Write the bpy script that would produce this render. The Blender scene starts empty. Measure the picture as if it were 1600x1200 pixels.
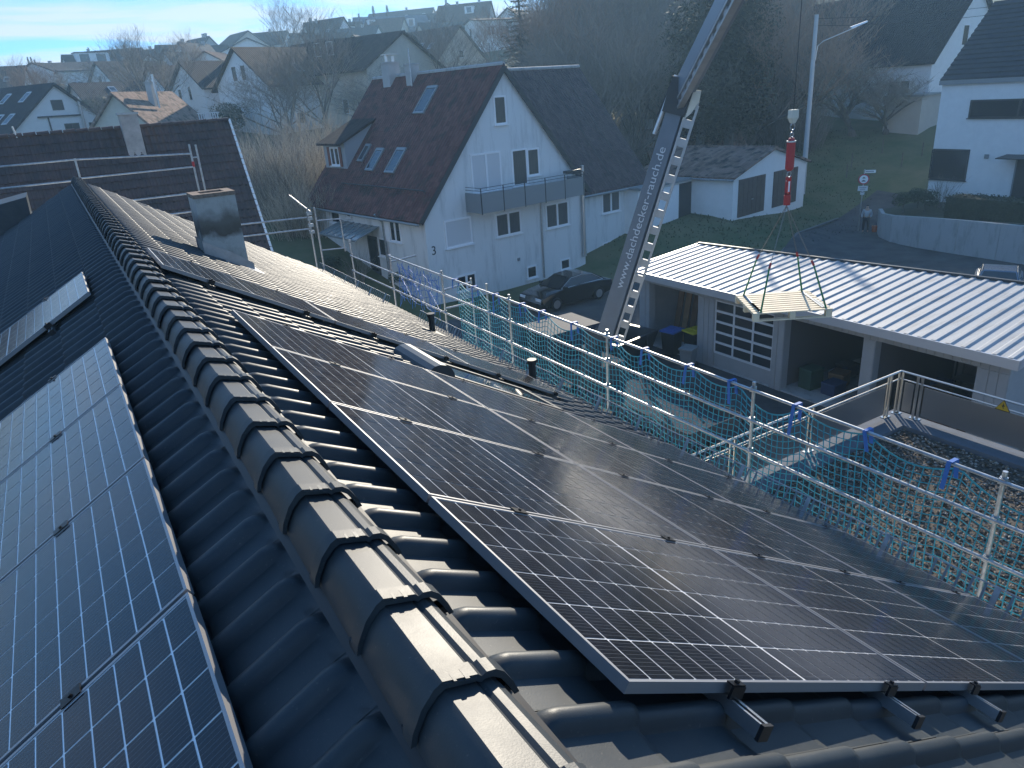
import bpy, math, random
import numpy as np
from mathutils import Vector, Matrix

random.seed(7)
RNG = np.random.default_rng(11)
R = math.radians
S = bpy.context.scene
COL = S.collection

# ------------------------------------------------------------------ camera
F_PX = 1131.505
YAW, PIT, ROL = R(30.28222), R(21.877484), R(-4.0786597)
CAM = np.array([-0.487259, 0.0, 1.138766])
AL = R(29.915324)            # pitch of the tiled roof
_f0 = np.array([math.sin(YAW), math.cos(YAW), 0.0])
_r0 = np.array([math.cos(YAW), -math.sin(YAW), 0.0])
_u0 = np.array([0, 0, 1.0])
FWD = _f0 * math.cos(PIT) - _u0 * math.sin(PIT)
_up = _u0 * math.cos(PIT) + _f0 * math.sin(PIT)
RGT = _r0 * math.cos(ROL) + _up * math.sin(ROL)
UPV = -_r0 * math.sin(ROL) + _up * math.cos(ROL)
cd = bpy.data.cameras.new('camera')
cam = bpy.data.objects.new('camera', cd)
COL.objects.link(cam)
cd.sensor_width = 36.0
cd.lens = 36.0 * F_PX / 1600.0
cd.clip_start = 0.05
cd.clip_end = 3000
M = Matrix(((RGT[0], UPV[0], -FWD[0], CAM[0]), (RGT[1], UPV[1], -FWD[1], CAM[1]),
            (RGT[2], UPV[2], -FWD[2], CAM[2]), (0, 0, 0, 1)))
cam.matrix_world = M
S.camera = cam

# ------------------------------------------------------------------ light
SUN_AZ, SUN_EL = 41.0, 22.3
W = bpy.data.worlds.new('World')
S.world = W
W.use_nodes = True
nt = W.node_tree
nt.nodes.clear()
wo = nt.nodes.new('ShaderNodeOutputWorld')
bg = nt.nodes.new('ShaderNodeBackground')
sky = nt.nodes.new('ShaderNodeTexSky')
sky.sky_type = 'NISHITA'
sky.sun_disc = False
sky.sun_elevation = R(SUN_EL)
sky.sun_rotation = R(SUN_AZ)
sky.air_density = 0.5
sky.dust_density = 0.0
sky.ozone_density = 3.0
bg.inputs['Strength'].default_value = 0.15
# thin streaky clouds over the whole sky, mapped on a flat layer overhead
tc = nt.nodes.new('ShaderNodeTexCoord')
sep = nt.nodes.new('ShaderNodeSeparateXYZ')
nt.links.new(tc.outputs['Generated'], sep.inputs[0])
zz = nt.nodes.new('ShaderNodeMath'); zz.operation = 'MAXIMUM'; zz.inputs[1].default_value = 0.0
nt.links.new(sep.outputs['Z'], zz.inputs[0])
za = nt.nodes.new('ShaderNodeMath'); za.operation = 'ADD'; za.inputs[1].default_value = 0.12
nt.links.new(zz.outputs[0], za.inputs[0])
dx = nt.nodes.new('ShaderNodeMath'); dx.operation = 'DIVIDE'
dy = nt.nodes.new('ShaderNodeMath'); dy.operation = 'DIVIDE'
nt.links.new(sep.outputs['X'], dx.inputs[0]); nt.links.new(za.outputs[0], dx.inputs[1])
nt.links.new(sep.outputs['Y'], dy.inputs[0]); nt.links.new(za.outputs[0], dy.inputs[1])
cmb = nt.nodes.new('ShaderNodeCombineXYZ')
nt.links.new(dx.outputs[0], cmb.inputs[0]); nt.links.new(dy.outputs[0], cmb.inputs[1])
mp = nt.nodes.new('ShaderNodeMapping')
mp.inputs['Rotation'].default_value = (0, 0, R(24))
mp.inputs['Scale'].default_value = (0.5, 1.0, 1)
nt.links.new(cmb.outputs[0], mp.inputs[0])
nz = nt.nodes.new('ShaderNodeTexNoise')
nz.inputs['Scale'].default_value = 1.5
nz.inputs['Detail'].default_value = 7
nz.inputs['Roughness'].default_value = 0.55
nz.inputs['Distortion'].default_value = 0.35
nt.links.new(mp.outputs[0], nz.inputs['Vector'])
cr = nt.nodes.new('ShaderNodeValToRGB')
cr.color_ramp.elements[0].position = 0.43
cr.color_ramp.elements[0].color = (0, 0, 0, 1)
cr.color_ramp.elements[1].position = 0.58
cr.color_ramp.elements[1].color = (1, 1, 1, 1)
nt.links.new(nz.outputs['Fac'], cr.inputs[0])
mx = nt.nodes.new('ShaderNodeMixRGB')
mx.inputs['Color2'].default_value = (2.45, 2.38, 2.26, 1)
cf = nt.nodes.new('ShaderNodeMath'); cf.operation = 'MULTIPLY'; cf.inputs[1].default_value = 0.92
# a thin layer is seen edge-on, and so denser, towards the horizon
thin = nt.nodes.new('ShaderNodeMapRange')
thin.inputs['From Min'].default_value = 0.0; thin.inputs['From Max'].default_value = 0.42
thin.inputs['To Min'].default_value = 1.0; thin.inputs['To Max'].default_value = 0.06
nt.links.new(sep.outputs['Z'], thin.inputs['Value'])
cm_1 = nt.nodes.new('ShaderNodeMath'); cm_1.operation = 'MULTIPLY'
nt.links.new(cr.outputs[0], cm_1.inputs[0]); nt.links.new(thin.outputs[0], cm_1.inputs[1])
nt.links.new(cm_1.outputs[0], cf.inputs[0])
nt.links.new(cf.outputs[0], mx.inputs['Fac'])
wb = nt.nodes.new('ShaderNodeMixRGB'); wb.blend_type = 'MULTIPLY'; wb.inputs['Fac'].default_value = 1.0
wb.inputs['Color2'].default_value = (0.46, 0.84, 1.16, 1)
gam = nt.nodes.new('ShaderNodeGamma'); gam.inputs['Gamma'].default_value = 0.62
nt.links.new(sky.outputs[0], gam.inputs['Color'])
nt.links.new(gam.outputs[0], wb.inputs['Color1'])
nt.links.new(wb.outputs[0], mx.inputs['Color1'])
nt.links.new(mx.outputs[0], bg.inputs['Color'])
nt.links.new(bg.outputs[0], wo.inputs['Surface'])

sl = bpy.data.lights.new('sun', 'SUN')
sl.energy = 2.7
sl.angle = R(0.55)
sl.color = (1.0, 0.90, 0.74)
so = bpy.data.objects.new('sun', sl)
COL.objects.link(so)
_sd = Vector((math.sin(R(SUN_AZ)) * math.cos(R(SUN_EL)), math.cos(R(SUN_AZ)) * math.cos(R(SUN_EL)), math.sin(R(SUN_EL))))
so.rotation_euler = _sd.to_track_quat('Z', 'Y').to_euler()
so.location = (30, 40, 40)

S.view_settings.view_transform = 'Standard'
S.view_settings.look = 'None'
S.view_settings.gamma = 1.0
S.view_settings.exposure = 1.42
S.render.engine = 'CYCLES'
S.cycles.use_denoising = True
S.cycles.max_bounces = 6
S.cycles.diffuse_bounces = 3
S.cycles.glossy_bounces = 3
S.cycles.transmission_bounces = 4
S.cycles.transparent_max_bounces = 12
S.cycles.volume_bounces = 0
S.cycles.sample_clamp_indirect = 6.0
S.cycles.caustics_reflective = False
S.cycles.caustics_refractive = False

# ------------------------------------------------------------------ helpers
HAZE_D = 0.0010
GZ = -8.8                                   # level of the yard below the roof


def at(px, py, d):
    """world point seen at a pixel of the 1600x1200 photograph, d metres away"""
    v = FWD + RGT * (px - 800) / F_PX - UPV * (py - 600) / F_PX
    return CAM + v / np.linalg.norm(v) * d


def rot2(v, a):
    c, s = math.cos(a), math.sin(a)
    return (v[0] * c - v[1] * s, v[0] * s + v[1] * c)


class MB:
    """collects polygons and links them as one mesh object"""
    def __init__(s):
        s.v, s.f, s.m = [], [], []

    def add(s, vs, fs, m=0):
        o = len(s.v)
        s.v.extend([tuple(map(float, p)) for p in vs])
        s.f.extend([tuple(i + o for i in q) for q in fs])
        s.m.extend([m] * len(fs))
        return s

    def box(s, a, b, m=0):
        x0, y0, z0 = a
        x1, y1, z1 = b
        return s.add([(x0, y0, z0), (x1, y0, z0), (x1, y1, z0), (x0, y1, z0), (x0, y0, z1), (x1, y0, z1), (x1, y1, z1), (x0, y1, z1)],
                     [(0, 3, 2, 1), (4, 5, 6, 7), (0, 1, 5, 4), (1, 2, 6, 5), (2, 3, 7, 6), (3, 0, 4, 7)], m)

    def obox(s, c, ax, ay, az, m=0):
        """box from its centre and three half-axis vectors"""
        c, ax, ay, az = (np.asarray(q, float) for q in (c, ax, ay, az))
        vs = [c + i * ax + j * ay + k * az for k in (-1, 1) for i, j in ((-1, -1), (1, -1), (1, 1), (-1, 1))]
        return s.add(vs, [(0, 3, 2, 1), (4, 5, 6, 7), (0, 1, 5, 4), (1, 2, 6, 5), (2, 3, 7, 6), (3, 0, 4, 7)], m)

    def beam(s, p, q, w, h, up=(0, 0, 1), m=0):
        p, q = np.asarray(p, float), np.asarray(q, float)
        d = (q - p) / 2
        L = np.linalg.norm(d)
        x = np.cross(d / L, np.asarray(up, float))
        if np.linalg.norm(x) < 1e-4:
            x = np.array([1.0, 0, 0])
        x /= np.linalg.norm(x)
        z = np.cross(x, d / L)
        return s.obox((p + q) / 2, x * w / 2, d, z * h / 2, m)

    def tube(s, pts, r, n=6, m=0, caps=True):
        pts = [np.asarray(p, float) for p in pts]
        rs = r if isinstance(r, (list, tuple)) else [r] * len(pts)
        vs, fs = [], []
        for i, p in enumerate(pts):
            d = pts[min(i + 1, len(pts) - 1)] - pts[max(i - 1, 0)]
            d = d / (np.linalg.norm(d) + 1e-9)
            a = np.array([0, 0, 1.0]) if abs(d[2]) < 0.9 else np.array([1.0, 0, 0])
            x = np.cross(d, a); x /= np.linalg.norm(x)
            y = np.cross(d, x)
            for k in range(n):
                t = 2 * math.pi * k / n
                vs.append(p + (x * math.cos(t) + y * math.sin(t)) * rs[i])
        for i in range(len(pts) - 1):
            for k in range(n):
                k2 = (k + 1) % n
                fs.append((i * n + k, i * n + k2, (i + 1) * n + k2, (i + 1) * n + k))
        if caps and n > 2:
            fs.append(tuple(range(n - 1, -1, -1)) if False else tuple(range(n)))
            fs.append(tuple((len(pts) - 1) * n + k for k in range(n - 1, -1, -1)))
        return s.add(vs, fs, m)

    def prism(s, poly, off, m=0):
        """closed prism: polygon of 3-D points pushed along off"""
        n = len(poly)
        off = np.asarray(off, float)
        vs = [np.asarray(p, float) for p in poly] + [np.asarray(p, float) + off for p in poly]
        fs = [tuple(range(n - 1, -1, -1)), tuple(range(n, 2 * n))]
        fs += [(i, (i + 1) % n, n + (i + 1) % n, n + i) for i in range(n)]
        return s.add(vs, fs, m)

    def disc(s, c, nrm, r, th, n=20, m=0):
        c, nrm = np.asarray(c, float), np.asarray(nrm, float)
        nrm = nrm / np.linalg.norm(nrm)
        return s.tube([c - nrm * th / 2, c + nrm * th / 2], r, n, m)

    def mesh(s, name, mats, smooth=False):
        me = bpy.data.meshes.new(name)
        me.from_pydata(s.v, [], s.f)
        for q in (mats if isinstance(mats, (list, tuple)) else [mats]):
            me.materials.append(q)
        if isinstance(mats, (list, tuple)) and len(mats) > 1:
            me.polygons.foreach_set('material_index', s.m)
        if smooth:
            me.polygons.foreach_set('use_smooth', [True] * len(me.polygons))
        me.update()
        return me

    def build(s, name, mats, parent=None, world=False, smooth=False, kind=None):
        if world and parent is not None:
            off = np.zeros(3)
            p = parent
            while p is not None:
                off += np.array(p.location)
                p = p.parent
            s.v = [(a - off[0], b - off[1], c - off[2]) for a, b, c in s.v]
        o = bpy.data.objects.new(name, s.mesh(name, mats, smooth))
        COL.objects.link(o)
        if parent is not None:
            o.parent = parent
        if kind:
            o['kind'] = kind
        return o


def smooth_angle(o, deg=40):
    o.data.polygons.foreach_set('use_smooth', [True] * len(o.data.polygons))
    try:
        o.data.set_sharp_from_angle(angle=R(deg))
    except Exception:
        pass
    return o


def tag(o, label=None, cat=None, group=None, kind=None):
    if label: o['label'] = label
    if cat: o['category'] = cat
    if group: o['group'] = group
    if kind: o['kind'] = kind
    return o


def thing(name, label, cat, loc=(0, 0, 0), rz=0.0, group=None):
    o = bpy.data.objects.new(name, None)
    COL.objects.link(o)
    o.empty_display_size = 0.2
    o.location = tuple(map(float, loc))
    o.rotation_euler = (0, 0, rz)
    return tag(o, label, cat, group)


def inst(src, parent=None, loc=None, name=None):
    o = src.copy()
    if name: o.name = name
    COL.objects.link(o)
    o.parent = parent
    if loc is not None: o.location = loc
    return o


def copy_tree(o, parent=None, label=None):
    c = o.copy()
    COL.objects.link(c)
    c.parent = parent
    if label: c['label'] = label
    for ch in list(o.children):
        copy_tree(ch, c)
    return c


# ------------------------------------------------------------------ materials
def mat(name, col, rough=0.7, metal=0.0, spec=0.5, noise=0.0, nscale=6.0, bump=0.0, bscale=40.0, col2=None, coat=0.0, ntwo=None):
    m = bpy.data.materials.new(name)
    m.use_nodes = True
    t = m.node_tree
    b = t.nodes['Principled BSDF']
    b.inputs['Base Color'].default_value = (*col, 1)
    b.inputs['Roughness'].default_value = rough
    b.inputs['Metallic'].default_value = metal
    b.inputs['Specular IOR Level'].default_value = spec
    if coat:
        b.inputs['Coat Weight'].default_value = coat
        b.inputs['Coat Roughness'].default_value = 0.06
    c = t.nodes.new('ShaderNodeTexCoord')
    if noise or col2:
        n = t.nodes.new('ShaderNodeTexNoise')
        n.inputs['Scale'].default_value = nscale
        n.inputs['Detail'].default_value = 6
        n.inputs['Roughness'].default_value = 0.65
        t.links.new(c.outputs['Object'], n.inputs['Vector'])
        rp = t.nodes.new('ShaderNodeValToRGB')
        rp.color_ramp.elements[0].position = 0.3
        rp.color_ramp.elements[1].position = 0.7
        c2 = col2 if col2 else tuple(min(1, q * (1 + noise)) for q in col)
        c1 = col if col2 else tuple(q * (1 - noise) for q in col)
        rp.color_ramp.elements[0].color = (*c1, 1)
        rp.color_ramp.elements[1].color = (*c2, 1)
        t.links.new(n.outputs['Fac'], rp.inputs[0])
        t.links.new(rp.outputs[0], b.inputs['Base Color'])
    if bump:
        n2 = t.nodes.new('ShaderNodeTexNoise')
        n2.inputs['Scale'].default_value = bscale
        n2.inputs['Detail'].default_value = 4
        t.links.new(c.outputs['Object'], n2.inputs['Vector'])
        bp = t.nodes.new('ShaderNodeBump')
        bp.inputs['Strength'].default_value = bump
        bp.inputs['Distance'].default_value = 0.01
        t.links.new(n2.outputs['Fac'], bp.inputs['Height'])
        t.links.new(bp.outputs[0], b.inputs['Normal'])
    return m


def roof_mat(name, c1, c2, axis='Y', tw=0.24, rowz=0.22, moss=None, rough=0.7, bump=1.0):
    """tiled roof far away: rolls along the ridge, rows by height, each tile its own tone"""
    m = mat(name, c1, 0.85, spec=0.18)
    t = m.node_tree
    b = t.nodes['Principled BSDF']
    c = t.nodes.new('ShaderNodeTexCoord')
    sp = t.nodes.new('ShaderNodeSeparateXYZ')
    t.links.new(c.outputs['Object'], sp.inputs[0])

    def mth(op, a, bv=None):
        n = t.nodes.new('ShaderNodeMath'); n.operation = op
        if isinstance(a, (int, float)): n.inputs[0].default_value = a
        else: t.links.new(a, n.inputs[0])
        if bv is not None:
            if isinstance(bv, (int, float)): n.inputs[1].default_value = bv
            else: t.links.new(bv, n.inputs[1])
        return n.outputs[0]
    u = mth('DIVIDE', sp.outputs[axis], tw)
    v = mth('DIVIDE', sp.outputs['Z'], rowz)
    fu, fv = mth('FLOOR', u), mth('FLOOR', v)
    cb = t.nodes.new('ShaderNodeCombineXYZ')
    t.links.new(fu, cb.inputs[0]); t.links.new(fv, cb.inputs[1])
    wn = t.nodes.new('ShaderNodeTexWhiteNoise'); wn.noise_dimensions = '2D'
    t.links.new(cb.outputs[0], wn.inputs['Vector'])
    ns = t.nodes.new('ShaderNodeTexNoise'); ns.inputs['Scale'].default_value = 0.6; ns.inputs['Detail'].default_value = 5
    t.links.new(c.outputs['Object'], ns.inputs['Vector'])
    mixv = mth('ADD', mth('MULTIPLY', wn.outputs['Value'], 0.55), mth('MULTIPLY', ns.outputs['Fac'], 0.5))
    rp = t.nodes.new('ShaderNodeValToRGB')
    rp.color_ramp.elements[0].color = (*c1, 1); rp.color_ramp.elements[0].position = 0.2
    rp.color_ramp.elements[1].color = (*c2, 1); rp.color_ramp.elements[1].position = 0.85
    t.links.new(mixv, rp.inputs[0])
    last = rp.outputs[0]
    if moss:
        n3 = t.nodes.new('ShaderNodeTexNoise'); n3.inputs['Scale'].default_value = 1.7; n3.inputs['Detail'].default_value = 8
        t.links.new(c.outputs['Object'], n3.inputs['Vector'])
        r3 = t.nodes.new('ShaderNodeValToRGB'); r3.color_ramp.elements[0].position = 0.52; r3.color_ramp.elements[1].position = 0.66
        t.links.new(n3.outputs['Fac'], r3.inputs[0])
        mm = t.nodes.new('ShaderNodeMixRGB'); mm.inputs['Color2'].default_value = (*moss, 1)
        t.links.new(r3.outputs[0], mm.inputs['Fac']); t.links.new(last, mm.inputs['Color1'])
        last = mm.outputs[0]
    t.links.new(last, b.inputs['Base Color'])
    roll = mth('SINE', mth('MULTIPLY', u, 2 * math.pi))
    saw = mth('SUBTRACT', 1.0, mth('FRACT', v))
    h = mth('ADD', mth('MULTIPLY', roll, 0.35), saw)
    bp = t.nodes.new('ShaderNodeBump'); bp.inputs['Strength'].default_value = bump; bp.inputs['Distance'].default_value = 0.07
    t.links.new(h, bp.inputs['Height']); t.links.new(bp.outputs[0], b.inputs['Normal'])
    return m


def stained(name, col, streak, amount=0.5, scale=(1.4, 1.4, 0.25), rough=0.85):
    """render wall with rain streaks running down"""
    m = mat(name, col, rough)
    t = m.node_tree
    b = t.nodes['Principled BSDF']
    c = t.nodes.new('ShaderNodeTexCoord')
    mpn = t.nodes.new('ShaderNodeMapping'); mpn.inputs['Scale'].default_value = scale
    t.links.new(c.outputs['Object'], mpn.inputs[0])
    n = t.nodes.new('ShaderNodeTexNoise'); n.inputs['Scale'].default_value = 2.2; n.inputs['Detail'].default_value = 7; n.inputs['Roughness'].default_value = 0.7
    t.links.new(mpn.outputs[0], n.inputs['Vector'])
    r = t.nodes.new('ShaderNodeValToRGB'); r.color_ramp.elements[0].position = 0.5; r.color_ramp.elements[1].position = 0.78
    t.links.new(n.outputs['Fac'], r.inputs[0])
    a = t.nodes.new('ShaderNodeMath'); a.operation = 'MULTIPLY'; a.inputs[1].default_value = amount
    t.links.new(r.outputs[0], a.inputs[0])
    mixn = t.nodes.new('ShaderNodeMixRGB')
    mixn.inputs['Color1'].default_value = (*col, 1); mixn.inputs['Color2'].default_value = (*streak, 1)
    t.links.new(a.outputs[0], mixn.inputs['Fac'])
    t.links.new(mixn.outputs[0], b.inputs['Base Color'])
    return m


MT = {}
MT['tile'] = mat('glazed_tile', (0.046, 0.050, 0.054), 0.45, noise=0.16, nscale=9, bump=0.06, bscale=220, spec=0.32)
_t = MT['tile'].node_tree; _b = _t.nodes['Principled BSDF']
_g = _t.nodes.new('ShaderNodeNewGeometry'); _oi = _t.nodes.new('ShaderNodeObjectInfo')
_n1 = _t.nodes.new('ShaderNodeTexNoise'); _n1.inputs['Scale'].default_value = 3.2; _n1.inputs['Detail'].default_value = 8; _n1.inputs['Roughness'].default_value = 0.7
_n2 = _t.nodes.new('ShaderNodeTexNoise'); _n2.inputs['Scale'].default_value = 95; _n2.inputs['Detail'].default_value = 3
_t.links.new(_g.outputs['Position'], _n1.inputs['Vector']); _t.links.new(_g.outputs['Position'], _n2.inputs['Vector'])
_r1 = _t.nodes.new('ShaderNodeValToRGB'); _r1.color_ramp.elements[0].position = 0.38; _r1.color_ramp.elements[0].color = (0.032, 0.041, 0.048, 1); _r1.color_ramp.elements[1].position = 0.72; _r1.color_ramp.elements[1].color = (0.056, 0.062, 0.064, 1)
_t.links.new(_n1.outputs['Fac'], _r1.inputs[0])
_r2 = _t.nodes.new('ShaderNodeValToRGB'); _r2.color_ramp.elements[0].position = 0.66; _r2.color_ramp.elements[0].color = (0, 0, 0, 1); _r2.color_ramp.elements[1].position = 0.74; _r2.color_ramp.elements[1].color = (0.35, 0.35, 0.35, 1)
_t.links.new(_n2.outputs['Fac'], _r2.inputs[0])
_m1 = _t.nodes.new('ShaderNodeMixRGB'); _m1.inputs['Color2'].default_value = (0.16, 0.15, 0.13, 1); _t.links.new(_r2.outputs[0], _m1.inputs['Fac']); _t.links.new(_r1.outputs[0], _m1.inputs['Color1'])
_hs = _t.nodes.new('ShaderNodeHueSaturation'); _mr = _t.nodes.new('ShaderNodeMapRange'); _mr.inputs['To Min'].default_value = 0.84; _mr.inputs['To Max'].default_value = 1.16
_t.links.new(_oi.outputs['Random'], _mr.inputs['Value']); _t.links.new(_mr.outputs[0], _hs.inputs['Value']); _t.links.new(_m1.outputs[0], _hs.inputs['Color']); _t.links.new(_hs.outputs[0], _b.inputs['Base Color'])
_mr2 = _t.nodes.new('ShaderNodeMapRange'); _mr2.inputs['To Min'].default_value = 0.36; _mr2.inputs['To Max'].default_value = 0.58
_t.links.new(_n1.outputs['Fac'], _mr2.inputs['Value']); _t.links.new(_mr2.outputs[0], _b.inputs['Roughness'])
MT['black'] = mat('black_plastic', (0.012, 0.012, 0.014), 0.5)
MT['alu'] = mat('aluminium', (0.62, 0.62, 0.62), 0.38, 1.0)
MT['galv'] = mat('galvanised_steel', (0.46, 0.47, 0.48), 0.42, 0.9, noise=0.25, nscale=12)
MT['darkalu'] = mat('black_anodised', (0.02, 0.02, 0.022), 0.32, 0.6)
MT['frame'] = mat('panel_frame', (0.34, 0.34, 0.35), 0.38, 0.5)
MT['white_wall'] = stained('white_render', (0.76, 0.77, 0.76), (0.40, 0.41, 0.40), 0.75, (0.9, 0.9, 0.16))
MT['white_plain'] = mat('white_render_clean', (0.86, 0.86, 0.84), 0.85, noise=0.04, nscale=2)
MT['cream'] = mat('cream_render', (0.66, 0.60, 0.50), 0.85, noise=0.08, nscale=1.5)
MT['greywall'] = mat('grey_render', (0.45, 0.45, 0.44), 0.85, noise=0.1, nscale=2)
MT['pvc'] = mat('white_window_frame', (0.9, 0.9, 0.9), 0.4)
MT['glass'] = mat('window_glass', (0.03, 0.035, 0.04), 0.06, spec=0.8)
_cg = mat('curtained_glass', (0.10, 0.105, 0.11), 0.12, spec=0.7)
_t = _cg.node_tree; _w = _t.nodes.new('ShaderNodeTexWave'); _w.inputs['Scale'].default_value = 4.2; _w.inputs['Distortion'].default_value = 2.5; _w.inputs['Detail'].default_value = 3
_c = _t.nodes.new('ShaderNodeTexCoord'); _mp = _t.nodes.new('ShaderNodeMapping'); _mp.inputs['Scale'].default_value = (1, 1, 0.12)
_t.links.new(_c.outputs['Object'], _mp.inputs[0]); _t.links.new(_mp.outputs[0], _w.inputs['Vector'])
_r = _t.nodes.new('ShaderNodeValToRGB'); _r.color_ramp.elements[0].color = (0.035, 0.038, 0.042, 1); _r.color_ramp.elements[1].color = (0.17, 0.17, 0.165, 1)
_t.links.new(_w.outputs['Fac'], _r.inputs[0]); _t.links.new(_r.outputs[0], _t.nodes['Principled BSDF'].inputs['Base Color'])
MT['cglass'] = _cg
MT['skyglass'] = mat('roof_window_glass', (0.04, 0.05, 0.06), 0.04, spec=1.0)
MT['shutter'] = mat('roller_shutter', (0.66, 0.67, 0.68), 0.6)
MT['greymetal'] = mat('grey_metal', (0.28, 0.30, 0.31), 0.45, 0.3)
MT['matte'] = mat('matte_dark_steel', (0.10, 0.105, 0.11), 0.95, 0.0, 0.05)
MT['darkmetal'] = mat('dark_metal', (0.06, 0.065, 0.07), 0.45, 0.4)
MT['concrete'] = stained('concrete', (0.45, 0.45, 0.44), (0.16, 0.16, 0.15), 0.8, (1.2, 1.2, 0.3))
MT['wood'] = mat('pallet_wood', (0.74, 0.62, 0.44), 0.7, noise=0.15, nscale=5)
MT['browndoor'] = mat('brown_door', (0.12, 0.095, 0.08), 0.6, noise=0.15, nscale=3)
MT['red'] = mat('red_paint', (0.45, 0.04, 0.04), 0.4)
MT['green_strap'] = mat('green_strap', (0.03, 0.22, 0.08), 0.7)
MT['net'] = mat('blue_net', (0.03, 0.33, 0.42), 0.6)
MT['strap_blue'] = mat('blue_strap', (0.03, 0.16, 0.50), 0.6)
MT['asphalt'] = mat('asphalt', (0.042, 0.043, 0.045), 0.9, col2=(0.115, 0.112, 0.108), nscale=0.7, bump=0.3, bscale=90)
MT['bark'] = mat('bark', (0.13, 0.12, 0.105), 0.9, noise=0.3, nscale=5)
MT['twig'] = mat('twig', (0.25, 0.22, 0.185), 0.8, noise=0.3, nscale=3)
MT['twig_red'] = mat('russet_twig', (0.33, 0.23, 0.17), 0.8, noise=0.3, nscale=3)
MT['twig_pale'] = mat('pale_twig', (0.50, 0.43, 0.33), 0.5, noise=0.3, nscale=3)
MT['needle'] = mat('conifer_needles', (0.03, 0.052, 0.028), 0.7, noise=0.4, nscale=1.2)
MT['ivy'] = mat('ivy_leaf', (0.035, 0.045, 0.026), 0.7, col2=(0.075, 0.07, 0.045), nscale=0.8)
MT['leaf'] = mat('evergreen_leaf', (0.04, 0.065, 0.03), 0.6, noise=0.4, nscale=2)
MT['hedge'] = mat('hedge_leaf', (0.03, 0.042, 0.02), 0.7, noise=0.4, nscale=2)
MT['rail_white'] = mat('stainless_steel', (0.62, 0.61, 0.58), 0.3, 1.0)
# ------------------------------------------------------------------ terrain
PROF = {
    -40: ([0, 30, 40, 48, 70, 100, 130, 200, 245, 300, 345], [-8.8, -8.8, -7.2, -5.6, -3.2, -0.5, 2.2, 6, 7, 5, 0]),
    14: ([0, 33, 40, 47, 70, 100, 130, 200, 245, 300, 345], [-8.8, -8.8, -7.2, -5.7, -3.2, -0.3, 3.0, 13, 18, 16, 6]),
    30: ([0, 41, 48, 56, 70, 100, 130, 200, 270, 320, 345], [-8.8, -8.8, -8.0, -6.8, -4.6, 0.0, 4.5, 16, 25, 23, 8]),
    45: ([0, 41, 46, 60, 75, 100, 130, 200, 270, 320, 345], [-8.8, -8.8, -7.35, -6.5, -4.0, 0.0, 6.0, 20, 30, 28, 10]),
    57: ([0, 54, 62, 74, 100, 130, 200, 270, 320, 345], [-8.8, -8.8, -7.5, -4.1, -1.8, 3.0, 16, 28, 28, 10]),
    110: ([0, 54, 62, 75, 100, 130, 200, 270, 320, 345], [-8.8, -8.8, -7.8, -6.0, -4, 0.0, 8, 16, 16, 6]),
    190: ([0, 60, 100, 200, 300, 345], [-8.8, -8.8, -9.5, -12, -14, -14]),
    320: ([0, 30, 40, 48, 70, 100, 130, 200, 245, 300, 345], [-8.8, -8.8, -7.2, -5.6, -3.2, -0.5, 2.2, 6, 7, 5, 0]),
}
_pk = sorted(PROF)


def elev(x, y):
    d = math.hypot(x, y)
    az = math.degrees(math.atan2(x, y))
    if az < -40: az += 360
    for i in range(len(_pk) - 1):
        if _pk[i] <= az <= _pk[i + 1]:
            a, b = _pk[i], _pk[i + 1]
            t = (az - a) / (b - a)
            t = t * t * (3 - 2 * t)
            return float(np.interp(d, *PROF[a]) * (1 - t) + np.interp(d, *PROF[b]) * t)
    return GZ


def ground(px, py, lift=0.0):
    """terrain point seen at a pixel"""
    v = FWD + RGT * (px - 800) / F_PX - UPV * (py - 600) / F_PX
    v = v / np.linalg.norm(v)
    t = 5.0
    while t < 900:
        p = CAM + v * t
        if p[2] <= elev(p[0], p[1]) + lift: return p
        t += 0.25
    return CAM + v * t


g = MB()
radii = [0] + list(np.linspace(6, 66, 41)) + list(np.linspace(69, 150, 28)) + list(np.geomspace(156, 345, 12))
angs = [math.radians(a) for a in np.arange(0, 360, 2.0)]
vs = [(0, 0, GZ)]
for r_ in radii[1:]:
    for a_ in angs:
        x, y = r_ * math.sin(a_), r_ * math.cos(a_)
        vs.append((x, y, elev(x, y)))
nA = len(angs)
fs = [(0, 1 + (k + 1) % nA, 1 + k) for k in range(nA)]
for i in range(len(radii) - 2):
    for k in range(nA):
        k2 = (k + 1) % nA
        a0, a1 = 1 + i * nA + k, 1 + i * nA + k2
        fs.append((a0, a1, a1 + nA, a0 + nA))
g.add(vs, fs)
gm = mat('meadow', (0.06, 0.098, 0.034), 0.95, col2=(0.165, 0.155, 0.08), nscale=0.35, bump=0.9, bscale=14)
go = g.build('ground', gm, smooth=True)
go['kind'] = 'structure'


def strip(name, left, right, m, lift=0.03, n=40, kind='structure'):
    """a road sheet lofted between two lines and laid on the terrain"""
    def res(line, n):
        line = [np.array(p[:2], float) for p in line]
        L = [0]
        for a, b in zip(line, line[1:]): L.append(L[-1] + np.linalg.norm(b - a))
        ts = np.linspace(0, L[-1], n)
        return [np.array([np.interp(t, L, [p[0] for p in line]), np.interp(t, L, [p[1] for p in line])]) for t in ts]
    A, B = res(left, n), res(right, n)
    b = MB()
    w = 12
    vs = []
    for p, q in zip(A, B):
        for k in range(w + 1):
            c = p + (q - p) * k / w
            vs.append((c[0], c[1], elev(c[0], c[1]) + lift))
    fs = [(i * (w + 1) + k, i * (w + 1) + k + 1, (i + 1) * (w + 1) + k + 1, (i + 1) * (w + 1) + k) for i in range(n - 1) for k in range(w)]
    b.add(vs, fs)
    o = b.build(name, m, smooth=True)
    o['kind'] = kind
    return o


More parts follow.
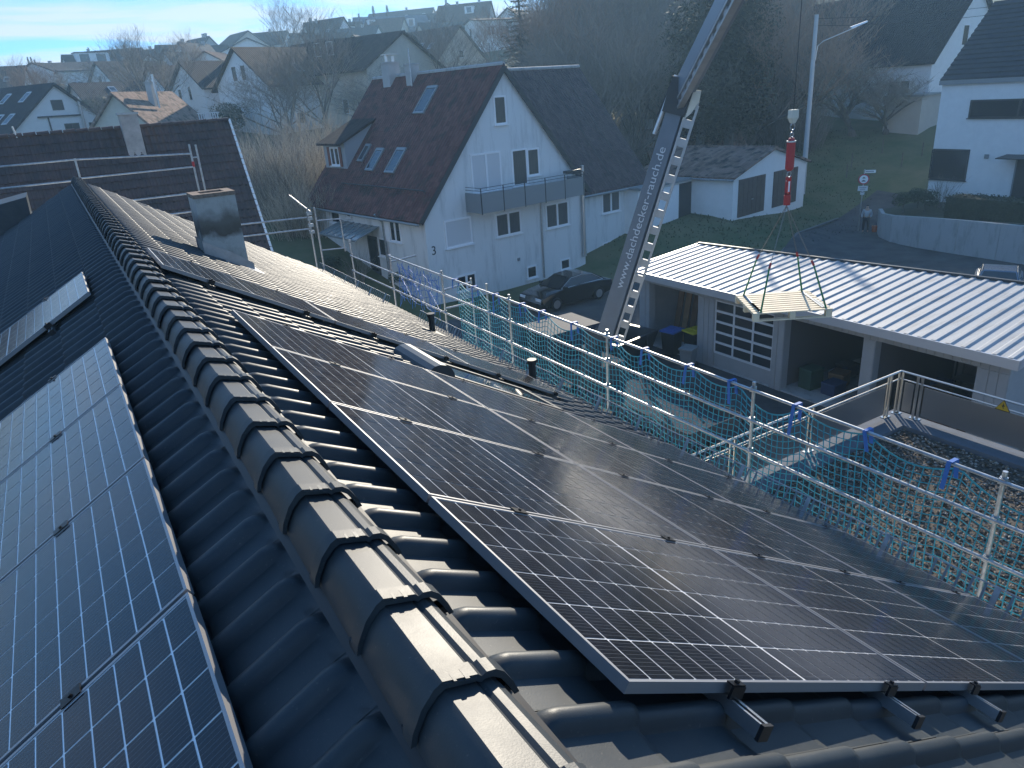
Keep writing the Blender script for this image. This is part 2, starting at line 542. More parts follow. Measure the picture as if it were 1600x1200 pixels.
# paved yard between the houses
yd = MB()
yd.add([(6.2, -14, GZ + 0.02), (45, -14, GZ + 0.02), (45, 20, GZ + 0.02), (41, 28, GZ + 0.02), (33.5, 26.5, GZ + 0.02), (24.6, 30.0, GZ + 0.02), (17.0, 30.6, GZ + 0.02), (6.2, 29.5, GZ + 0.02)],
       [(0, 1, 2, 3, 4, 5, 6, 7)])
yo = yd.build('yard_paving', MT['asphalt']); yo['kind'] = 'structure'
# lane past the garages, climbing away on the right
laneL = [(24.0, 29.6), (33.3, 27.0), (38.0, 29.5), (45.0, 31.6), (52.0, 33.4)]
laneR = [(38.0, 22.0), (40.8, 24.0), (42.6, 27.0), (46.0, 28.9), (52.0, 31.2)]
strip('lane', laneL, laneR, MT['asphalt'], 0.05)
kb = MB()
for a, b in zip(laneL[:3], laneL[1:4]):
    pa, pb = (a[0], a[1], elev(*a) + 0.06), (b[0], b[1], elev(*b) + 0.06)
    kb.beam(pa, pb, 0.14, 0.10)
ko = kb.build('kerb', mat('kerb_stone', (.16, .16, .16), .9, noise=.2, nscale=3)); ko['kind'] = 'structure'
# ------------------------------------------------------------------ the tiled house we stand on
CA, SA = math.cos(AL), math.sin(AL)
TILE_H = -0.13           # tile bed below the plane of the panel glass
S_EAVE = 6.28
Y0R, Y1R = -2.2, 20.5


def RF(side, s, y, h=0.0):
    """point on the roof: side +1/-1, s metres down the slope, y along the ridge, h above the panel plane"""
    return np.array([side * (s * CA + h * SA), y, -s * SA + h * CA])


house = thing('tiled_house', 'house with dark glazed tile roof in the foreground, carrying the solar panels', 'house', (0, 9, GZ))

# walls and roof underlay
w = MB()
for sd in (-1, 1):
    w.prism([RF(sd, 0.02, Y0R, TILE_H - 0.10), RF(sd, S_EAVE - 0.05, Y0R, TILE_H - 0.10), RF(sd, S_EAVE - 0.05, Y0R, TILE_H - 0.03), RF(sd, 0.02, Y0R, TILE_H - 0.03)], (0, Y1R - Y0R, 0))
w.build('underlay', MT['black'], house, world=True)
w = MB()
xw, zt = S_EAVE * CA - 0.35, -S_EAVE * SA - 0.30
w.box((-xw, Y0R + 0.3, GZ), (xw, Y1R - 0.3, zt))
w.prism([(-xw, Y0R + 0.3, zt), (xw, Y0R + 0.3, zt), (0, Y0R + 0.3, -0.42)], (0, Y1R - Y0R - 0.6, 0))
w.build('wall', MT['white_plain'], house, world=True)

# one roof tile: flat trough and a round roll, lower edge lifted over the next course
TW, TL, EXPO = 0.2225, 0.405, 0.366
PROFILE = [(0.0, 0.007), (0.006, 0.006), (0.010, 0.0), (0.070, -0.003), (0.128, 0.001), (0.134, 0.010), (0.140, 0.030), (0.152, 0.043), (0.170, 0.048), (0.188, 0.043), (0.200, 0.029), (0.207, 0.008), (0.2225, 0.005)]


def tile_mesh(side, first=False):
    rows = ([(0.0, 0.002, 0.0), (0.078, 0.006, 0.06), (0.092, 0.0065, 0.40), (0.112, 0.007, 0.82), (0.140, 0.008, 1.0)] if first else [(0.0, 0.002, 1.0)]) + [ (TL - 0.03, 0.021, 1.0), (TL - 0.006, 0.0215, 0.93), (TL, 0.0165, 0.80), (TL, -0.004, 0.70)]
    vs, fs = [], []
    n = len(PROFILE)
    for (a, lift, k) in rows:
        for (p, hh) in PROFILE:
            if lift == -0.004:
                q = RF(side, a - 0.002, 0, 0) + np.array([0, p, 0]) + (RF(side, 0, 0, hh * k + lift) - RF(side, 0, 0, 0))
            else:
                q = RF(side, a, 0, 0) + np.array([0, p, 0]) + (RF(side, 0, 0, hh * k + lift) - RF(side, 0, 0, 0))
            vs.append(q)
    for i in range(len(rows) - 1):
        for k in range(n - 1):
            f = (i * n + k, i * n + k + 1, (i + 1) * n + k + 1, (i + 1) * n + k)
            fs.append(f if side < 0 else f[::-1])
    return vs, fs


panel_zones = {1: [(0.40, 5.8, 1.0, 5.72), (0.15, 5.5, 7.2, 8.45)], -1: [(0.45, 5.8, -3, 5.7), (0.5, 5.6, 7.4, 8.7)]}
tiles = []
nC = int((S_EAVE - 0.09) / EXPO) + 1
for sd in (1, -1):
    for c in range(nC):
        s0 = 0.55 - TL + c * EXPO
        if s0 > S_EAVE - 0.2: continue
        for k in range(int((Y1R - Y0R) / TW)):
            y = Y0R + k * TW
            mid = RF(sd, s0 + 0.2, y + 0.11, TILE_H)
            hid = any(a < s0 + 0.1 and s0 + 0.30 < b and ya < y and y + TW < yb for a, b, ya, yb in panel_zones[sd])
            v = mid - CAM
            z = v @ FWD
            px, py = 800 + F_PX * (v @ RGT) / max(z, .01), 600 - F_PX * (v @ UPV) / max(z, .01)
            ft = c == 0
            inside = z > 0.2 and -60 < px < 1660 and -60 < py < 1260
            tiles.append((0 if inside and not hid else 1, np.linalg.norm(v), (sd, ft), s0, y))
tiles.sort(key=lambda q: (q[0], q[1]))
TM = {}
KEYS = [(sd, ft) for sd in (1, -1) for ft in (True, False)]
for ky in KEYS:
    vs, fs = tile_mesh(*ky)
    b = MB(); b.add(vs, fs)
    TM[ky] = b.mesh('roof_tile', MT['tile'])
    TM[ky].polygons.foreach_set('use_smooth', [True] * len(TM[ky].polygons))
    TM[ky].set_sharp_from_angle(angle=R(48))
hl = np.array(house.location)
rt = random.Random(3)
for (_, _, ky, s0, y) in tiles[:300]:
    sd = ky[0]
    o = bpy.data.objects.new('roof_tile', TM[ky])
    COL.objects.link(o); o.parent = house
    o.location = tuple(RF(sd, s0, y, TILE_H + rt.uniform(-0.001, 0.0015)) - hl)
rest = MB()
TV = {ky: (np.array(tile_mesh(*ky)[0]), tile_mesh(*ky)[1]) for ky in KEYS}
for (_, _, ky, s0, y) in tiles[300:]:
    sd = ky[0]
    p = RF(sd, s0, y, TILE_H + rt.uniform(-0.0015, 0.002))
    rest.add(TV[ky][0] + p, TV[ky][1])
o = rest.build('roof_tile_field', MT['tile'], house, world=True, kind='stuff')
smooth_angle(o, 48)

# ridge caps: broad flanks, a flat crown, a roll on the sunny side and a collar at the near end
CAPW = [(-0.130, -0.152), (-0.122, -0.120), (-0.096, -0.070), (-0.066, -0.038), (-0.046, -0.028), (0.032, -0.052), (0.041, -0.062), (0.053, -0.057), (0.074, -0.062), (0.094, -0.080), (0.114, -0.118), (0.126, -0.152)]


def cap_section(k, lift):
    return [(x * k, (z + 0.15) * k - 0.15 + lift) for x, z in CAPW]


cm = MB()
CL = 0.338
secs = [(0.0, 1.075, 0.009), (0.046, 1.075, 0.009), (0.056, 1.01, 0.002), (CL + 0.05, 0.93, -0.006)]
n = len(CAPW)
for (y, k, l) in secs:
    cm.v += [(x, y, z) for x, z in cap_section(k, l)]
for i in range(len(secs) - 1):
    for j in range(n - 1):
        cm.f.append((i * n + j, i * n + j + 1, (i + 1) * n + j + 1, (i + 1) * n + j)[::-1]); cm.m.append(0)
# thick front lip under the collar
base = len(cm.v)
cm.v += [(x * 0.90, 0.0, (z + 0.15) * 0.84 - 0.15) for x, z in cap_section(1.075, 0.009)]
cm.v += [(x * 0.90, 0.06, (z + 0.15) * 0.84 - 0.15) for x, z in cap_section(1.075, 0.009)]
for j in range(n - 1):
    cm.f.append((j, j + 1, base + j + 1, base + j)); cm.m.append(0)
    cm.f.append((base + j, base + j + 1, base + n + j + 1, base + n + j)); cm.m.append(0)
cap_me = cm.mesh('ridge_cap', MT['tile'])
cap_me.polygons.foreach_set('use_smooth', [True] * len(cap_me.polygons))
cap_me.set_sharp_from_angle(angle=R(28))
clip = MB()
clip.prism([(-0.046, -0.003, -0.0180), (0.030, -0.003, -0.0435), (0.030, 0.040, -0.0435), (-0.046, 0.040, -0.0180)], (0.001, 0, 0.003))
clip.prism([(-0.026, -0.006, -0.023), (-0.019, -0.006, -0.0255), (-0.019, 0.020, -0.0255), (-0.026, 0.020, -0.023)], (0.001, 0, 0.006))
clip.prism([(0.002, -0.006, -0.0325), (0.012, -0.006, -0.036), (0.012, 0.028, -0.036), (0.002, 0.028, -0.0325)], (0.001, 0, 0.007))
clip_me = clip.mesh('storm_clip', MT['tile'])
yy = -0.9
while yy < Y1R - 0.05:
    o = bpy.data.objects.new('ridge_cap', cap_me)
    COL.objects.link(o); o.parent = house
    o.location = (rt.uniform(-.003, .003), yy - hl[1], -hl[2] + rt.uniform(-.002, .002))
    o.rotation_euler = (0, rt.uniform(-.012, .012), rt.uniform(-.006, .006))
    if yy < 12:
        q = bpy.data.objects.new('storm_clip', clip_me)
        COL.objects.link(q); q.parent = o
    yy += CL
# black ventilation roll strips on both sides of the caps
for sd in (-1, 1):
    b = MB()
    ny = 120
    for i in range(ny):
        ya, yb = -0.9 + (Y1R + 0.9) * i / ny, -0.9 + (Y1R + 0.9) * (i + 1) / ny
        pa = [RF(sd, 0.085, ya, TILE_H + 0.062), RF(sd, 0.215, ya, TILE_H + 0.050), RF(sd, 0.225, ya, TILE_H + 0.006)]
        pb = [RF(sd, 0.085, yb, TILE_H + 0.062), RF(sd, 0.215, yb, TILE_H + 0.050), RF(sd, 0.225, yb, TILE_H + 0.006)]
        b.add(pa + pb, [(0, 1, 4, 3), (1, 2, 5, 4)])
    for i in range(60):
        y = -0.85 + i * 0.338
        c = RF(sd, 0.175, y, TILE_H + 0.058)
        b.obox(c, (0.018, 0, 0), (0, 0.018, 0), (0, 0, 0.012))
    b.build('vent_strip', MT['black'], house, world=True)

# chimney with stained render, brick rim and lead flashing
ch = MB()
x0, x1, y0, y1 = 1.17, 1.74, 11.5, 12.05
ch.box((x0, y0, -1.5), (x1, y1, 0.02))
cm_ = stained('chimney_render', (0.52, 0.49, 0.44), (0.24, 0.21, 0.16), 0.9, (1.6, 1.6, 1.0))
_t = cm_.node_tree; _b = _t.nodes['Principled BSDF']
_old = _b.inputs['Base Color'].links[0].from_socket
_c = _t.nodes.new('ShaderNodeNewGeometry'); _s = _t.nodes.new('ShaderNodeSeparateXYZ'); _t.links.new(_c.outputs['Position'], _s.inputs[0])
_n = _t.nodes.new('ShaderNodeTexNoise'); _n.inputs['Scale'].default_value = 4.5; _n.inputs['Detail'].default_value = 6; _t.links.new(_c.outputs['Position'], _n.inputs['Vector'])
_a = _t.nodes.new('ShaderNodeMath'); _a.operation = 'MULTIPLY_ADD'; _a.inputs[1].default_value = 0.42; _t.links.new(_n.outputs['Fac'], _a.inputs[0]); _t.links.new(_s.outputs['Z'], _a.inputs[2])
_r = _t.nodes.new('ShaderNodeValToRGB'); _mr = _t.nodes.new('ShaderNodeMapRange'); _mr.inputs['From Min'].default_value = -0.75; _mr.inputs['From Max'].default_value = 0.25
_t.links.new(_a.outputs[0], _mr.inputs['Value']); _t.links.new(_mr.outputs[0], _r.inputs[0])
_r.color_ramp.elements[0].position = 0.36; _r.color_ramp.elements[0].color = (0, 0, 0, 1); _r.color_ramp.elements[1].position = 0.80; _r.color_ramp.elements[1].color = (0.1, 0.1, 0.1, 1)
_e = _r.color_ramp.elements.new(0.48); _e.color = (0.9, 0.9, 0.9, 1); _e = _r.color_ramp.elements.new(0.64); _e.color = (0.75, 0.75, 0.75, 1)
_m = _t.nodes.new('ShaderNodeMixRGB'); _m.inputs['Color2'].default_value = (0.085, 0.062, 0.040, 1); _t.links.new(_r.outputs[0], _m.inputs['Fac']); _t.links.new(_old, _m.inputs['Color1']); _t.links.new(_m.outputs[0], _b.inputs['Base Color'])
cho = ch.build('chimney', cm_, house, world=True)
b = MB()
for (a, c) in (((x0 - .01, y0 - .01, .02), (x1 + .01, y0 + .12, .075)), ((x0 - .01, y1 - .12, .02), (x1 + .01, y1 + .01, .075)),
               ((x0 - .01, y0 + .12, .02), (x0 + .12, y1 - .12, .075)), ((x1 - .12, y0 + .12, .02), (x1 + .01, y1 - .12, .075))):
    b.box(a, c)
b.build('chimney_rim', mat('chimney_brick', (0.24, 0.17, 0.125), .9, noise=.4, nscale=14), cho, world=True)
b = MB()
for y_, yn in ((y0 - 0.012, y0), (y1, y1 + 0.012)):
    sA, sB = x0 / CA + 0.03, x1 / CA + 0.14
    pts = []
    for s_, up in ((sA, 0.20), (sA, 0.0), (sB, 0.0), (sB, 0.14), ((sA + sB) / 2 + .1, 0.19)):
        p = RF(1, s_, y_, TILE_H + 0.03); p[2] += up; pts.append(p)
    b.prism(pts, (0, yn - y_, 0))
b.prism([RF(1, x1 / CA + .0, y0 - .15, TILE_H + .055), RF(1, x1 / CA + .26, y0 - .15, TILE_H + .05), RF(1, x1 / CA + .26, y1 + .15, TILE_H + .05), RF(1, x1 / CA, y1 + .15, TILE_H + .055)], (0, 0, 0.01))
b.box((x1, y0, -1.3), (x1 + 0.012, y1, -0.98))
b.build('flashing', mat('lead_sheet', (0.40, 0.42, 0.46), 0.35, 0.85, noise=.2, nscale=5), cho, world=True)

# vent pipes
for s_, y_ in ((5.45, 11.55), (5.75, 8.65)):
    p = RF(1, s_, y_, TILE_H + 0.03)
    b = MB()
    b.tube([p - np.array([0, 0, .05]), p + np.array([0, 0, 0.33])], 0.055, 14)
    b.tube([p + np.array([0, 0, 0.31]), p + np.array([0, 0, 0.37])], 0.072, 14)
    vp = b.build('vent_pipe', MT['black'], house, world=True)
    b = MB()
    b.prism([RF(1, s_ - .2, y_ - .2, TILE_H + .045), RF(1, s_ + .22, y_ - .2, TILE_H + .045), RF(1, s_ + .22, y_ + .2, TILE_H + .045), RF(1, s_ - .2, y_ + .2, TILE_H + .045)], RF(1, 0, 0, .02))
    b.build('base_plate', MT['black'], vp, world=True)

# roof window between the two arrays, shutter box at its head
def slab(b, s0, s1, ya, yb, h0, h1, side=1, m=0):
    b.prism([RF(side, s0, ya, h0), RF(side, s1, ya, h0), RF(side, s1, yb, h0), RF(side, s0, yb, h0)], RF(side, 0, 0, h1 - h0), m)


b = MB()
ys, ye, ss, se = 6.02, 6.86, 2.75, 4.25
for q in ((ss, se, ys, ys + .07), (ss, se, ye - .07, ye), (ss, ss + .08, ys + .07, ye - .07), (se - .08, se, ys + .07, ye - .07)):
    slab(b, q[0], q[1], q[2], q[3], TILE_H, -0.03)
sk = b.build('roof_window', MT['darkmetal'], house, world=True)
b = MB(); slab(b, ss + .08, se - .08, ys + .07, ye - .07, TILE_H + .02, -0.042)
b.build('pane', MT['skyglass'], sk, world=True)
b = MB()
pts = [RF(1, ss - .22, ys - .01, -.06), RF(1, ss - .22, ye + .01, -.06)]
arc = []
for k in range(9):
    t = math.pi * k / 8
    arc.append(RF(1, ss - .12 - 0.16 * math.cos(t), ys - .01, -.10 + 0.15 * math.sin(t)))
b.prism(arc, (0, ye - ys + .02, 0))
b.build('shutter_box', mat('shutter_box', (0.05, 0.06, 0.07), .4, .3), sk, world=True)

# gutter and eave
b = MB()
for y_a, y_b in ((Y0R, 9), (9, Y1R)):
    base = RF(1, S_EAVE + 0.02, 0, TILE_H - 0.02)
    prof = [(base[0] + .075 - .075 * math.cos(t), base[2] - .005 - .075 * math.sin(t)) for t in np.linspace(0, math.pi, 9)]
    vs = [(x, y_a, z) for x, z in prof] + [(x, y_b, z) for x, z in prof]
    b.add(vs, [(i, i + 1, 10 + i, 9 + i) for i in range(8)])
b.build('gutter', MT['galv'], house, world=True)
# snow guards: grids standing along the eave in lengths
def snow_guard(ya, yb, s_=5.98):
    g0 = MB()
    b0, t0 = TILE_H + 0.05, TILE_H + 0.25
    g0.beam(RF(1, s_, ya, t0), RF(1, s_, yb, t0), .012, .012, RF(1, 0, 0, 1))
    g0.beam(RF(1, s_, ya, b0), RF(1, s_, yb, b0), .012, .012, RF(1, 0, 0, 1))
    root = g0.build('snow_guard', MT['galv'], house, world=True)
    bars = MB(); bars.beam(RF(1, s_, 0, b0), RF(1, s_, 0, t0), .020, .004, (0, 1, 0) if False else RF(1, 1, 0, 0))
    bm = bars.mesh('guard_bar', MT['greymetal'])
    nb = int((yb - ya) / 0.105)
    for i in range(nb + 1):
        o = bpy.data.objects.new('guard_bar', bm); COL.objects.link(o); o.parent = root
        o.location = (0 - hl[0], ya + i * 0.105 - hl[1], -hl[2])
    hk = MB()
    y = ya + .25
    while y < yb:
        hk.beam(RF(1, s_, y, t0 + .01), RF(1, s_, y, b0 - .03), .045, .006, RF(1, 1, 0, 0))
        hk.beam(RF(1, s_, y, b0 - .03), RF(1, s_ - .34, y, b0 - .02), .03, .006, RF(1, 0, 0, 1))
        y += 0.86
    hk.build('guard_bracket', MT['galv'], root, world=True)


snow_guard(14.9, 19.9, 5.98)
snow_guard(8.1, 13.4, 6.02)
snow_guard(2.9, 8.0, 6.02)
snow_guard(-1.5, 2.8, 6.02)
# small dormer at the far left end of the roof
b = MB()
b.prism([(-1.15, 20.45, -1.3), (-2.2, 20.45, -1.7), (-2.2, 20.45, -0.55), (-1.1, 20.45, -0.35)], (0, 1.6, 0))
b.build('dormer', MT['tile'], house, world=True)

# ------------------------------------------------------------------ solar panels
PM, PL_, PGAP = 1.134, 1.722, 0.02
cellm = mat('solar_cell', (0.009, 0.010, 0.016), 0.12, spec=0.42)
t = cellm.node_tree
bs = t.nodes['Principled BSDF']
tcn = t.nodes.new('ShaderNodeTexCoord'); spn = t.nodes.new('ShaderNodeSeparateXYZ')
t.links.new(tcn.outputs['Object'], spn.inputs[0])
m1 = t.nodes.new('ShaderNodeMath'); m1.operation = 'MULTIPLY'; m1.inputs[1].default_value = 1 / 0.0182
t.links.new(spn.outputs['Y'], m1.inputs[0])
m2 = t.nodes.new('ShaderNodeMath'); m2.operation = 'FRACT'; t.links.new(m1.outputs[0], m2.inputs[0])
m3 = t.nodes.new('ShaderNodeMath'); m3.operation = 'GREATER_THAN'; m3.inputs[1].default_value = 0.90; t.links.new(m2.outputs[0], m3.inputs[0])
gn = t.nodes.new('ShaderNodeNewGeometry')
dn = t.nodes.new('ShaderNodeTexNoise'); dn.inputs['Scale'].default_value = 9; dn.inputs['Detail'].default_value = 9; dn.inputs['Roughness'].default_value = 0.85
t.links.new(gn.outputs['Position'], dn.inputs['Vector'])
dr = t.nodes.new('ShaderNodeValToRGB'); dr.color_ramp.elements[0].position = 0.40; dr.color_ramp.elements[1].position = 0.85
dr.color_ramp.elements[0].color = (0.09, 0.09, 0.09, 1); dr.color_ramp.elements[1].color = (0.22, 0.22, 0.22, 1)
t.links.new(dn.outputs['Fac'], dr.inputs[0])
rgh = t.nodes.new('ShaderNodeMath'); rgh.operation = 'MULTIPLY_ADD'; rgh.inputs[1].default_value = 0.9; rgh.inputs[2].default_value = 0.03
t.links.new(dr.outputs[0], rgh.inputs[0]); t.links.new(rgh.outputs[0], bs.inputs['Roughness'])
mixc = t.nodes.new('ShaderNodeMixRGB'); mixc.inputs['Color1'].default_value = (0.008, 0.009, 0.015, 1); mixc.inputs['Color2'].default_value = (0.075, 0.08, 0.09, 1)
t.links.new(m3.outputs[0], mixc.inputs['Fac'])
dust = t.nodes.new('ShaderNodeMixRGB'); dust.inputs['Color2'].default_value = (0.20, 0.18, 0.15, 1)
dm = t.nodes.new('ShaderNodeMath'); dm.operation = 'MULTIPLY_ADD'; dm.inputs[1].default_value = 0.30; dm.inputs[2].default_value = -0.005
t.links.new(dr.outputs[0], dm.inputs[0]); t.links.new(dm.outputs[0], dust.inputs['Fac'])
t.links.new(mixc.outputs[0], dust.inputs['Color1']); t.links.new(dust.outputs[0], bs.inputs['Base Color'])
backm = mat('panel_backsheet', (0.86, 0.86, 0.86), 0.15, spec=0.6)


def panel_proto(side, split):
    """one module: frame, backsheet, 6 x 18 half cells; local origin at its upper near corner, on the glass plane"""
    fr = MB()
    th, fw = 0.035, 0.011

    def fb(s0, s1, ya, yb, h0=-0.035, h1=0.0):
        fr.prism([RF(side, s0, ya, h0), RF(side, s1, ya, h0), RF(side, s1, yb, h0), RF(side, s0, yb, h0)], RF(side, 0, 0, h1 - h0))
    fb(0, PL_, 0, fw); fb(0, PL_, PM - fw, PM)
    fb(0, fw, fw, PM - fw); fb(PL_ - fw, PL_, fw, PM - fw)
    frame = fr.mesh('frame', MT['frame'])
    bk = MB()
    bk.prism([RF(side, fw, fw, -.012), RF(side, PL_ - fw, fw, -.012), RF(side, PL_ - fw, PM - fw, -.012), RF(side, fw, PM - fw, -.012)], RF(side, 0, 0, .008))
    back = bk.mesh('backsheet', backm)
    cw, ch_ = 0.1775, 0.0876
    gp = 0.0068
    my = (PM - 6 * cw - 5 * gp) / 2
    ms = (PL_ - 18 * ch_ - 17 * gp - 0.009) / 2
    cells = []
    for i in range(6):
        for j in range(18):
            cells.append((ms + j * (ch_ + gp) + (0.008 if j >= 9 else 0), my + i * (cw + gp)))
    c = MB()
    ck = 0.0032
    c.add([RF(side, 0, ck, -.0025), RF(side, 0, cw - ck, -.0025), RF(side, ck, cw, -.0025), RF(side, ch_, cw, -.0025), RF(side, ch_, 0, -.0025), RF(side, ck, 0, -.0025)],
          [(0, 1, 2, 3, 4, 5)] if side < 0 else [(5, 4, 3, 2, 1, 0)])
    cell = c.mesh('solar_cell', cellm)
    al = MB()
    for (s_, y_) in cells:
        al.add([np.array(v) + RF(side, s_, y_) for v in c.v], c.f)
    allc = al.mesh('solar_cell_grid', cellm)
    return frame, back, cell, cells, allc


PP = {sd: panel_proto(sd, True) for sd in (1, -1)}
ORD = ['first', 'second', 'third', 'fourth', 'fifth', 'sixth', 'seventh', 'eighth']


def panel(side, s, y, label, fine):
    frame, back, cell, cells, allc = PP[side]
    base = RF(side, s, y)
    root = thing('solar_panel', label, 'solar panel', base, 0, 'black solar panels on the tiled roof')
    for nm, me in (('frame', frame), ('backsheet', back)):
        o = bpy.data.objects.new(nm, me); COL.objects.link(o); o.parent = root
    if fine:
        for (a, b_) in cells:
            o = bpy.data.objects.new('solar_cell', cell); COL.objects.link(o); o.parent = root
            o.location = tuple(RF(side, a, b_))
    else:
        o = bpy.data.objects.new('solar_cell', allc); COL.objects.link(o); o.parent = root; o['kind'] = 'stuff'
    return root


S0R, YR0, S0L, YL0, STEP = 0.48814, 1.084235, 0.5175, 5.65483, PM + PGAP
ROWS = ['ridge row', 'middle row', 'eave row']
NEAR = ['column nearest the camera', 'second column from the camera', 'third column from the camera', 'far column by the roof window']
for c in range(4):
    for r_ in range(3):
        panel(1, S0R + r_ * (PL_ + PGAP), YR0 + c * STEP,
              'black solar panel on sunny slope, %s, %s' % (ROWS[r_], NEAR[c]), True)
for r_ in range(3):
    panel(1, 0.20 + r_ * (PL_ + PGAP), 7.27, 'black solar panel %s in the single file below the chimney' % ('highest, next to the ridge,', 'in the middle', 'lowest, towards the vent pipes,')[r_], False)
for c in range(6):
    for r_ in range(3):
        yb = YL0 - (c + 1) * STEP + PGAP
        v = RF(-1, S0L + r_ * (PL_ + PGAP) + .2, yb + .9) - CAM
        z = v @ FWD
        px, py = 800 + F_PX * (v @ RGT) / max(z, .01), 600 - F_PX * (v @ UPV) / max(z, .01)
        if z < 0.3 or px < -150 or py > 1500: continue
        panel(-1, S0L + r_ * (PL_ + PGAP), yb, 'solar panel on shaded slope, %s, %s from the array\'s far end' % (('ridge row', 'middle row', 'lower row')[r_], ORD[c]), r_ == 0 or c > 1)
panel(-1, 0.54, 7.46, 'pale reflecting solar panel alone at the top of the shaded slope', False)
panel(-1, 0.54 + PL_ + PGAP, 7.46, 'solar panel below the pale reflecting one on the shaded slope', False)

# mounting rails, clamps and roof hooks
def rail(side, s, ya, yb, label, clamps=(), ends=()):
    b = MB()
    h0, h1 = -0.079, -0.037
    def bar(s0, s1, a, c, m=0):
        b.prism([RF(side, s - s0, ya, a), RF(side, s + s1, ya, a), RF(side, s + s1, ya, c), RF(side, s - s0, ya, c)], (0, yb - ya, 0), m)
    bar(.020, .020, h0, h0 + .004); bar(.020, -.017, h0 + .004, h1); bar(-.017, .020, h0 + .004, h1)
    bar(.017, -.008, h1 - .004, h1 - .0005); bar(-.008, .017, h1 - .004, h1 - .0005)
    root = thing('mounting_rail', label, 'rail', RF(side, s, (ya + yb) / 2, h0), 0, 'aluminium rails under the solar panels')
    b.build('rail_profile', MT['alu'], root, world=True)
    b = MB()
    b.prism([RF(side, s - .023, ya - .006, h0 - .003), RF(side, s + .023, ya - .006, h0 - .003), RF(side, s + .023, ya - .006, h1 + .003), RF(side, s - .023, ya - .006, h1 + .003)], (0, .012, 0))
    b.build('end_cap', MT['black'], root, world=True)
    for y_ in clamps:
        b = MB()
        slab(b, s - .035, s + .035, y_ - .022, y_ + .022, .0015, .006, side)
        c = RF(side, s, y_, .006)
        b.tube([c, c + RF(side, 0, 0, .007)], .007, 8)
        b.build('mid_clamp', MT['darkalu'], root, world=True)
    for y_ in ends:
        b = MB()
        slab(b, s - .03, s + .03, y_ - .012, y_ + .012, .0015, .006, side)
        sg = -.012 if y_ < (ya + yb) / 2 else .008
        slab(b, s - .03, s + .03, y_ + sg - .004, y_ + sg + .004, h1, .0015, side)
        c = RF(side, s, y_, .006)
        b.tube([c, c + RF(side, 0, 0, .009)], .008, 8)
        b.build('end_clamp', MT['darkalu'], root, world=True)
    y_ = ya + 0.32
    while y_ < yb:
        b = MB()
        b.beam(RF(side, s + .05, y_, h0 + .01), RF(side, s + .05, y_, TILE_H + .03), .035, .006, RF(side, 1, 0, 0))
        b.beam(RF(side, s + .05, y_, TILE_H + .045), RF(side, s - .16, y_, TILE_H + .05), .035, .006, RF(side, 0, 0, 1))
        c = RF(side, s + .03, y_, h0 + .012)
        b.tube([c, c + RF(side, .035, 0, 0)], .011, 8)
        b.build('roof_hook', MT['galv'], root, world=True)
        y_ += 0.89
    return root


WHERE = ['upper rail of the top row', 'lower rail of the top row', 'upper rail of the middle row', 'lower rail of the middle row', 'upper rail of the bottom row', 'lower rail of the bottom row']
cl = [YR0 + k * STEP - .01 for k in (1, 2, 3)]
k = 0
for r_ in range(3):
    for a in (0.44, 1.40):
        rail(1, S0R + r_ * (PL_ + PGAP) + a, YR0 - 0.14, YR0 + 4 * STEP + .06, 'aluminium %s under the big sunny array' % WHERE[k], cl, (YR0 - .012, YR0 + 4 * STEP - .008))
        rail(1, 0.20 + r_ * (PL_ + PGAP) + a, 7.27 - 0.12, 7.27 + PM + .1, 'aluminium %s under the panels below the chimney' % WHERE[k], (), (7.27 - .012, 7.27 + PM + .012))
        if r_ < 2:
            rail(-1, S0L + r_ * (PL_ + PGAP) + a, YL0 - 6 * STEP, YL0 + .08, 'aluminium %s under the shaded array' % WHERE[k], [YL0 - i * STEP + .01 for i in range(1, 5)], (YL0 + .012,))
            rail(-1, 0.54 + r_ * (PL_ + PGAP) + a, 7.46 - .15, 7.46 + PM + .1, 'aluminium %s under the pale panel on the shaded slope' % WHERE[k], (), (7.46 - .012, 7.46 + PM + .012))
        k += 1
# ------------------------------------------------------------------ building kit (local frame: x across the gable, y along the ridge, z up)
FACE = {'F': (lambda w, l: (np.array([0, 0, 0.]), np.array([1., 0, 0]), np.array([0, -1., 0]))),
        'B': (lambda w, l: (np.array([0, l, 0.]), np.array([-1., 0, 0]), np.array([0, 1., 0]))),
        'L': (lambda w, l: (np.array([-w / 2, 0, 0.]), np.array([0, 1., 0]), np.array([-1., 0, 0]))),
        'R': (lambda w, l: (np.array([w / 2, 0, 0.]), np.array([0, 1., 0]), np.array([1., 0, 0])))}


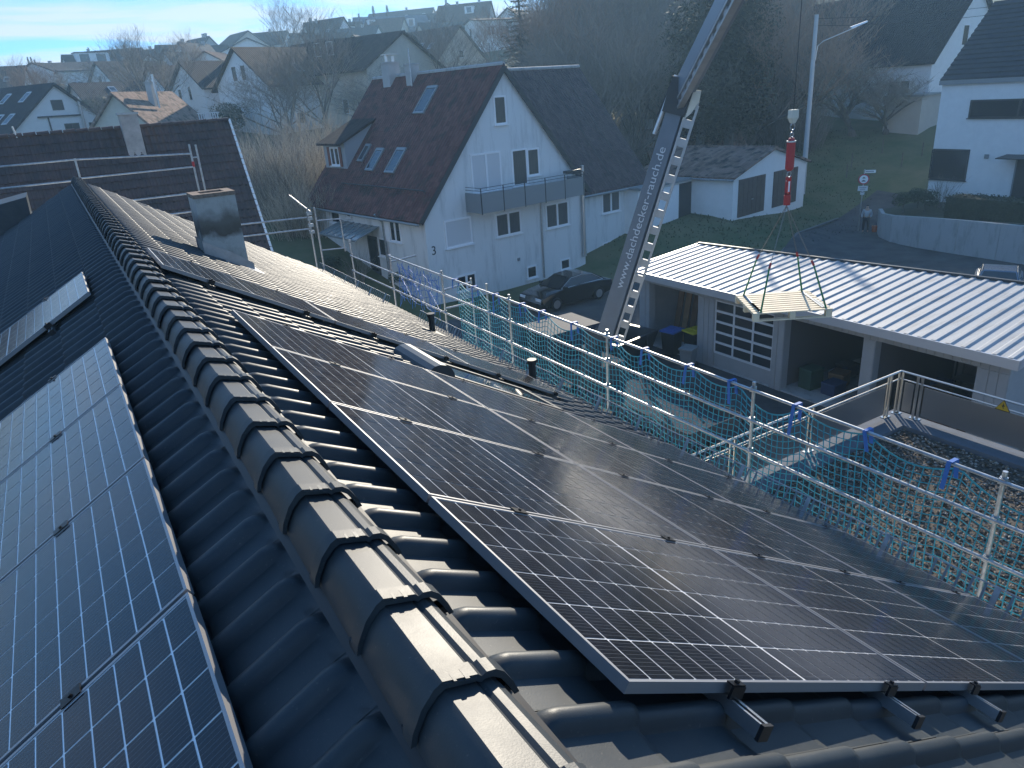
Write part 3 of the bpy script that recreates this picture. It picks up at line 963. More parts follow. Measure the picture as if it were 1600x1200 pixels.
def window(root, o, u, n, ww, hh, cols=1, frame='pvc', glass='glass', sill=True, fw=0.085, name='window'):
    """window at its lower-left corner o, u along the wall, n out of the wall"""
    z = np.array([0, 0, 1.])
    b = MB()
    d = 0.05

    def bar(u0, u1, z0, z1):
        b.obox(o + u * (u0 + u1) / 2 + z * (z0 + z1) / 2 + n * d / 2, u * (u1 - u0) / 2, n * d / 2, z * (z1 - z0) / 2)
    bar(0, fw, 0, hh); bar(ww - fw, ww, 0, hh)
    bar(fw, ww - fw, 0, fw); bar(fw, ww - fw, hh - fw, hh)
    for k in range(1, cols):
        bar(ww * k / cols - fw * .7, ww * k / cols + fw * .7, fw, hh - fw)
    f = b.build(name, MT[frame] if isinstance(frame, str) else frame, root)
    for k in range(cols):
        a, c = ww * k / cols + fw * .8, ww * (k + 1) / cols - fw * .8
        p = MB()
        p.obox(o + u * (a + c) / 2 + z * hh / 2 + n * 0.009, u * (c - a) / 2, n * 0.007, z * (hh / 2 - fw * .9))
        p.build('pane', MT[glass] if isinstance(glass, str) else glass, f)
    if sill:
        p = MB()
        p.obox(o + u * ww / 2 - z * 0.025 + n * 0.06, u * (ww / 2 + .06), n * 0.075, z * 0.022)
        p.build('sill', MT[frame] if isinstance(frame, str) else frame, f)
    return f


def shell(root, w, l, hw, hr, wall, below=6.0, name='wall'):
    b = MB()
    poly = [(-w / 2, 0, -below), (w / 2, 0, -below), (w / 2, 0, hw), (0, 0, hw + hr), (-w / 2, 0, hw)]
    b.prism(poly, (0, l, 0))
    return b.build(name, wall, root)


def gable_roof(root, w, l, hw, hr, roof, ov=0.4, ovy=0.35, th=0.16, cap=None, name='roof'):
    sl_ = math.hypot(w / 2, hr)
    ux, uz = (w / 2) / sl_, -hr / sl_
    out = []
    for sd in (-1, 1):
        b = MB()
        e = np.array([sd * (w / 2 + ov * ux), 0, hw + ov * uz])
        a = np.array([0, 0, hw + hr])
        nrm = np.array([sd * hr / sl_, 0, (w / 2) / sl_])
        b.prism([a + np.array([0, -ovy, 0.01]), e + np.array([0, -ovy, 0.01]), e + np.array([0, -ovy, 0.01]) + nrm * th, a + np.array([0, -ovy, 0.01]) + np.array([0, 0, th / nrm[2]])], (0, l + 2 * ovy, 0))
        out.append(b.build(name, roof, root))
    if cap:
        b = MB()
        zt_ = hw + hr + th * sl_ / (w / 2) + .0
        b.tube([(0, -ovy, zt_ - .03), (0, l + ovy, zt_ - .03)], .11, 7)
        b.build('ridge_cap', cap, root)
    return out


def on_slope(w, hw, hr, sd, y, s, h=0.0, th=0.16):
    """s metres down from the ridge on slope sd, h above the roof skin"""
    sl_ = math.hypot(w / 2, hr)
    nrm = np.array([sd * hr / sl_, 0, (w / 2) / sl_])
    d = np.array([sd * (w / 2) / sl_, 0, -hr / sl_])
    return np.array([0, y, hw + hr]) + np.array([0, 0, th / nrm[2]]) + d * s + nrm * h


def roof_window(root, w, hw, hr, sd, y, s, ww, ll, frame='greymetal', glass='skyglass'):
    P = lambda yy_, ss_, h: on_slope(w, hw, hr, sd, yy_, ss_, h)
    b = MB()
    def fr(ya, yb, sa, sb, h0, h1):
        up = P(0, 0, h1) - P(0, 0, h0)
        b.prism([P(ya, sa, h0), P(yb, sa, h0), P(yb, sb, h0), P(ya, sb, h0)], up)
    fr(y, y + .09, s, s + ll, -.02, .09); fr(y + ww - .09, y + ww, s, s + ll, -.02, .09)
    fr(y + .09, y + ww - .09, s, s + .16, -.02, .10); fr(y + .09, y + ww - .09, s + ll - .12, s + ll, -.02, .09)
    f = b.build('roof_window', MT[frame], root)
    p = MB()
    p.prism([P(y + .09, s + .16, .0), P(y + ww - .09, s + .16, 0), P(y + ww - .09, s + ll - .12, 0), P(y + .09, s + ll - .12, 0)], P(0, 0, .07) - P(0, 0, 0))
    p.build('pane', MT[glass], f)
    return f


def chimney(root, x, y, z0, z1, w_=.6, d_=.5, m=None, pots=1):
    b = MB(); b.box((x - w_ / 2, y - d_ / 2, z0), (x + w_ / 2, y + d_ / 2, z1))
    c = b.build('chimney', m or MT['greywall'], root)
    b = MB(); b.box((x - w_ / 2 - .05, y - d_ / 2 - .05, z1), (x + w_ / 2 + .05, y + d_ / 2 + .05, z1 + .08))
    b.build('chimney_cap', MT['concrete'], c)
    return c


def pipe(root, pts, r_=.05, m='galv', name='downpipe', n=8):
    b = MB(); b.tube(pts, r_, n)
    return smooth_angle(b.build(name, MT[m], root), 50)


RM = {
    'red': roof_mat('red_roof_tiles', (0.125, 0.054, 0.046), (0.21, 0.095, 0.076), moss=(0.085, 0.055, 0.046)),
    'redx': roof_mat('dark_roof_tiles_wing', (0.075, 0.058, 0.060), (0.13, 0.092, 0.09), axis='X'),
    'brown': roof_mat('brown_roof_tiles', (0.034, 0.025, 0.022), (0.075, 0.052, 0.043)),
    'rust': roof_mat('rust_roof_tiles', (0.065, 0.034, 0.026), (0.12, 0.066, 0.050)),
    'dark': roof_mat('dark_roof_tiles', (0.018, 0.020, 0.026), (0.036, 0.038, 0.046)),
    'grey': roof_mat('grey_roof_tiles', (0.040, 0.042, 0.048), (0.075, 0.076, 0.082)),
    'old': roof_mat('old_roof_tiles', (0.19, 0.125, 0.095), (0.34, 0.24, 0.19), moss=(0.06, 0.05, 0.04)),
    'blue': roof_mat('slate_blue_tiles', (0.10, 0.12, 0.16), (0.16, 0.19, 0.24)),
}

# ------------------------------------------------------------------ house number 3
Ax, Ay = 18.33, 33.17
TH = R(8.077)
tu, nu = np.array([math.cos(TH), math.sin(TH), 0]), np.array([-math.sin(TH), math.cos(TH), 0])
org = np.array([Ax, Ay, GZ]) + tu * 1.36
h3 = thing('white_house', 'white house with dark red tiled roof, grey balcony and the number 3 on its gable', 'house', org, TH)
w3, l3, hw3, hr3 = 10.9, 12.4, 4.72, 6.35
shell(h3, w3, l3, hw3, hr3, MT['white_wall'], 0.6)
sl3 = math.hypot(w3 / 2, hr3)
rf = gable_roof(h3, w3, l3, hw3, hr3, RM['red'], ov=.5, ovy=.18, cap=MT['concrete'])
rf[1].data.materials.clear(); rf[1].data.materials.append(RM['redx'])
F = lambda u, z: np.array([u - 1.36, 0.0, z])
X_, Y_, N_ = np.array([1., 0, 0]), np.array([0, 1., 0]), np.array([0, -1., 0])
window(h3, F(0.68, 8.48), X_, N_, .80, 1.36, 1, glass='cglass')
window(h3, F(1.62, 5.35), X_, N_, 1.05, 1.85, 1, name='balcony_door', glass='cglass')
window(h3, F(2.67, 5.75), X_, N_, .85, 1.40, 1, glass='cglass')
window(h3, F(0.27, 2.90), X_, N_, 1.72, 1.22, 2, glass='cglass')
window(h3, F(3.80, 2.78), X_, N_, 1.74, 1.34, 2, glass='cglass')
for u, z, ww, hh, c in ((-1.03, 5.35, 1.92, 1.88, 2), (-2.97, 2.90, 1.66, 1.38, 1)):
    f = window(h3, F(u, z), X_, N_, ww, hh, c, glass='shutter')
    b = MB()
    for i in range(int((hh - .2) / .06)):
        for k in range(c):
            b.box((u - 1.36 + ww * k / c + .07, -.022, z + .09 + i * .06), (u - 1.36 + ww * (k + 1) / c - .07, -.017, z + .09 + i * .06 + .045))
    b.build('shutter_slat', MT['shutter'], f, kind='stuff')
window(h3, F(-2.55, 0.55), X_, N_, 1.25, .85, 2)
window(h3, F(2.2, .27), X_, N_, .74, .70, 1)
window(h3, F(4.76, .25), X_, N_, .75, .63, 1)
# balcony with five grey panels and a wire rail
b = MB(); b.box((F(-1.5, 0)[0], -1.25, 4.58), (F(5.55, 0)[0], 0.0, 4.74))
bal = b.build('balcony', MT['concrete'], h3)
for i in range(5):
    b = MB(); a = -1.5 + i * 1.41
    b.box((F(a + .03, 0)[0], -1.30, 4.50), (F(a + 1.38, 0)[0], -1.262, 5.45))
    b.build('balcony_panel', MT['greymetal'], bal)
for u in (-1.5, 5.55):
    b = MB(); b.box((F(u, 0)[0] - .02, -1.26, 4.50), (F(u, 0)[0] + .02, -.01, 5.45)); b.build('balcony_panel', MT['greymetal'], bal)
b = MB()
for z in (5.58, 5.72):
    b.tube([(F(-1.5, 0)[0], -.03, z), (F(-1.5, 0)[0], -1.28, z), (F(5.55, 0)[0], -1.28, z), (F(5.55, 0)[0], -.03, z)], .014, 5)
for i in range(6):
    b.box((F(-1.5 + i * 1.41, 0)[0] - .02, -1.31, 4.45), (F(-1.5 + i * 1.41, 0)[0] + .02, -1.27, 5.73))
b.box((F(4.4, 0)[0], -1.2, 5.72), (F(5.5, 0)[0], -.9, 5.86))
b.build('balcony_rail', MT['darkmetal'], bal)
pipe(h3, [F(3.45, .1) + N_ * .06, F(3.45, 4.55) + N_ * .06], .045)
fl = pipe(h3, [F(6.60, .95) + N_ * .16, F(6.60, 5.9) + N_ * .16], .10, name='flue_pipe', m='alu', n=12)
b = MB(); b.tube([F(6.60, .78) + N_ * .16, F(6.60, 1.05) + N_ * .16], .13, 12); b.tube([F(6.60, .95) + N_ * .16, F(6.60, .95)], .08, 10); b.build('flue_elbow', MT['alu'], fl)
b = MB(); b.box((F(1.6, 0)[0], -.06, 1.42), (F(1.75, 0)[0], -.0, 1.57)); b.build('vent_grille', MT['greymetal'], h3)


def text(name, body, size, mw, m, parent=None, loc=(0, 0, 0), ext=.004):
    cu = bpy.data.curves.new(name, 'FONT')
    cu.body = body; cu.size = size; cu.extrude = ext; cu.align_x = 'CENTER'; cu.align_y = 'CENTER'
    o = bpy.data.objects.new(name + '_c', cu); COL.objects.link(o)
    dg = bpy.context.evaluated_depsgraph_get()
    me = bpy.data.meshes.new_from_object(o.evaluated_get(dg))
    bpy.data.objects.remove(o); bpy.data.curves.remove(cu)
    me.materials.clear(); me.materials.append(m)
    t_ = bpy.data.objects.new(name, me); COL.objects.link(t_)
    if parent: t_.parent = parent
    t_.matrix_parent_inverse = Matrix.Identity(4)
    t_.matrix_local = mw
    return t_


num = text('house_number', '3', 0.62, Matrix.Translation(F(-3.72, 2.93) + N_ * .012) @ Matrix.Rotation(R(90), 4, 'X'), MT['darkmetal'], h3)
# left facade
LP = lambda v, z: np.array([-w3 / 2, v, z])
nl = np.array([-1., 0, 0])
window(h3, LP(2.28, 3.14), Y_, nl, 1.08, 1.36, 2)
window(h3, LP(7.45, 4.0), Y_, nl, .55, .78, 1)
window(h3, LP(8.85, 3.55), Y_, nl, 1.1, 1.22, 1)
for v in (3.40, 10.0):
    b = MB(); b.box((-w3 / 2 - .06, v, 3.1 if v < 5 else 3.5), (-w3 / 2 - .012, v + .55, 4.5 if v < 5 else 4.75)); b.build('window_shutter', MT['pvc'], h3)
b = MB(); b.box((-w3 / 2 - .05, 4.9, 1.1), (-w3 / 2 - .0, 5.9, 3.2)); dr_ = b.build('door', MT['darkmetal'], h3)
b = MB(); b.box((-w3 / 2 - .07, 5.05, 1.3), (-w3 / 2 - .05, 5.75, 3.0)); b.build('door_glass', MT['glass'], dr_)
window(h3, LP(3.95, 2.2), Y_, nl, .8, 1.0, 1)
b = MB()
b.prism([(-w3 / 2, 4.5, 3.75), (-w3 / 2 - 1.5, 4.5, 3.25), (-w3 / 2 - 1.5, 4.5, 3.28), (-w3 / 2, 4.5, 3.79)], (0, 4.2, 0))
cnp = b.build('door_canopy', mat('canopy_glass', (0.22, 0.26, 0.26), .15, spec=.8), h3)
b = MB()
for i in range(7):
    y_ = 4.5 + i * .7
    b.beam((-w3 / 2, y_, 3.80), (-w3 / 2 - 1.52, y_, 3.29), .05, .05)
b.beam((-w3 / 2 - 1.52, 4.45, 3.27), (-w3 / 2 - 1.52, 8.75, 3.27), .06, .09)
b.build('canopy_bar', MT['greymetal'], cnp)
pipe(h3, [LP(3.9, 4.55) + nl * .5, LP(3.9, 4.3) + nl * .35, LP(3.9, 4.1) + nl * .09, LP(3.9, 0.4) + nl * .09], .06)
# roof furniture
for (v, s, ww, ll) in ((4.55, 1.05, 1.05, 1.75), (6.6, 5.0, .85, 1.45), (4.35, 4.95, .95, 1.55), (8.3, 4.75, .6, 1.15)):
    roof_window(h3, w3, hw3, hr3, -1, v, s, ww, ll)
b = MB()
zs = [on_slope(w3, hw3, hr3, -1, v, 7.45, .22) for v in (0.4, 8.9)]
b.tube(zs, .025, 5)
z2 = [on_slope(w3, hw3, hr3, -1, v, 7.42, .12) for v in (0.4, 8.9)]
b.tube(z2, .02, 5)
for i in range(14):
    v = .5 + i * .64
    b.beam(on_slope(w3, hw3, hr3, -1, v, 7.5, 0), on_slope(w3, hw3, hr3, -1, v, 7.45, .24), .03, .02)
b.build('snow_rail', MT['darkmetal'], h3)
# shed dormer at the far end, with a red shuttered window
dy0, dy1 = 9.6, 12.3
top = on_slope(w3, hw3, hr3, -1, 0, 3.1, 0); bot = on_slope(w3, hw3, hr3, -1, 0, 6.4, 0)
xf = bot[0]
dm_ = MB()
dm_.prism([(xf, dy0, bot[2] - .2), (xf, dy0, bot[2] + 1.45), (top[0], dy0, top[2] - .1), (top[0] + .2, dy0, bot[2] - .2)], (0, dy1 - dy0, 0))
do = dm_.build('dormer', mat('dormer_sheet', (0.36, 0.38, 0.40), .6, .2), h3)
b = MB()
b.prism([(xf - .35, dy0 - .12, bot[2] + 1.30), (xf - .35, dy0 - .12, bot[2] + 1.42), (top[0] + .1, dy0 - .12, top[2] + .12), (top[0] + .1, dy0 - .12, top[2] - .0)], (0, dy1 - dy0 + .3, 0))
b.build('dormer_roof', RM['brown'], do)
window(do, np.array([xf, dy0 + .75, bot[2] + .15]), Y_, nl, 1.1, 1.05, 2)
for yq in (dy0 + .45, dy0 + 1.9):
    b = MB(); b.box((xf - .06, yq, bot[2] + .12), (xf - .02, yq + .28, bot[2] + 1.2)); b.build('dormer_shutter', mat('red_brown', (.22, .07, .04), .6), do)
chimney(h3, -.15, 10.2, 9.8, 12.0, .75, .8, MT['greywall'])
c2 = chimney(h3, -.25, 7.7, 9.9, 11.75, .6, .55, MT['greywall'])
pipe(h3, [(-.55, 7.4, 10.6), (-.55, 7.4, 12.6)], .05, 'galv', 'antenna_mast')
b = MB(); b.tube([(-.35, 10.2, 12.1), (-.35, 10.2, 12.45)], .10, 10); b.tube([(.1, 10.2, 12.1), (.1, 10.2, 12.4)], .10, 10); b.box((-.5, 9.85, 12.46), (.3, 10.55, 12.5)); b.build('chimney_pot', MT['alu'], h3)
# right wing
wy, wx1 = 1.0, 11.9
b = MB()
wp = [(0, wy, -.6), (0, wy, 4.35), (0, 6.9, 11.0), (0, 12.2, 4.35), (0, 12.2, -.6)]
b.prism([(5.44, p[1], p[2]) for p in wp], (wx1 - 5.44, 0, 0))
b.build('wing_wall', MT['white_wall'], h3)
for sgn, ya, yb in ((1, wy - .35, 6.9), (-1, 12.6, 6.9)):
    b = MB()
    z0 = 4.35 - .35 * 1.12
    b.prism([(.6, ya, z0), (.6, yb, 11.0), (.6, yb, 11.24), (.6, ya, z0 + .24)], (wx1 + .3 - .6, 0, 0))
    b.build('wing_roof', RM['redx'], h3)
b = MB(); b.tube([(.6, 6.9, 11.24), (wx1 + .3, 6.9, 11.24)], .11, 7); b.build('ridge_cap', MT['concrete'], h3)
for u in (9.1, 10.6):
    pipe(h3, [np.array([u - .2, 6.3, 10.72]), np.array([u - .2, 1.2, 4.95])], .015, 'darkmetal', 'lightning_wire', 5)
window(h3, np.array([7.95, wy, 2.7]), X_, N_, 1.6, 1.30, 2, glass='cglass')
window(h3, np.array([7.95, wy, -.1]), X_, N_, 1.6, 1.05, 2)
b = MB(); b.tube([(5.6, wy - .45, 4.0), (wx1 + .2, wy - .45, 4.0)], .07, 8); b.build('gutter', MT['greymetal'], h3)
pipe(h3, [np.array([5.62, wy - .4, 3.95]), np.array([5.62, wy - .07, 3.6]), np.array([5.62, wy - .07, .2])], .05)
for sd in (-1, 1):
    b = MB()
    e = np.array([sd * (w3 / 2 + .5 * (w3 / 2) / sl3), -.2, hw3 - .5 * hr3 / sl3]); a = np.array([0, -.2, hw3 + hr3])
    b.beam(a + np.array([0, 0, .03]), e + np.array([0, 0, .03]), .05, .24, (sd * hr3, 0, w3 / 2))
    b.build('verge_board', MT['darkmetal'], h3)
b = MB(); b.tube([(-w3 / 2 - .42, -.1, 4.32), (-w3 / 2 - .42, l3 + .1, 4.32)], .07, 8); b.build('gutter', MT['greymetal'], h3)

# ------------------------------------------------------------------ neighbour with the dark steep roof behind our ridge
nb = thing('dark_roof_house', 'neighbouring house with steep dark brown roof and white verge, beyond the ridge', 'house', (1.0, 33.2, GZ))
b = MB()
b.prism([(-9, -3.2, 0), (-9, 3.2, 0), (-9, 3.2, 4.3), (-9, 0, 9.45), (-9, -3.2, 4.3)], (14.2, 0, 0))
b.build('wall', MT['greywall'], nb)
for sg in (-1, 1):
    b = MB()
    b.prism([(-9.4, 0, 9.5), (-9.4, sg * 3.6, 3.75), (-9.4, sg * 3.66, 3.85), (-9.4, 0, 9.66)], (14.75, 0, 0))
    b.build('roof', RM['brown'] if sg > 0 else mat('roof_bed', (.03, .025, .022), .9), nb)
# real tiles on the slope that faces us
sl_n = math.hypot(3.6, 5.75)
dS = np.array([0, -3.6, -5.75]) / sl_n; nS = np.array([0, -5.75, 3.6]) / sl_n
nt_m = mat('weathered_tile', (.040, .033, .031), .6, col2=(.12, .068, .055), nscale=1.1)
b = MB()
rr = random.Random(5)
for r_ in range(19):
    for k in range(62):
        x = -9.4 + k * .238
        h0 = rr.uniform(.02, .03)
        p0 = np.array([x, 0, 9.62]) + dS * (r_ * .355) + nS * (h0 - .0)
        p1 = p0 + dS * .40 + nS * .035
        ex = np.array([.232, 0, 0])
        b.add([p0, p0 + ex * .35, p0 + ex * .62 + nS * .045, p0 + ex, p1, p1 + ex * .35, p1 + ex * .62 + nS * .045, p1 + ex, p1 - nS * .03, p1 + ex - nS * .03],
              [(0, 4, 5, 1), (1, 5, 6, 2), (2, 6, 7, 3), (4, 8, 9, 7, 6, 5)])
b.build('roof_tile', nt_m, nb, kind='stuff')
b = MB()
for i in range(26):
    a = np.array([5.31, 0, 9.68]) + dS * (i * .262) + nS * .02
    b.obox(a + dS * .12, (.045, 0, 0), dS * .115, nS * .05)
b.build('verge_cap', MT['white_plain'], nb, kind='stuff')
b = MB()
for i in range(34):
    x = -9.3 + i * .43
    b.tube([(x, 0, 9.66), (x + .40, 0, 9.68)], .09, 7)
b.build('ridge_cap', nt_m, nb, kind='stuff')
chimney(nb, 1.55, -.35, 8.6, 10.12, .62, .62, mat('chimney_slab', (.42, .38, .35), .9, noise=.2, nscale=4))
for x in (-3.2, -2.2):
    pipe(nb, [(x, -.05, 9.6), (x - .05, -.05, 10.0)], .03, 'alu', 'vent_stub')

# little flat grey outbuilding at the left edge
ob = thing('outbuilding', 'small pale outbuilding with flat roof at the left edge, below the dark roof', 'shed', (-3.9, 25.0, GZ))
b = MB(); b.box((-1.6, -1.2, 0), (1.5, 1.2, 5.6)); b.build('wall', MT['greywall'], ob)
b = MB(); b.prism([(-1.9, -1.4, 5.85), (1.8, -1.4, 5.6), (1.8, -1.4, 5.72), (-1.9, -1.4, 5.98)], (0, 2.8, 0)); b.build('roof', MT['shutter'], ob)
# ------------------------------------------------------------------ twin garage on the bank
tg = thing('twin_garage', 'white twin garage with tiled gable roof and two brown doors, beyond the grass bank', 'garage', (35.72, 32.72, -7.35), R(10.65))
tg.location = Vector((35.72, 32.72, -7.35)) + Vector((math.cos(R(10.65)), math.sin(R(10.65)), 0)) * 4.65
w_, l_, hw_, hr_ = 9.3, 7.4, 2.62, 1.30
shell(tg, w_, l_, hw_, hr_, MT['white_plain'], 1.2)
gable_roof(tg, w_, l_, hw_, hr_, RM['old'], ov=.3, ovy=.25, th=.12, cap=RM['old'])
for u in (-4.05, .25):
    b = MB(); b.box((u, -.05, 0.05), (u + 3.2, .02, 2.42))
    d_ = b.build('garage_door', MT['browndoor'], tg)
    b = MB(); b.box((u + 1.5, -.10, 1.0), (u + 1.72, -.05, 1.06)); b.build('handle', MT['alu'], d_)
    for i in range(6):
        b = MB(); b.box((u + .02 + i * .53, -.066, .10), (u + .50 + i * .53, -.05, 2.38)); b.build('board', MT['browndoor'], d_)
b = MB(); b.box((-4.65 - 5.6, 3.1, -1.2), (-4.65, 7.2, 2.45)); b.build('side_shed', MT['white_plain'], tg)
b = MB(); b.box((-4.65 - 1.5, 3.03, 0), (-4.65 - .1, 3.1, 2.3)); b.build('side_door', MT['darkmetal'], tg)
b = MB(); b.box((-4.65 - 5.4, 2.98, .05), (-4.65 - 1.55, 3.08, 2.32)); b.build('sliding_door', MT['pvc'], tg)
b = MB(); b.box((-4.65 - 5.8, 2.8, 2.46), (-4.65 - .3, 7.4, 2.6)); b.build('shed_roof', MT['greymetal'], tg)
b = MB(); b.tube([(-4.98, -.2, 2.50), (-4.98, 7.6, 2.50)], .07, 8); b.build('gutter', MT['galv'], tg)

# ------------------------------------------------------------------ long garage with the corrugated roof
mg = thing('workshop_garage', 'long grey workshop garage with corrugated metal roof and open bays', 'garage', (20.5, 14.9, GZ))
xf = 18.55
zl, zt = -6.2, -5.96
clad = mat('grey_cladding', (0.36, 0.37, 0.375), .6, noise=.08, nscale=2)


def wall_piece(y0, y1, z0, z1, name='pillar', x0=xf, x1=xf + .3, m=clad):
    b = MB(); b.box((x0, y0, z0), (x1, y1, z1))
    # cladding boards standing proud
    y = y0 + .02
    while y < y1 - .15:
        b.box((x0 - .018, y, z0 + .01), (x0, min(y + .20, y1 - .02), z1 - .01)); y += .235
    return b.build(name, m, mg, world=True)


for y0, y1 in ((21.25, 21.85), (17.82, 18.62), (14.75, 15.2), (11.6, 11.98), (8.0, 8.78)):
    wall_piece(y0, y1, GZ, zl)
wall_piece(8.0, 21.85, zl, zt, 'lintel')
b = MB()
b.box((23.6, 8.0, GZ), (23.9, 22.3, -5.75)); b.box((xf + .3, 21.6, GZ), (23.6, 21.85, zt)); b.box((xf + .3, 8.0, GZ), (23.9, 8.25, -5.80))
b.build('wall', clad, mg, world=True)
for y in (18.2, 14.95, 11.8):
    b = MB(); b.box((xf + .3, y - .08, GZ), (23.6, y + .08, zt)); b.build('partition', mat('partition_board', (.14, .14, .14), .9), mg, world=True)
b = MB(); b.box((xf, 8.0, GZ), (23.7, 21.8, GZ + .06)); b.build('floor_slab', MT['concrete'], mg, world=True)
# corrugated roof, fourteen sheets
fr0, fr1 = np.array([17.95, 21.95, -5.66]), np.array([18.15, 7.72, -5.66])
bk0, bk1 = np.array([22.6, 22.7, -5.50]), np.array([24.9, 8.5, -5.50])
roofm = stained('trapezoidal_sheet', (0.42, 0.43, 0.44), (0.22, 0.21, 0.20), .9, (.25, 1.6, 1.0), .62)
roofm.node_tree.nodes['Principled BSDF'].inputs['Metallic'].default_value = .15
prof = [(0, .0), (.28, 0.0), (.40, .042), (.66, .042), (.78, 0.0), (1.0, 0.0)]
NR = 38
per = [3, 3, 3, 3, 2, 3, 3, 2, 3, 3, 3, 2, 3, 2]
i0 = 0
for nrib in per:
    vs, n_ = [], 0
    for i in range(nrib):
        for (a, h) in (prof if i == nrib - 1 else prof[:-1]):
            f_ = (i0 + i + a) / NR
            for A_, B_ in ((fr0, fr1), (bk0, bk1)):
                p = A_ + (B_ - A_) * f_
                vs.append(p + np.array([0, 0, h]))
            n_ += 1
    b = MB(); b.add(vs, [(2 * k, 2 * k + 2, 2 * k + 3, 2 * k + 1)[::-1] for k in range(n_ - 1)])
    lo = [(p[0], p[1], p[2] - .012) for p in vs]
    b.add(lo, [(2 * k, 2 * k + 2, 2 * k + 3, 2 * k + 1) for k in range(n_ - 1)])
    b.build('roof_sheet', roofm, mg, world=True)
    i0 += nrib
b = MB()
b.beam(fr0 + (-.03, .05, -.10), fr1 + (-.03, -.05, -.10), .05, .26)
b.beam(fr1 + (0, -.03, -.10), bk1 + (0, -.03, -.10), .05, .26)
b.beam(fr0 + (0, .03, -.06), bk0 + (0, .03, -.06), .05, .20)
b.build('fascia', mat('fascia_sheet', (.55, .56, .58), .4, .4), mg, world=True)
b = MB(); b.beam(bk0 + (.03, 0, .03), bk1 + (.03, 0, .03), .12, .12); b.build('back_gutter', MT['darkmetal'], mg, world=True)
# glazed sectional door, three by five lights over a blank panel
yA, yB = 17.80, 15.22
sd_ = MB(); sd_.box((xf + .06, yB, GZ + .05), (xf + .10, yA, GZ + .62))
sd_o = sd_.build('sectional_door', clad, mg, world=True)
b = MB()
zs = np.linspace(GZ + .62, zl - .02, 6)
for z in zs: b.box((xf + .04, yB, z - .04), (xf + .11, yA, z + .04))
for k in range(4):
    y = yB + (yA - yB) * k / 3
    b.box((xf + .045, y - .035, GZ + .62), (xf + .105, y + .035, zl))
b.build('glazing_bar', MT['shutter'], sd_o, world=True)
for j in range(5):
    for k in range(3):
        b = MB(); b.box((xf + .07, yB + (yA - yB) * k / 3 + .035, zs[j] + .04), (xf + .078, yB + (yA - yB) * (k + 1) / 3 - .035, zs[j + 1] - .04))
        b.build('pane', MT['glass'], sd_o, world=True)
b = MB(); b.box((20.2, 7.955, -7.0), (20.75, 7.99, -6.55)); sg = b.build('plate', MT['pvc'], mg, world=True)

# things standing in the open bays
for k in range(7):
    p0 = np.array([19.6 + .1 * k, 20.9 - .33 * k, GZ + .06]); p1 = p0 + np.array([.5, .08, 2.25])
    b = MB(); b.beam(p0, p1, .28, .04, (1, 0, 0))
    o = b.build('timber_board', mat('board_wood_%d' % k, ((.20, .12, .07), (.30, .19, .10), (.16, .10, .06))[k % 3], .8, noise=.2, nscale=3))
    tag(o, 'brown timber board leaning in the left open bay, %s from the left' % ORD[k], 'board', 'boards leaning in the open bay')


def wheelie(x, y, lid, label, body=(0.02, 0.022, 0.024), sc=1.0, rz=R(90)):
    r_ = thing('wheelie_bin', label, 'bin', (x, y, GZ + (.06 if x > 18.5 else .02)), rz, 'rubbish bins by the garage')
    b = MB()
    a, c = .24 * sc, .30 * sc
    lo = [(-a, -a, .08), (a, -a, .08), (a, a, .08), (-a, a, .08)]; hi = [(-c, -c, .98 * sc), (c, -c, .98 * sc), (c, c * 1.1, .98 * sc), (-c, c * 1.1, .98 * sc)]
    b.add(lo + hi, [(3, 2, 1, 0), (4, 5, 6, 7), (0, 1, 5, 4), (1, 2, 6, 5), (2, 3, 7, 6), (3, 0, 4, 7)])
    bm_ = mat('bin_body', body, .5)
    b.build('body', bm_, r_)
    b = MB(); b.prism([(-c - .03, -c - .05, .98 * sc), (c + .03, -c - .05, .98 * sc), (c + .03, c * 1.1 + .04, 1.0 * sc), (-c - .03, c * 1.1 + .04, 1.0 * sc)], (0, 0, .06))
    b.box((-.2, -c * .2, 1.04 * sc), (.2, c * .6, 1.07 * sc))
    b.build('lid', mat('bin_lid', lid, .5), r_)
    for sx in (-.24, .20):
        b = MB(); b.tube([(sx, .26 * sc, .11), (sx + .05, .26 * sc, .11)], .11, 14); b.build('wheel', MT['black'], r_)
    b = MB(); b.tube([(-.22, c * 1.1 + .08, .95 * sc), (.22, c * 1.1 + .08, .95 * sc)], .018, 6); b.build('handle', MT['black'], r_)
    return r_


wheelie(18.35, 19.75, (.04, .12, .40), 'black wheelie bin with a blue lid, left of the yellow-lidded one', rz=R(-80))
wheelie(18.85, 19.05, (.55, .48, .03), 'black wheelie bin with a yellow lid in front of the open bay', rz=R(-95))
wheelie(17.75, 18.25, (.25, .27, .28), 'grey dustbin with a grey lid before the garage pillar', (.22, .24, .25), .8, rz=R(-70))
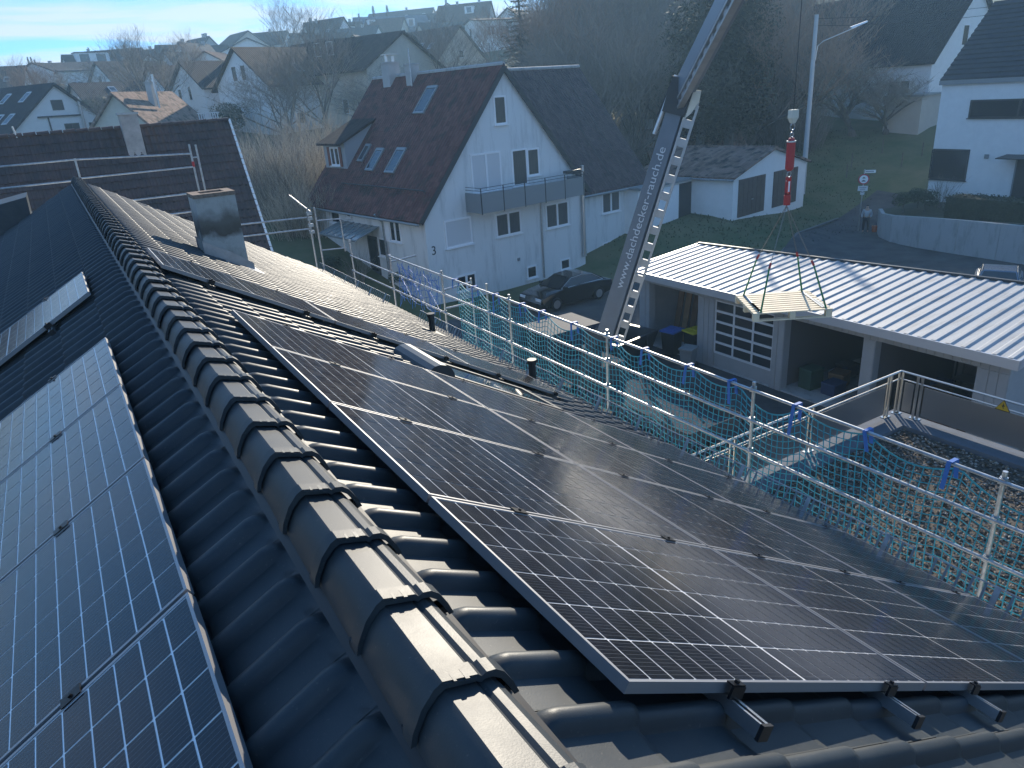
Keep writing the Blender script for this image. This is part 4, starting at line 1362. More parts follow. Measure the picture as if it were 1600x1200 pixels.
# dark skip left of the bins
sk_ = thing('skip', 'dark steel skip standing left of the wheelie bins', 'skip', (16.6, 20.6, GZ + .02), R(10))
b = MB()
b.add([(-.9, -.6, .1), (.9, -.6, .1), (.9, .6, .1), (-.9, .6, .1), (-1.2, -.8, 1.05), (1.2, -.8, 1.05), (1.2, .8, 1.05), (-1.2, .8, 1.05), (-1.05, -.68, 1.05), (1.05, -.68, 1.05), (1.05, .68, 1.05), (-1.05, .68, 1.05), (-.85, -.5, .3), (.85, -.5, .3), (.85, .5, .3), (-.85, .5, .3)],
      [(3, 2, 1, 0), (0, 1, 5, 4), (1, 2, 6, 5), (2, 3, 7, 6), (3, 0, 4, 7), (4, 5, 9, 8), (5, 6, 10, 9), (6, 7, 11, 10), (7, 4, 8, 11), (8, 9, 13, 12), (9, 10, 14, 13), (10, 11, 15, 14), (11, 8, 12, 15), (12, 13, 14, 15)])
b.build('hull', MT['darkmetal'], sk_)
for sx in (-.5, .5):
    b = MB(); b.box((sx - .05, -.84, .2), (sx + .05, -.64, 1.0)); b.build('rib', MT['darkmetal'], sk_)
rq = random.Random(9)
cb = [(.16, .11, .065), (.03, .075, .055), (.03, .055, .12), (.14, .05, .03), (.16, .15, .14), (.05, .05, .05)]
spots = [(19.5, 14.3, 'green plastic crate', 1), (20.3, 13.8, 'cardboard box', 0), (19.6, 13.5, 'blue crate', 2), (20.9, 12.9, 'cardboard box', 0), (20.2, 12.5, 'grey box', 4), (21.3, 14.2, 'black toolbox', 5),
         (19.7, 11.1, 'black toolbox', 5), (20.4, 10.6, 'cardboard box', 0), (19.9, 10.1, 'red box', 3), (20.9, 9.7, 'grey box', 4), (21.2, 10.9, 'blue crate', 2), (19.9, 9.3, 'cardboard box', 0)]
for i, (x, y, nm, ci) in enumerate(spots):
    hh = rq.uniform(.35, 1.0)
    r_ = thing(nm.split()[-1], '%s in the %s open bay, %s one counting from the left' % (nm, 'middle' if i < 6 else 'right', ORD[i % 6]), nm.split()[-1], (x, y, GZ + .06), rq.uniform(-.3, .3), 'boxes stored in the open bays')
    b = MB(); b.box((-.3, -.25, 0), (.3, .25, hh)); b.build('body', mat('box_col_%d' % i, cb[ci], .8), r_)
    b = MB(); b.box((-.31, -.26, hh), (.31, .26, hh + .05)); b.build('lid', mat('box_lid_%d' % i, tuple(q * 1.3 for q in cb[ci]), .8), r_)
for y, lab in ((13.35, 'middle'), (10.2, 'right')):
    r_ = thing('storage_rack', 'metal shelf rack at the back of the %s open bay' % lab, 'shelf', (22.8, y, GZ + .06))
    for z in (.4, 1.1, 1.8):
        b = MB(); b.box((-.3, -1.1, z), (.3, 1.1, z + .04)); b.build('shelf', MT['greymetal'], r_)
    for a in (-1.1, 1.06):
        for c in (-.3, .26):
            b = MB(); b.box((c, a, 0), (c + .04, a + .04, 2.1)); b.build('post', MT['greymetal'], r_)

# ------------------------------------------------------------------ flat gravel roof of the annex with its railing
ZF = -6.3
an = thing('flat_roof_annex', 'flat roofed annex with gravel bed below the netted scaffold', 'annex', (10.6, 3.0, GZ))
XA, XB, YA, YB = 6.3, 14.75, -3.5, 8.65
b = MB(); b.box((XA, YA, GZ), (XB - .1, YB - .1, ZF - .18)); b.build('wall', MT['greywall'], an, world=True)
b = MB(); b.box((XA, YA, ZF - .18), (XB, YB, ZF - .05)); b.build('roof_slab', mat('roof_felt', (.045, .038, .032), .95, col2=(.16, .13, .10), nscale=38, bump=.8, bscale=45), an, world=True)
ledge = mat('ledge_sheet', (.17, .185, .21), .8, .0, .12, noise=.12, nscale=3)
b = MB(); b.box((XA, YB - .62, ZF - .05), (XB, YB, ZF + .05)); b.build('ledge', ledge, an, world=True)
b = MB(); b.box((XB - .62, YA, ZF - .05), (XB, YB - .62, ZF + .05)); b.build('ledge', ledge, an, world=True)
gb = MB()
rg = np.random.default_rng(4)
oct_f = [(0, 1, 4), (1, 2, 4), (2, 3, 4), (3, 0, 4), (1, 0, 5), (2, 1, 5), (3, 2, 5), (0, 3, 5)]
oct_v = np.array([(1, 0, 0), (0, 1, 0), (-1, 0, 0), (0, -1, 0), (0, 0, 1), (0, 0, -1)], float)
NG = 20000
for i in range(NG):
    x, y = rg.uniform(XA + .1, XB - .64), rg.uniform(YA + 2.5, YB - .64)
    r_ = rg.uniform(.016, .036)
    a = rg.uniform(0, 6.28)
    v = oct_v * np.array([r_ * rg.uniform(.8, 1.5), r_, r_ * rg.uniform(.5, .9)])
    ca, sa = math.cos(a), math.sin(a)
    v = np.stack([v[:, 0] * ca - v[:, 1] * sa + x, v[:, 0] * sa + v[:, 1] * ca + y, v[:, 2] + ZF - .035 + rg.uniform(0, .02)], 1)
    gb.add(v, oct_f, int(rg.integers(0, 5)))
gcols = [(.21, .175, .14), (.16, .125, .095), (.26, .19, .13), (.10, .085, .07), (.36, .33, .29)]
go_ = gb.build('gravel', [mat('pebble_%d' % i, c, .85) for i, c in enumerate(gcols)], an, world=True, kind='stuff')
# mosses and sedum clumps
ml = MB()
for i in range(1500):
    x, y = rg.uniform(XA + .2, XB - .7), rg.uniform(YA + 3, YB - .7)
    h = rg.uniform(.02, .06)
    a = rg.uniform(0, 6.28); c_, s_ = math.cos(a) * .05, math.sin(a) * .05
    ml.add([(x - c_, y - s_, ZF - .03), (x + c_, y + s_, ZF - .03), (x + s_ * .3, y - c_ * .3, ZF - .02 + h)], [(0, 1, 2)])
ml.build('moss', mat('dry_moss', (.08, .055, .03), .95), an, world=True, kind='stuff')
b = MB(); b.tube([(11.2, 3.9, ZF - .05), (11.2, 3.9, ZF + .07)], .17, 16); b.build('roof_drain', MT['darkmetal'], an, world=True)

perf = bpy.data.materials.new('perforated_sheet')
perf.use_nodes = True
t = perf.node_tree
pb = t.nodes['Principled BSDF']; pb.inputs['Base Color'].default_value = (.34, .33, .32, 1); pb.inputs['Metallic'].default_value = .8; pb.inputs['Roughness'].default_value = .4
tcn = t.nodes.new('ShaderNodeTexCoord'); vo = t.nodes.new('ShaderNodeTexVoronoi'); vo.inputs['Scale'].default_value = 55; vo.inputs['Randomness'].default_value = 0.0
t.links.new(tcn.outputs['Object'], vo.inputs['Vector'])
lt = t.nodes.new('ShaderNodeMath'); lt.operation = 'GREATER_THAN'; lt.inputs[1].default_value = .36
t.links.new(vo.outputs['Distance'], lt.inputs[0]); t.links.new(lt.outputs[0], pb.inputs['Alpha'])
rl = thing('railing', 'stainless steel railing with perforated panels round the gravel roof', 'railing', (14.7, 8.6, ZF + .05))
zr = ZF + .05


def rail_run(p, q, posts):
    p, q = np.array(p, float), np.array(q, float)
    d = q - p; L = np.linalg.norm(d); d /= L
    b = MB(); b.tube([(*p, zr + 1.02), (*q, zr + 1.02)], .024, 8); b.build('handrail', MT['rail_white'], rl, world=True)
    b = MB(); b.tube([(*p, zr + .84), (*q, zr + .84)], .016, 8); b.build('mid_rail', MT['rail_white'], rl, world=True)
    for s_ in posts:
        c = p + d * s_
        b = MB(); b.beam((*c, zr), (*c, zr + 1.02), .03, .05, (*d, 0)); b.build('post', MT['rail_white'], rl, world=True)
        b = MB(); b.box((c[0] - .06, c[1] - .06, zr), (c[0] + .06, c[1] + .06, zr + .012)); b.build('foot_plate', MT['rail_white'], rl, world=True)
    for s0, s1 in zip(posts, posts[1:]):
        if s1 - s0 < .3: continue
        a, c = p + d * (s0 + .07), p + d * (s1 - .07)
        b = MB(); b.beam((*a, zr + .44), (*c, zr + .44), .004, .70); b.build('perforated_panel', perf, rl, world=True)


rail_run((14.62, 8.52), (7.0, 8.52), [.05, .34, .44, 3.0, 3.12, 5.3, 5.42, 7.5])
rail_run((14.62, 8.52), (14.62, -3.4), [.05, .40, .50, 3.4, 3.52, 6.6, 6.72, 9.8])
wsg = thing('warning_sign', 'small yellow triangular warning sign fixed to the railing', 'sign', (14.60, 6.35, zr + .80))
b = MB(); b.prism([(0, -.14, 0), (0, .14, 0), (0, 0, .23)], (.012, 0, 0)); b.build('plate', mat('sign_yellow', (.65, .40, .02), .5), wsg)
b = MB(); b.prism([(-.004, .012, .16), (-.004, -.03, .09), (-.004, -.002, .09), (-.004, -.018, .03), (-.004, .03, .105), (-.004, .004, .105)], (.003, 0, 0)); b.build('bolt_symbol', MT['black'], wsg)
b = MB()
for a, c in (((-.003, -.14, 0), (-.003, .14, 0)), ((-.003, .14, 0), (-.003, 0, .23)), ((-.003, 0, .23), (-.003, -.14, 0))): b.beam(a, c, .004, .018, (1, 0, 0))
b.build('border', MT['black'], wsg)

# ------------------------------------------------------------------ modern white house, garden wall, hedge
mh = thing('modern_house', 'modern white house with flush dark roof and wide dark windows at the right edge', 'house', (48.6, 22.0, -7.8))
b = MB(); X0, X1, YL, YR = 48.6, 58, 27.7, 12
b.prism([(X0, YR, -9.5), (X1, YR, -9.5), (X1, YR, 0.1), (53.3, YR, 4.3), (X0, YR, 0.1)], (0, YL - YR, 0))
b.build('wall', MT['white_plain'], mh, world=True)
slatem = mat('dark_flat_tile', (.030, .034, .042), .6, noise=.2, nscale=3)
for i in range(16):
    f0, f1 = i / 16, (i + 1) / 16
    pa = np.array([X0 - .15, 0, -.02]); pe = np.array([53.3, 0, 4.36])
    a, c = pa + (pe - pa) * f0, pa + (pe - pa) * (f1 + .01)
    b = MB(); b.prism([(a[0], YR - .1, a[2] + .06), (c[0], YR - .1, c[2]), (c[0], YR - .1, c[2] + .06), (a[0], YR - .1, a[2] + .16)], (0, YL - YR + .2, 0))
    b.build('tile_course', slatem, mh, world=True)
b = MB(); b.prism([(53.3, YR - .1, 4.36), (X1 + .15, YR - .1, 0), (X1 + .15, YR - .1, .1), (53.3, YR - .1, 4.48)], (0, YL - YR + .2, 0)); b.build('roof', slatem, mh, world=True)
b = MB(); b.box((X0 - .22, YR, -.22), (X0 - .02, YL + .1, .04)); b.build('gutter', MT['greymetal'], mh, world=True)
NX = np.array([-1., 0, 0]); UY = np.array([0, -1., 0])


def dwin(y, z, ww, hh, cols):
    o = np.array([X0, y, z]) - np.array(mh.location)
    return window(mh, o, UY, NX, ww, hh, cols, frame='darkmetal', fw=.09)


dwin(25.8, -2.2, 8.5, 1.05, 3)
dwin(27.66, -5.95, 2.3, 1.9, 1)
b = MB(); b.box((X0, 27.68, -5.9), (X0 + 1.6, 27.76, -4.1)); b.build('corner_pane', MT['glass'], mh, world=True)
b = MB(); b.box((X0 - .08, 17, -7.6), (X0 - .01, 22.6, -4.4)); ed = b.build('entrance_front', MT['greymetal'], mh, world=True)
for y in (17.1, 18.9, 20.75):
    b = MB(); b.box((X0 - .11, y, -7.5), (X0 - .08, y + 1.75, -4.5)); b.build('entrance_panel', MT['darkmetal'], ed, world=True)
b = MB(); b.prism([(X0 - 1.3, 17, -4.42), (X0, 17, -4.36), (X0, 17, -4.26), (X0 - 1.3, 17, -4.37)], (0, 6.2, 0)); b.build('porch_roof', MT['darkmetal'], mh, world=True)
b = MB(); b.box((X0 - .12, 24.2, -4.55), (X0 - .01, 24.42, -4.3)); b.build('wall_lamp', MT['greymetal'], mh, world=True)

gw = thing('garden_wall', 'curved concrete retaining wall with damp stains below the modern house', 'wall', (41.2, 20, GZ))
pth = [(44.2, 28.2), (42.5, 26.9), (41.6, 25.6), (41.15, 23.6), (40.95, 21.4), (40.85, 19.2), (40.7, 17.0), (40.6, 14.0), (40.5, 10.0)]
hts = [1.45, 1.5, 1.62, 1.78, 1.88, 1.92, 1.95, 1.95, 1.95]
for i in range(len(pth) - 1):
    p, q = np.array(pth[i]), np.array(pth[i + 1])
    d = (q - p) / np.linalg.norm(q - p); nrm = np.array([-d[1], d[0]])
    if nrm[0] < 0: nrm = -nrm
    a, c = p + d * .01, q - d * .01
    b = MB()
    b.add([(*a, GZ - .4), (*c, GZ - .4), (*(c + nrm * .22), GZ - .4), (*(a + nrm * .22), GZ - .4), (*a, GZ + hts[i]), (*c, GZ + hts[i + 1]), (*(c + nrm * .22), GZ + hts[i + 1]), (*(a + nrm * .22), GZ + hts[i])],
          [(3, 2, 1, 0), (4, 5, 6, 7), (0, 1, 5, 4), (1, 2, 6, 5), (2, 3, 7, 6), (3, 0, 4, 7)])
    b.build('wall_panel', MT['concrete'], gw, world=True)
gbd = MB()
poly = [(p[0] + .2, p[1], GZ + h - .12) for p, h in zip(pth, hts)] + [(49, 10, -7.0), (49, 28, -7.4)]
gbd.add(poly, [tuple(range(len(poly)))])
gbo = gbd.build('garden_bed', mat('garden_soil', (.045, .055, .022), .95, col2=(.09, .075, .045), nscale=1.2, bump=.6, bscale=12)); gbo['kind'] = 'structure'

# beige wall of a carport left of the modern house
cp = thing('carport', 'plain beige flat roofed carport at the left corner of the modern house', 'carport', (64.2, 38.9, elev(64.2, 38.9) - .3), R(8))
b = MB(); b.box((-1.7, -1.5, -1), (2.4, 1.5, 2.9)); b.build('wall', mat('beige_render', (.50, .47, .42), .9, noise=.06, nscale=1.5), cp)
b = MB(); b.box((-1.85, -1.65, 2.9), (2.55, 1.65, 3.05)); b.build('roof', MT['greymetal'], cp)

# road signs and the pole they share
sp_ = np.array([43.35, 28.9, GZ])
sn = thing('road_sign', 'round no vehicles sign with plates below and a street name plate above, by the lane', 'sign', sp_, 0)
b = MB(); b.tube([(0, 0, 0), (0, 0, 3.95)], .035, 8); b.build('pole', MT['galv'], sn)
fdir = np.array([-.83, -.55, 0]); fdir /= np.linalg.norm(fdir); sdir = np.array([.55, -.83, 0])
c0 = np.array([0, 0, 3.35]) + fdir * .05
b = MB(); b.disc(c0, fdir, .33, .01, 28); rd = b.build('sign_plate', mat('sign_red', (.45, .03, .05), .4), sn)
b = MB(); b.disc(c0 + fdir * .007, fdir, .25, .006, 28); b.build('sign_face', MT['pvc'], rd)
b = MB()
Pq = lambda u, z: c0 + fdir * .012 + sdir * u + np.array([0, 0, z])
for poly in ([(-.09, .05), (.09, .05), (.10, .09), (.05, .09), (.03, .14), (-.03, .14), (-.05, .09), (-.10, .09)], [(-.12, -.14), (.12, -.14), (.12, -.10), (.07, -.09), (.04, -.05), (-.05, -.05), (-.08, -.09), (-.12, -.10)]):
    b.prism([Pq(u, z) for u, z in poly], fdir * .003)
b.build('vehicle_symbol', MT['black'], rd)
for zc, hh, ww in ((2.78, .32, .58), (2.48, .2, .24)):
    b = MB(); b.obox(np.array([0, 0, zc]) + fdir * .05, sdir * ww / 2, fdir * .006, (0, 0, hh / 2)); q_ = b.build('extra_plate', MT['shutter'], sn)
    b = MB()
    for k in range(2 if hh > .25 else 1):
        b.obox(np.array([0, 0, zc + .05 - .1 * k]) + fdir * .058, sdir * ww * (.36 - .1 * k), fdir * .002, (0, 0, .022))
    b.build('plate_print', MT['greymetal'], q_)
b = MB(); b.obox(np.array([0, 0, 3.82]) + sdir * .30, sdir * .34, fdir * .01, (0, 0, .09)); q_ = b.build('street_name_plate', MT['pvc'], sn)
b = MB(); b.obox(np.array([0, 0, 3.82]) + sdir * .30 + fdir * .012, sdir * .24, fdir * .002, (0, 0, .028)); b.build('plate_print', MT['greymetal'], q_)

# street lamp on a tall pale mast with overhead wires
lz = elev(47.4, 36.5)
lm = thing('street_lamp', 'tall pale street lamp mast with slim curved arm behind the twin garage', 'street lamp', (47.4, 36.5, lz))
top = 4.75 - lz
b = MB(); b.tube([(0, 0, -.3), (0, 0, top * .5), (0, 0, top)], [.20, .165, .135], 14); smooth_angle(b.build('mast', mat('mast_paint', (.50, .52, .53), .5, noise=.08, nscale=2), lm), 50)
b = MB(); b.tube([(.1, -.1, top - 2.9), (.16, -.16, top - 2.0), (.4, -.4, top - 1.72), (2.2, -1.7, top - .95)], .035, 8); b.build('arm', MT['alu'], lm)
b = MB(); b.prism([(1.9, -1.55, top - 1.06), (2.75, -2.1, top - .72), (2.78, -2.05, top - .62), (1.9, -1.42, top - .93)], (.08, .16, 0)); b.build('lamp_head', MT['pvc'], lm)
for k, (dz, end) in enumerate(((.25, (75, 22, 6.4)), (.7, (75, 25, 5.8)))):
    a = np.array([47.4, 36.5, 4.75 - dz]); e = np.array(end)
    pts = [a + (e - a) * t_ - np.array([0, 0, 4 * .8 * t_ * (1 - t_)]) for t_ in np.linspace(0, 1, 14)]
    b = MB(); b.tube(pts, .014, 4)
    o = b.build('overhead_wire', MT['black'])
    tag(o, 'thin overhead wire from the lamp mast to the right, %s of the two' % ('upper', 'lower')[k], 'wire', 'overhead wires')
# meadow fence posts
for k, (px, py) in enumerate(((1322, 280), (1408, 262), (1330, 262), (1378, 240), (1440, 246))):
    p = ground(px, py)
    b = MB(); b.tube([(0, 0, -.2), (0, 0, 1.15)], .05, 6)
    o = b.build('fence_post', MT['bark']); o.location = tuple(p)
    tag(o, 'wooden fence post on the meadow slope, %s from the left' % ORD[(0, 3, 1, 2, 4)[k]], 'fence post', 'fence posts on the meadow')
# ------------------------------------------------------------------ scaffold along the eave
sf = thing('scaffold', 'galvanised scaffold along the sunny eave with three guard rails', 'scaffold', (6.9, 9, GZ))
XS = 6.65
ys_ = [-3.3, -.25, 2.87, 5.94, 9.0, 12.1, 15.1, 18.2, 21.3]


def tubep(name, p, q, r_=.024, root=sf, m='galv'):
    b = MB(); b.tube([p, q], r_, 10)
    return smooth_angle(b.build(name, MT[m], root, world=True), 50)


for y in ys_:
    q = tubep('standard', (XS, y, GZ), (XS, y, -2.58 if y < 17 else -2.75))
    b = MB()
    for z in (-2.68, -3.12, -3.58, -5.4):
        b.tube([(XS, y, z - .035), (XS, y, z + .035)], .038, 8)
        b.box((XS - .05, y - .03, z - .03), (XS - .02, y + .03, z + .03))
    b.build('coupler', MT['galv'], q, world=True)
    tubep('standard', (XS + .73, y, GZ), (XS + .73, y, -5.3))
    tubep('transom', (XS - .0, y, -5.45), (XS + .73, y, -5.45))
for a, c in zip(ys_, ys_[1:]):
    for z in (-2.68, -3.12, -3.58):
        if c > 19 and z > -3: continue
        tubep('guard_rail', (XS - .04, a, z), (XS - .04, c, z), .021)
    for k in range(2):
        b = MB(); b.box((XS + .03 + k * .34, a + .02, -5.43), (XS + .35 + k * .34, c - .02, -5.38)); b.build('deck_plank', mat('deck_alu', (.38, .39, .40), .5, .6), sf, world=True)
# brace frames at the far bay, where the stair tower starts
for y in (14.35, 15.1):
    tubep('standard', (XS + .75, y, -6.5), (XS + .75, y, -2.9))
tubep('stair_rail', (XS + .75, 15.1, -3.0), (XS - .02, 15.1, -3.05))
tubep('stair_rail', (XS + .75, 15.1, -3.5), (XS - .02, 15.1, -3.5))
tubep('guard_rail', (XS, 18.2, -2.85), (XS + .75, 18.2, -2.8))

# far scaffold beyond the verge
s2 = thing('scaffold', 'scaffold rails and posts beyond the far verge, in front of the dark roof', 'scaffold', (2.9, 22, GZ))
for (z, xa, xb) in ((.30, -4.2, .12), (-.20, -4.2, .12), (-.84, -4.2, 2.9), (-1.32, -4.2, 2.9)):
    tubep('guard_rail', (xa, 22, z - .01 * (xa < -3)), (xb, 22, z), .024, s2)
for z0, z1 in ((.30, .18), (-.16, -.16)):
    tubep('guard_rail', (.12, 22, z0), (2.88, 22, z1), .024, s2)
for x, zt in ((.12, .33), (2.86, .42), (3.02, .40)):
    tubep('standard', (x, 22, GZ), (x, 22, zt), .026, s2)
tubep('cross_link', (2.86, 22, .08), (3.02, 22, .08), .02, s2)
tubep('red_sleeve', (2.86, 22, -.16), (2.86, 22, -.02), .033, s2, 'red')
for z in (-1.92, -2.26):
    tubep('guard_rail', (2.95, 22, z + .1), (5.75, 22, z), .024, s2)
for x in (5.74, 5.95):
    tubep('standard', (x, 22, GZ), (x, 22, -1.65), .028, s2)
b = MB()
for z in (-1.85, -2.0, -2.2, -2.4):
    b.box((5.68, 21.93, z), (5.83, 22.03, z + .09))
b.build('coupler', MT['galv'], s2, world=True)
tubep('brace', (5.80, 22, -1.75), (5.35, 22.3, -1.25), .022, s2)
tubep('stair_rail', (5.95, 22, -2.05), (6.7, 22, -2.1), .02, s2)
tubep('stair_rail', (6.7, 22, -2.1), (6.7, 22, -3.1), .02, s2)
tubep('stair_rail', (5.95, 22, -2.95), (6.75, 22, -3.0), .02, s2)

# ------------------------------------------------------------------ safety net hung from the top rail
NY0, NY1 = -1.2, 14.6
strap_y = [-.9, .3, 1.15, 2.1, 3.35, 4.3, 5.25, 6.3, 7.1, 8.05, 8.8, 9.9, 10.9, 11.6, 12.6, 13.5, 14.4]
rn = random.Random(21)
Xn = XS + .05


def net_pt(y, v):
    """v = 0 at the slack top edge, 1 at the bottom"""
    i = max(0, min(len(strap_y) - 2, next((k for k in range(len(strap_y) - 1) if strap_y[k + 1] >= y), 0)))
    a, c = strap_y[i], strap_y[i + 1]
    t_ = min(1, max(0, (y - a) / (c - a)))
    sag = (.17 + .07 * math.sin(i * 2.3)) * (c - a) * 4 * t_ * (1 - t_) * .9
    ztop = -2.76 - sag
    zb = -4.95 + .03 * math.sin(y * 3.1)
    z = ztop + (zb - ztop) * v
    wob = .035 * math.sin(y * 2.2 + v * 3) * v + .05 * math.sin(y * .9 + 1) * v * (1 - v) * 2
    dy_ = .05 * math.sin(y * 1.7 + 5 * v) * (1 - v)
    return np.array([Xn + wob + .03, y + dy_, z])


nb_ = MB()
step = .092
ny = int((NY1 - NY0) / step)
nv = 22
for i in range(ny + 1):
    y = NY0 + i * step
    nb_.tube([net_pt(y, k / nv) for k in range(nv + 1)], 0.0072, 3, caps=False)
for k in range(nv + 1):
    nb_.tube([net_pt(NY0 + i * step, k / nv) for i in range(ny + 1)], 0.0072 if k else .012, 3, caps=False)
nt_o = thing('safety_net', 'turquoise safety net hung from the scaffold rail in slack scallops', 'safety net', (Xn, 7, -4.4))
nb_.build('net_mesh', MT['net'], nt_o, world=True)
for i, y in enumerate(strap_y):
    p = net_pt(y, 0)
    b = MB()
    L = rn.uniform(.18, .42)
    b.beam((XS - .07, y, -2.655), (XS + .05, y, -2.655), .045, .008)
    b.beam((XS + .05, y, -2.655), (XS + .06, y + rn.uniform(-.02, .02), -2.78 - L * .3), .045, .008, (1, 0, 0))
    b.beam((XS - .07, y + .01, -2.655), (XS - .08, y + rn.uniform(-.06, .06), -2.66 - L), .045, .008, (1, 0, 0))
    b.build('net_strap', MT['strap_blue'], nt_o, world=True)
# length of net gathered up and hanging loose in the far bay
b = MB()
for i in range(34):
    y0 = 15.4 + 2.4 * i / 33 + rn.uniform(-.05, .05)
    x0, z0 = XS + rn.uniform(-.03, .10), -2.72 - .12 * abs(math.sin(i * .55))
    pts = [np.array([x0, y0, z0])]
    for k in range(7): pts.append(pts[-1] + np.array([rn.uniform(-.05, .05), rn.uniform(-.10, .10), -rn.uniform(.06, .20)]))
    b.tube(pts, .007, 3, caps=False)
for r_ in range(7):
    b.tube([np.array([XS + .03 + .05 * math.sin(q * 1.3 + r_), 15.4 + 2.4 * q / 14, -2.85 - r_ * .13 - .10 * abs(math.sin(q * .7 + r_))]) for q in range(15)], .007, 3, caps=False)
gn_ = b.build('gathered_net', MT['strap_blue'])
tag(gn_, 'gathered length of blue netting hanging loose in the far scaffold bay', 'safety net')

# ------------------------------------------------------------------ crane truck and boom
cr_ = thing('crane_truck', 'roofers\' crane truck with long grey boom lettered with a web address', 'crane', (13.2, 16.5, GZ + .02))
B0, K0 = at(950, 520, 21.3), at(1063, 158, 20.0)
PC = np.array([10.55, 8.75, 0])
T0 = np.array([PC[0], PC[1], 4.35])
boomm = mat('boom_paint', (.16, .19, .23), .45, .2, noise=.08, nscale=2)
boomL = mat('boom_alloy', (.42, .43, .44), .45, .5, noise=.15, nscale=4)


def boom(p, q, w0, w1, lad, root, m=boomm, nr=14, holes=True):
    a = q - p; L = np.linalg.norm(a); a = a / L
    n_ = np.cross(a, (0, 0, 1.)); n_ /= np.linalg.norm(n_)      # the two upright flanks face along n_
    if n_ @ (CAM - p) < 0: n_ = -n_
    h = np.cross(a, n_)
    if h @ RGT < 0: h = -h
    b = MB()
    sec = lambda c, w_: [c - h * w_ * .55 + n_ * w_ * .42, c + h * w_ * .30 + n_ * w_ * .42, c + h * w_ * .45 + n_ * w_ * .2, c + h * w_ * .45 - n_ * w_ * .42, c - h * w_ * .55 - n_ * w_ * .42]
    s0, s1 = sec(p, w0), sec(q, w1)
    b.add(s0 + s1, [(4, 3, 2, 1, 0), (5, 6, 7, 8, 9)] + [(i, (i + 1) % 5, 5 + (i + 1) % 5, 5 + i) for i in range(5)])
    bo = b.build('boom', m, root, world=True)
    if lad:
        b = MB()
        for s_ in (0, 1):
            oa = h * (w0 * .45 + .02 + s_ * lad) ; ob = h * (w1 * .45 + .02 + s_ * lad)
            b.beam(p + oa + n_ * w0 * .3, q + ob + n_ * w1 * .3, .06, .16, n_)
        for i in range(nr + 1):
            t_ = i / nr
            c = p + a * L * t_ + h * ((w0 + (w1 - w0) * t_) * .45 + .02 + lad / 2) + n_ * (w0 + (w1 - w0) * t_) * .3
            b.obox(c, h * lad / 2, a * (L / nr * .22), n_ * .05)
        b.build('side_ladder', boomL, bo, world=True)
    return bo, a, h, n_, L


bo, a_, h_, n_, L_ = boom(B0, K0, .54, .46, .24, cr_)
# lettering along the boom
org_ = B0 + a_ * L_ * .525 - h_ * .06 + n_ * (.54 * .42 + .012)
mw = Matrix((tuple(a_) + (0,), tuple(np.cross(n_, a_)) + (0,), tuple(n_) + (0,), (0, 0, 0, 1))).transposed()
mw.translation = Vector(org_ - np.array(cr_.location))
lett = text('lettering', 'www.dachdecker-rauch.de', .36, mw, mat('letter_white', (.62, .66, .70), .6), bo)
lw = max(v.co.x for v in lett.data.vertices) - min(v.co.x for v in lett.data.vertices)
k_ = (L_ * .60) / lw
lett.data.transform(Matrix.Diagonal((k_, k_ * .78, 1, 1)))
jb, a2, h2, n2, L2 = boom(K0 + a_ * .25, T0, .46, .42, .20, cr_, mat('jib_paint', (.24, .29, .35), .4, .3), 16)
b = MB()
b.obox(K0 + a_ * .1 - h_ * .05 + n_ * .1, h_ * .30, a_ * .42, n_ * .16)
b.beam(K0 - a_ * .5 - h_ * .42, K0 + a_ * .5 - h_ * .30, .09, .12, n_)
kn = b.build('knuckle', MT['darkmetal'], cr_, world=True)
b = MB()
b.prism([K0 + h_ * .20 - a_ * .42 + n_ * .2, K0 + h_ * .36 - a_ * .20 + n_ * .2, K0 + h_ * .46 + a_ * .12 + n_ * .2, K0 + h_ * .43 + a_ * .36 + n_ * .2, K0 + h_ * .26 + a_ * .34 + n_ * .2, K0 + h_ * .24 + a_ * .06 + n_ * .2], n_ * .06)
b.disc(K0 + h_ * .34 + a_ * .06 + n_ * .27, n_, .06, .04, 16)
b.build('knuckle_plate', mat('cast_alloy', (.62, .58, .50), .4, .6), kn, world=True)
b = MB(); b.tube([K0 - a_ * .9 - h_ * .38 + n_ * .1, K0 + a_ * .55 - h_ * .28 + n_ * .1], .05, 10); b.build('ram', MT['alu'], kn, world=True)
# chassis
cx, cy, cz = 13.2, 16.5, GZ + .02
b = MB(); b.box((12.2, 12.6, -8.05), (14.3, 17.2, -7.93)); bed = b.build('flatbed', mat('bed_sheet', (.075, .085, .10), .95, .0, .06, noise=.25, nscale=3), cr_, world=True)
for (p, q) in (((12.2, 12.6), (14.3, 12.64)), ((12.2, 12.6), (12.24, 16.4)), ((14.26, 12.6), (14.3, 16.4))):
    b = MB(); b.box((p[0], p[1], -7.93), (q[0], q[1], -7.62)); b.build('drop_side', MT['matte'], bed, world=True)
b = MB()
for x in (12.9, 13.6): b.box((x - .05, 12.8, -8.3), (x + .05, 21.0, -8.05))
b.build('chassis', MT['black'], cr_, world=True)
for y in (13.8, 15.2, 19.8):
    for x in (12.35, 14.05):
        b = MB(); b.tube([(x - .13, y, -8.38), (x + .13, y, -8.38)], .40, 20); wl = b.build('wheel', MT['black'], cr_, world=True)
        b = MB(); b.tube([(x - .135, y, -8.38), (x + .135, y, -8.38)], .22, 16); b.build('rim', MT['alu'], wl, world=True)
b = MB(); b.prism([(12.2, 19.0, -8.2), (12.2, 21.2, -8.2), (12.2, 21.1, -7.2), (12.2, 20.7, -6.4), (12.2, 19.0, -6.4)], (2.1, 0, 0))
cab = b.build('cab', mat('cab_paint', (.05, .06, .08), .7, spec=.12), cr_, world=True)
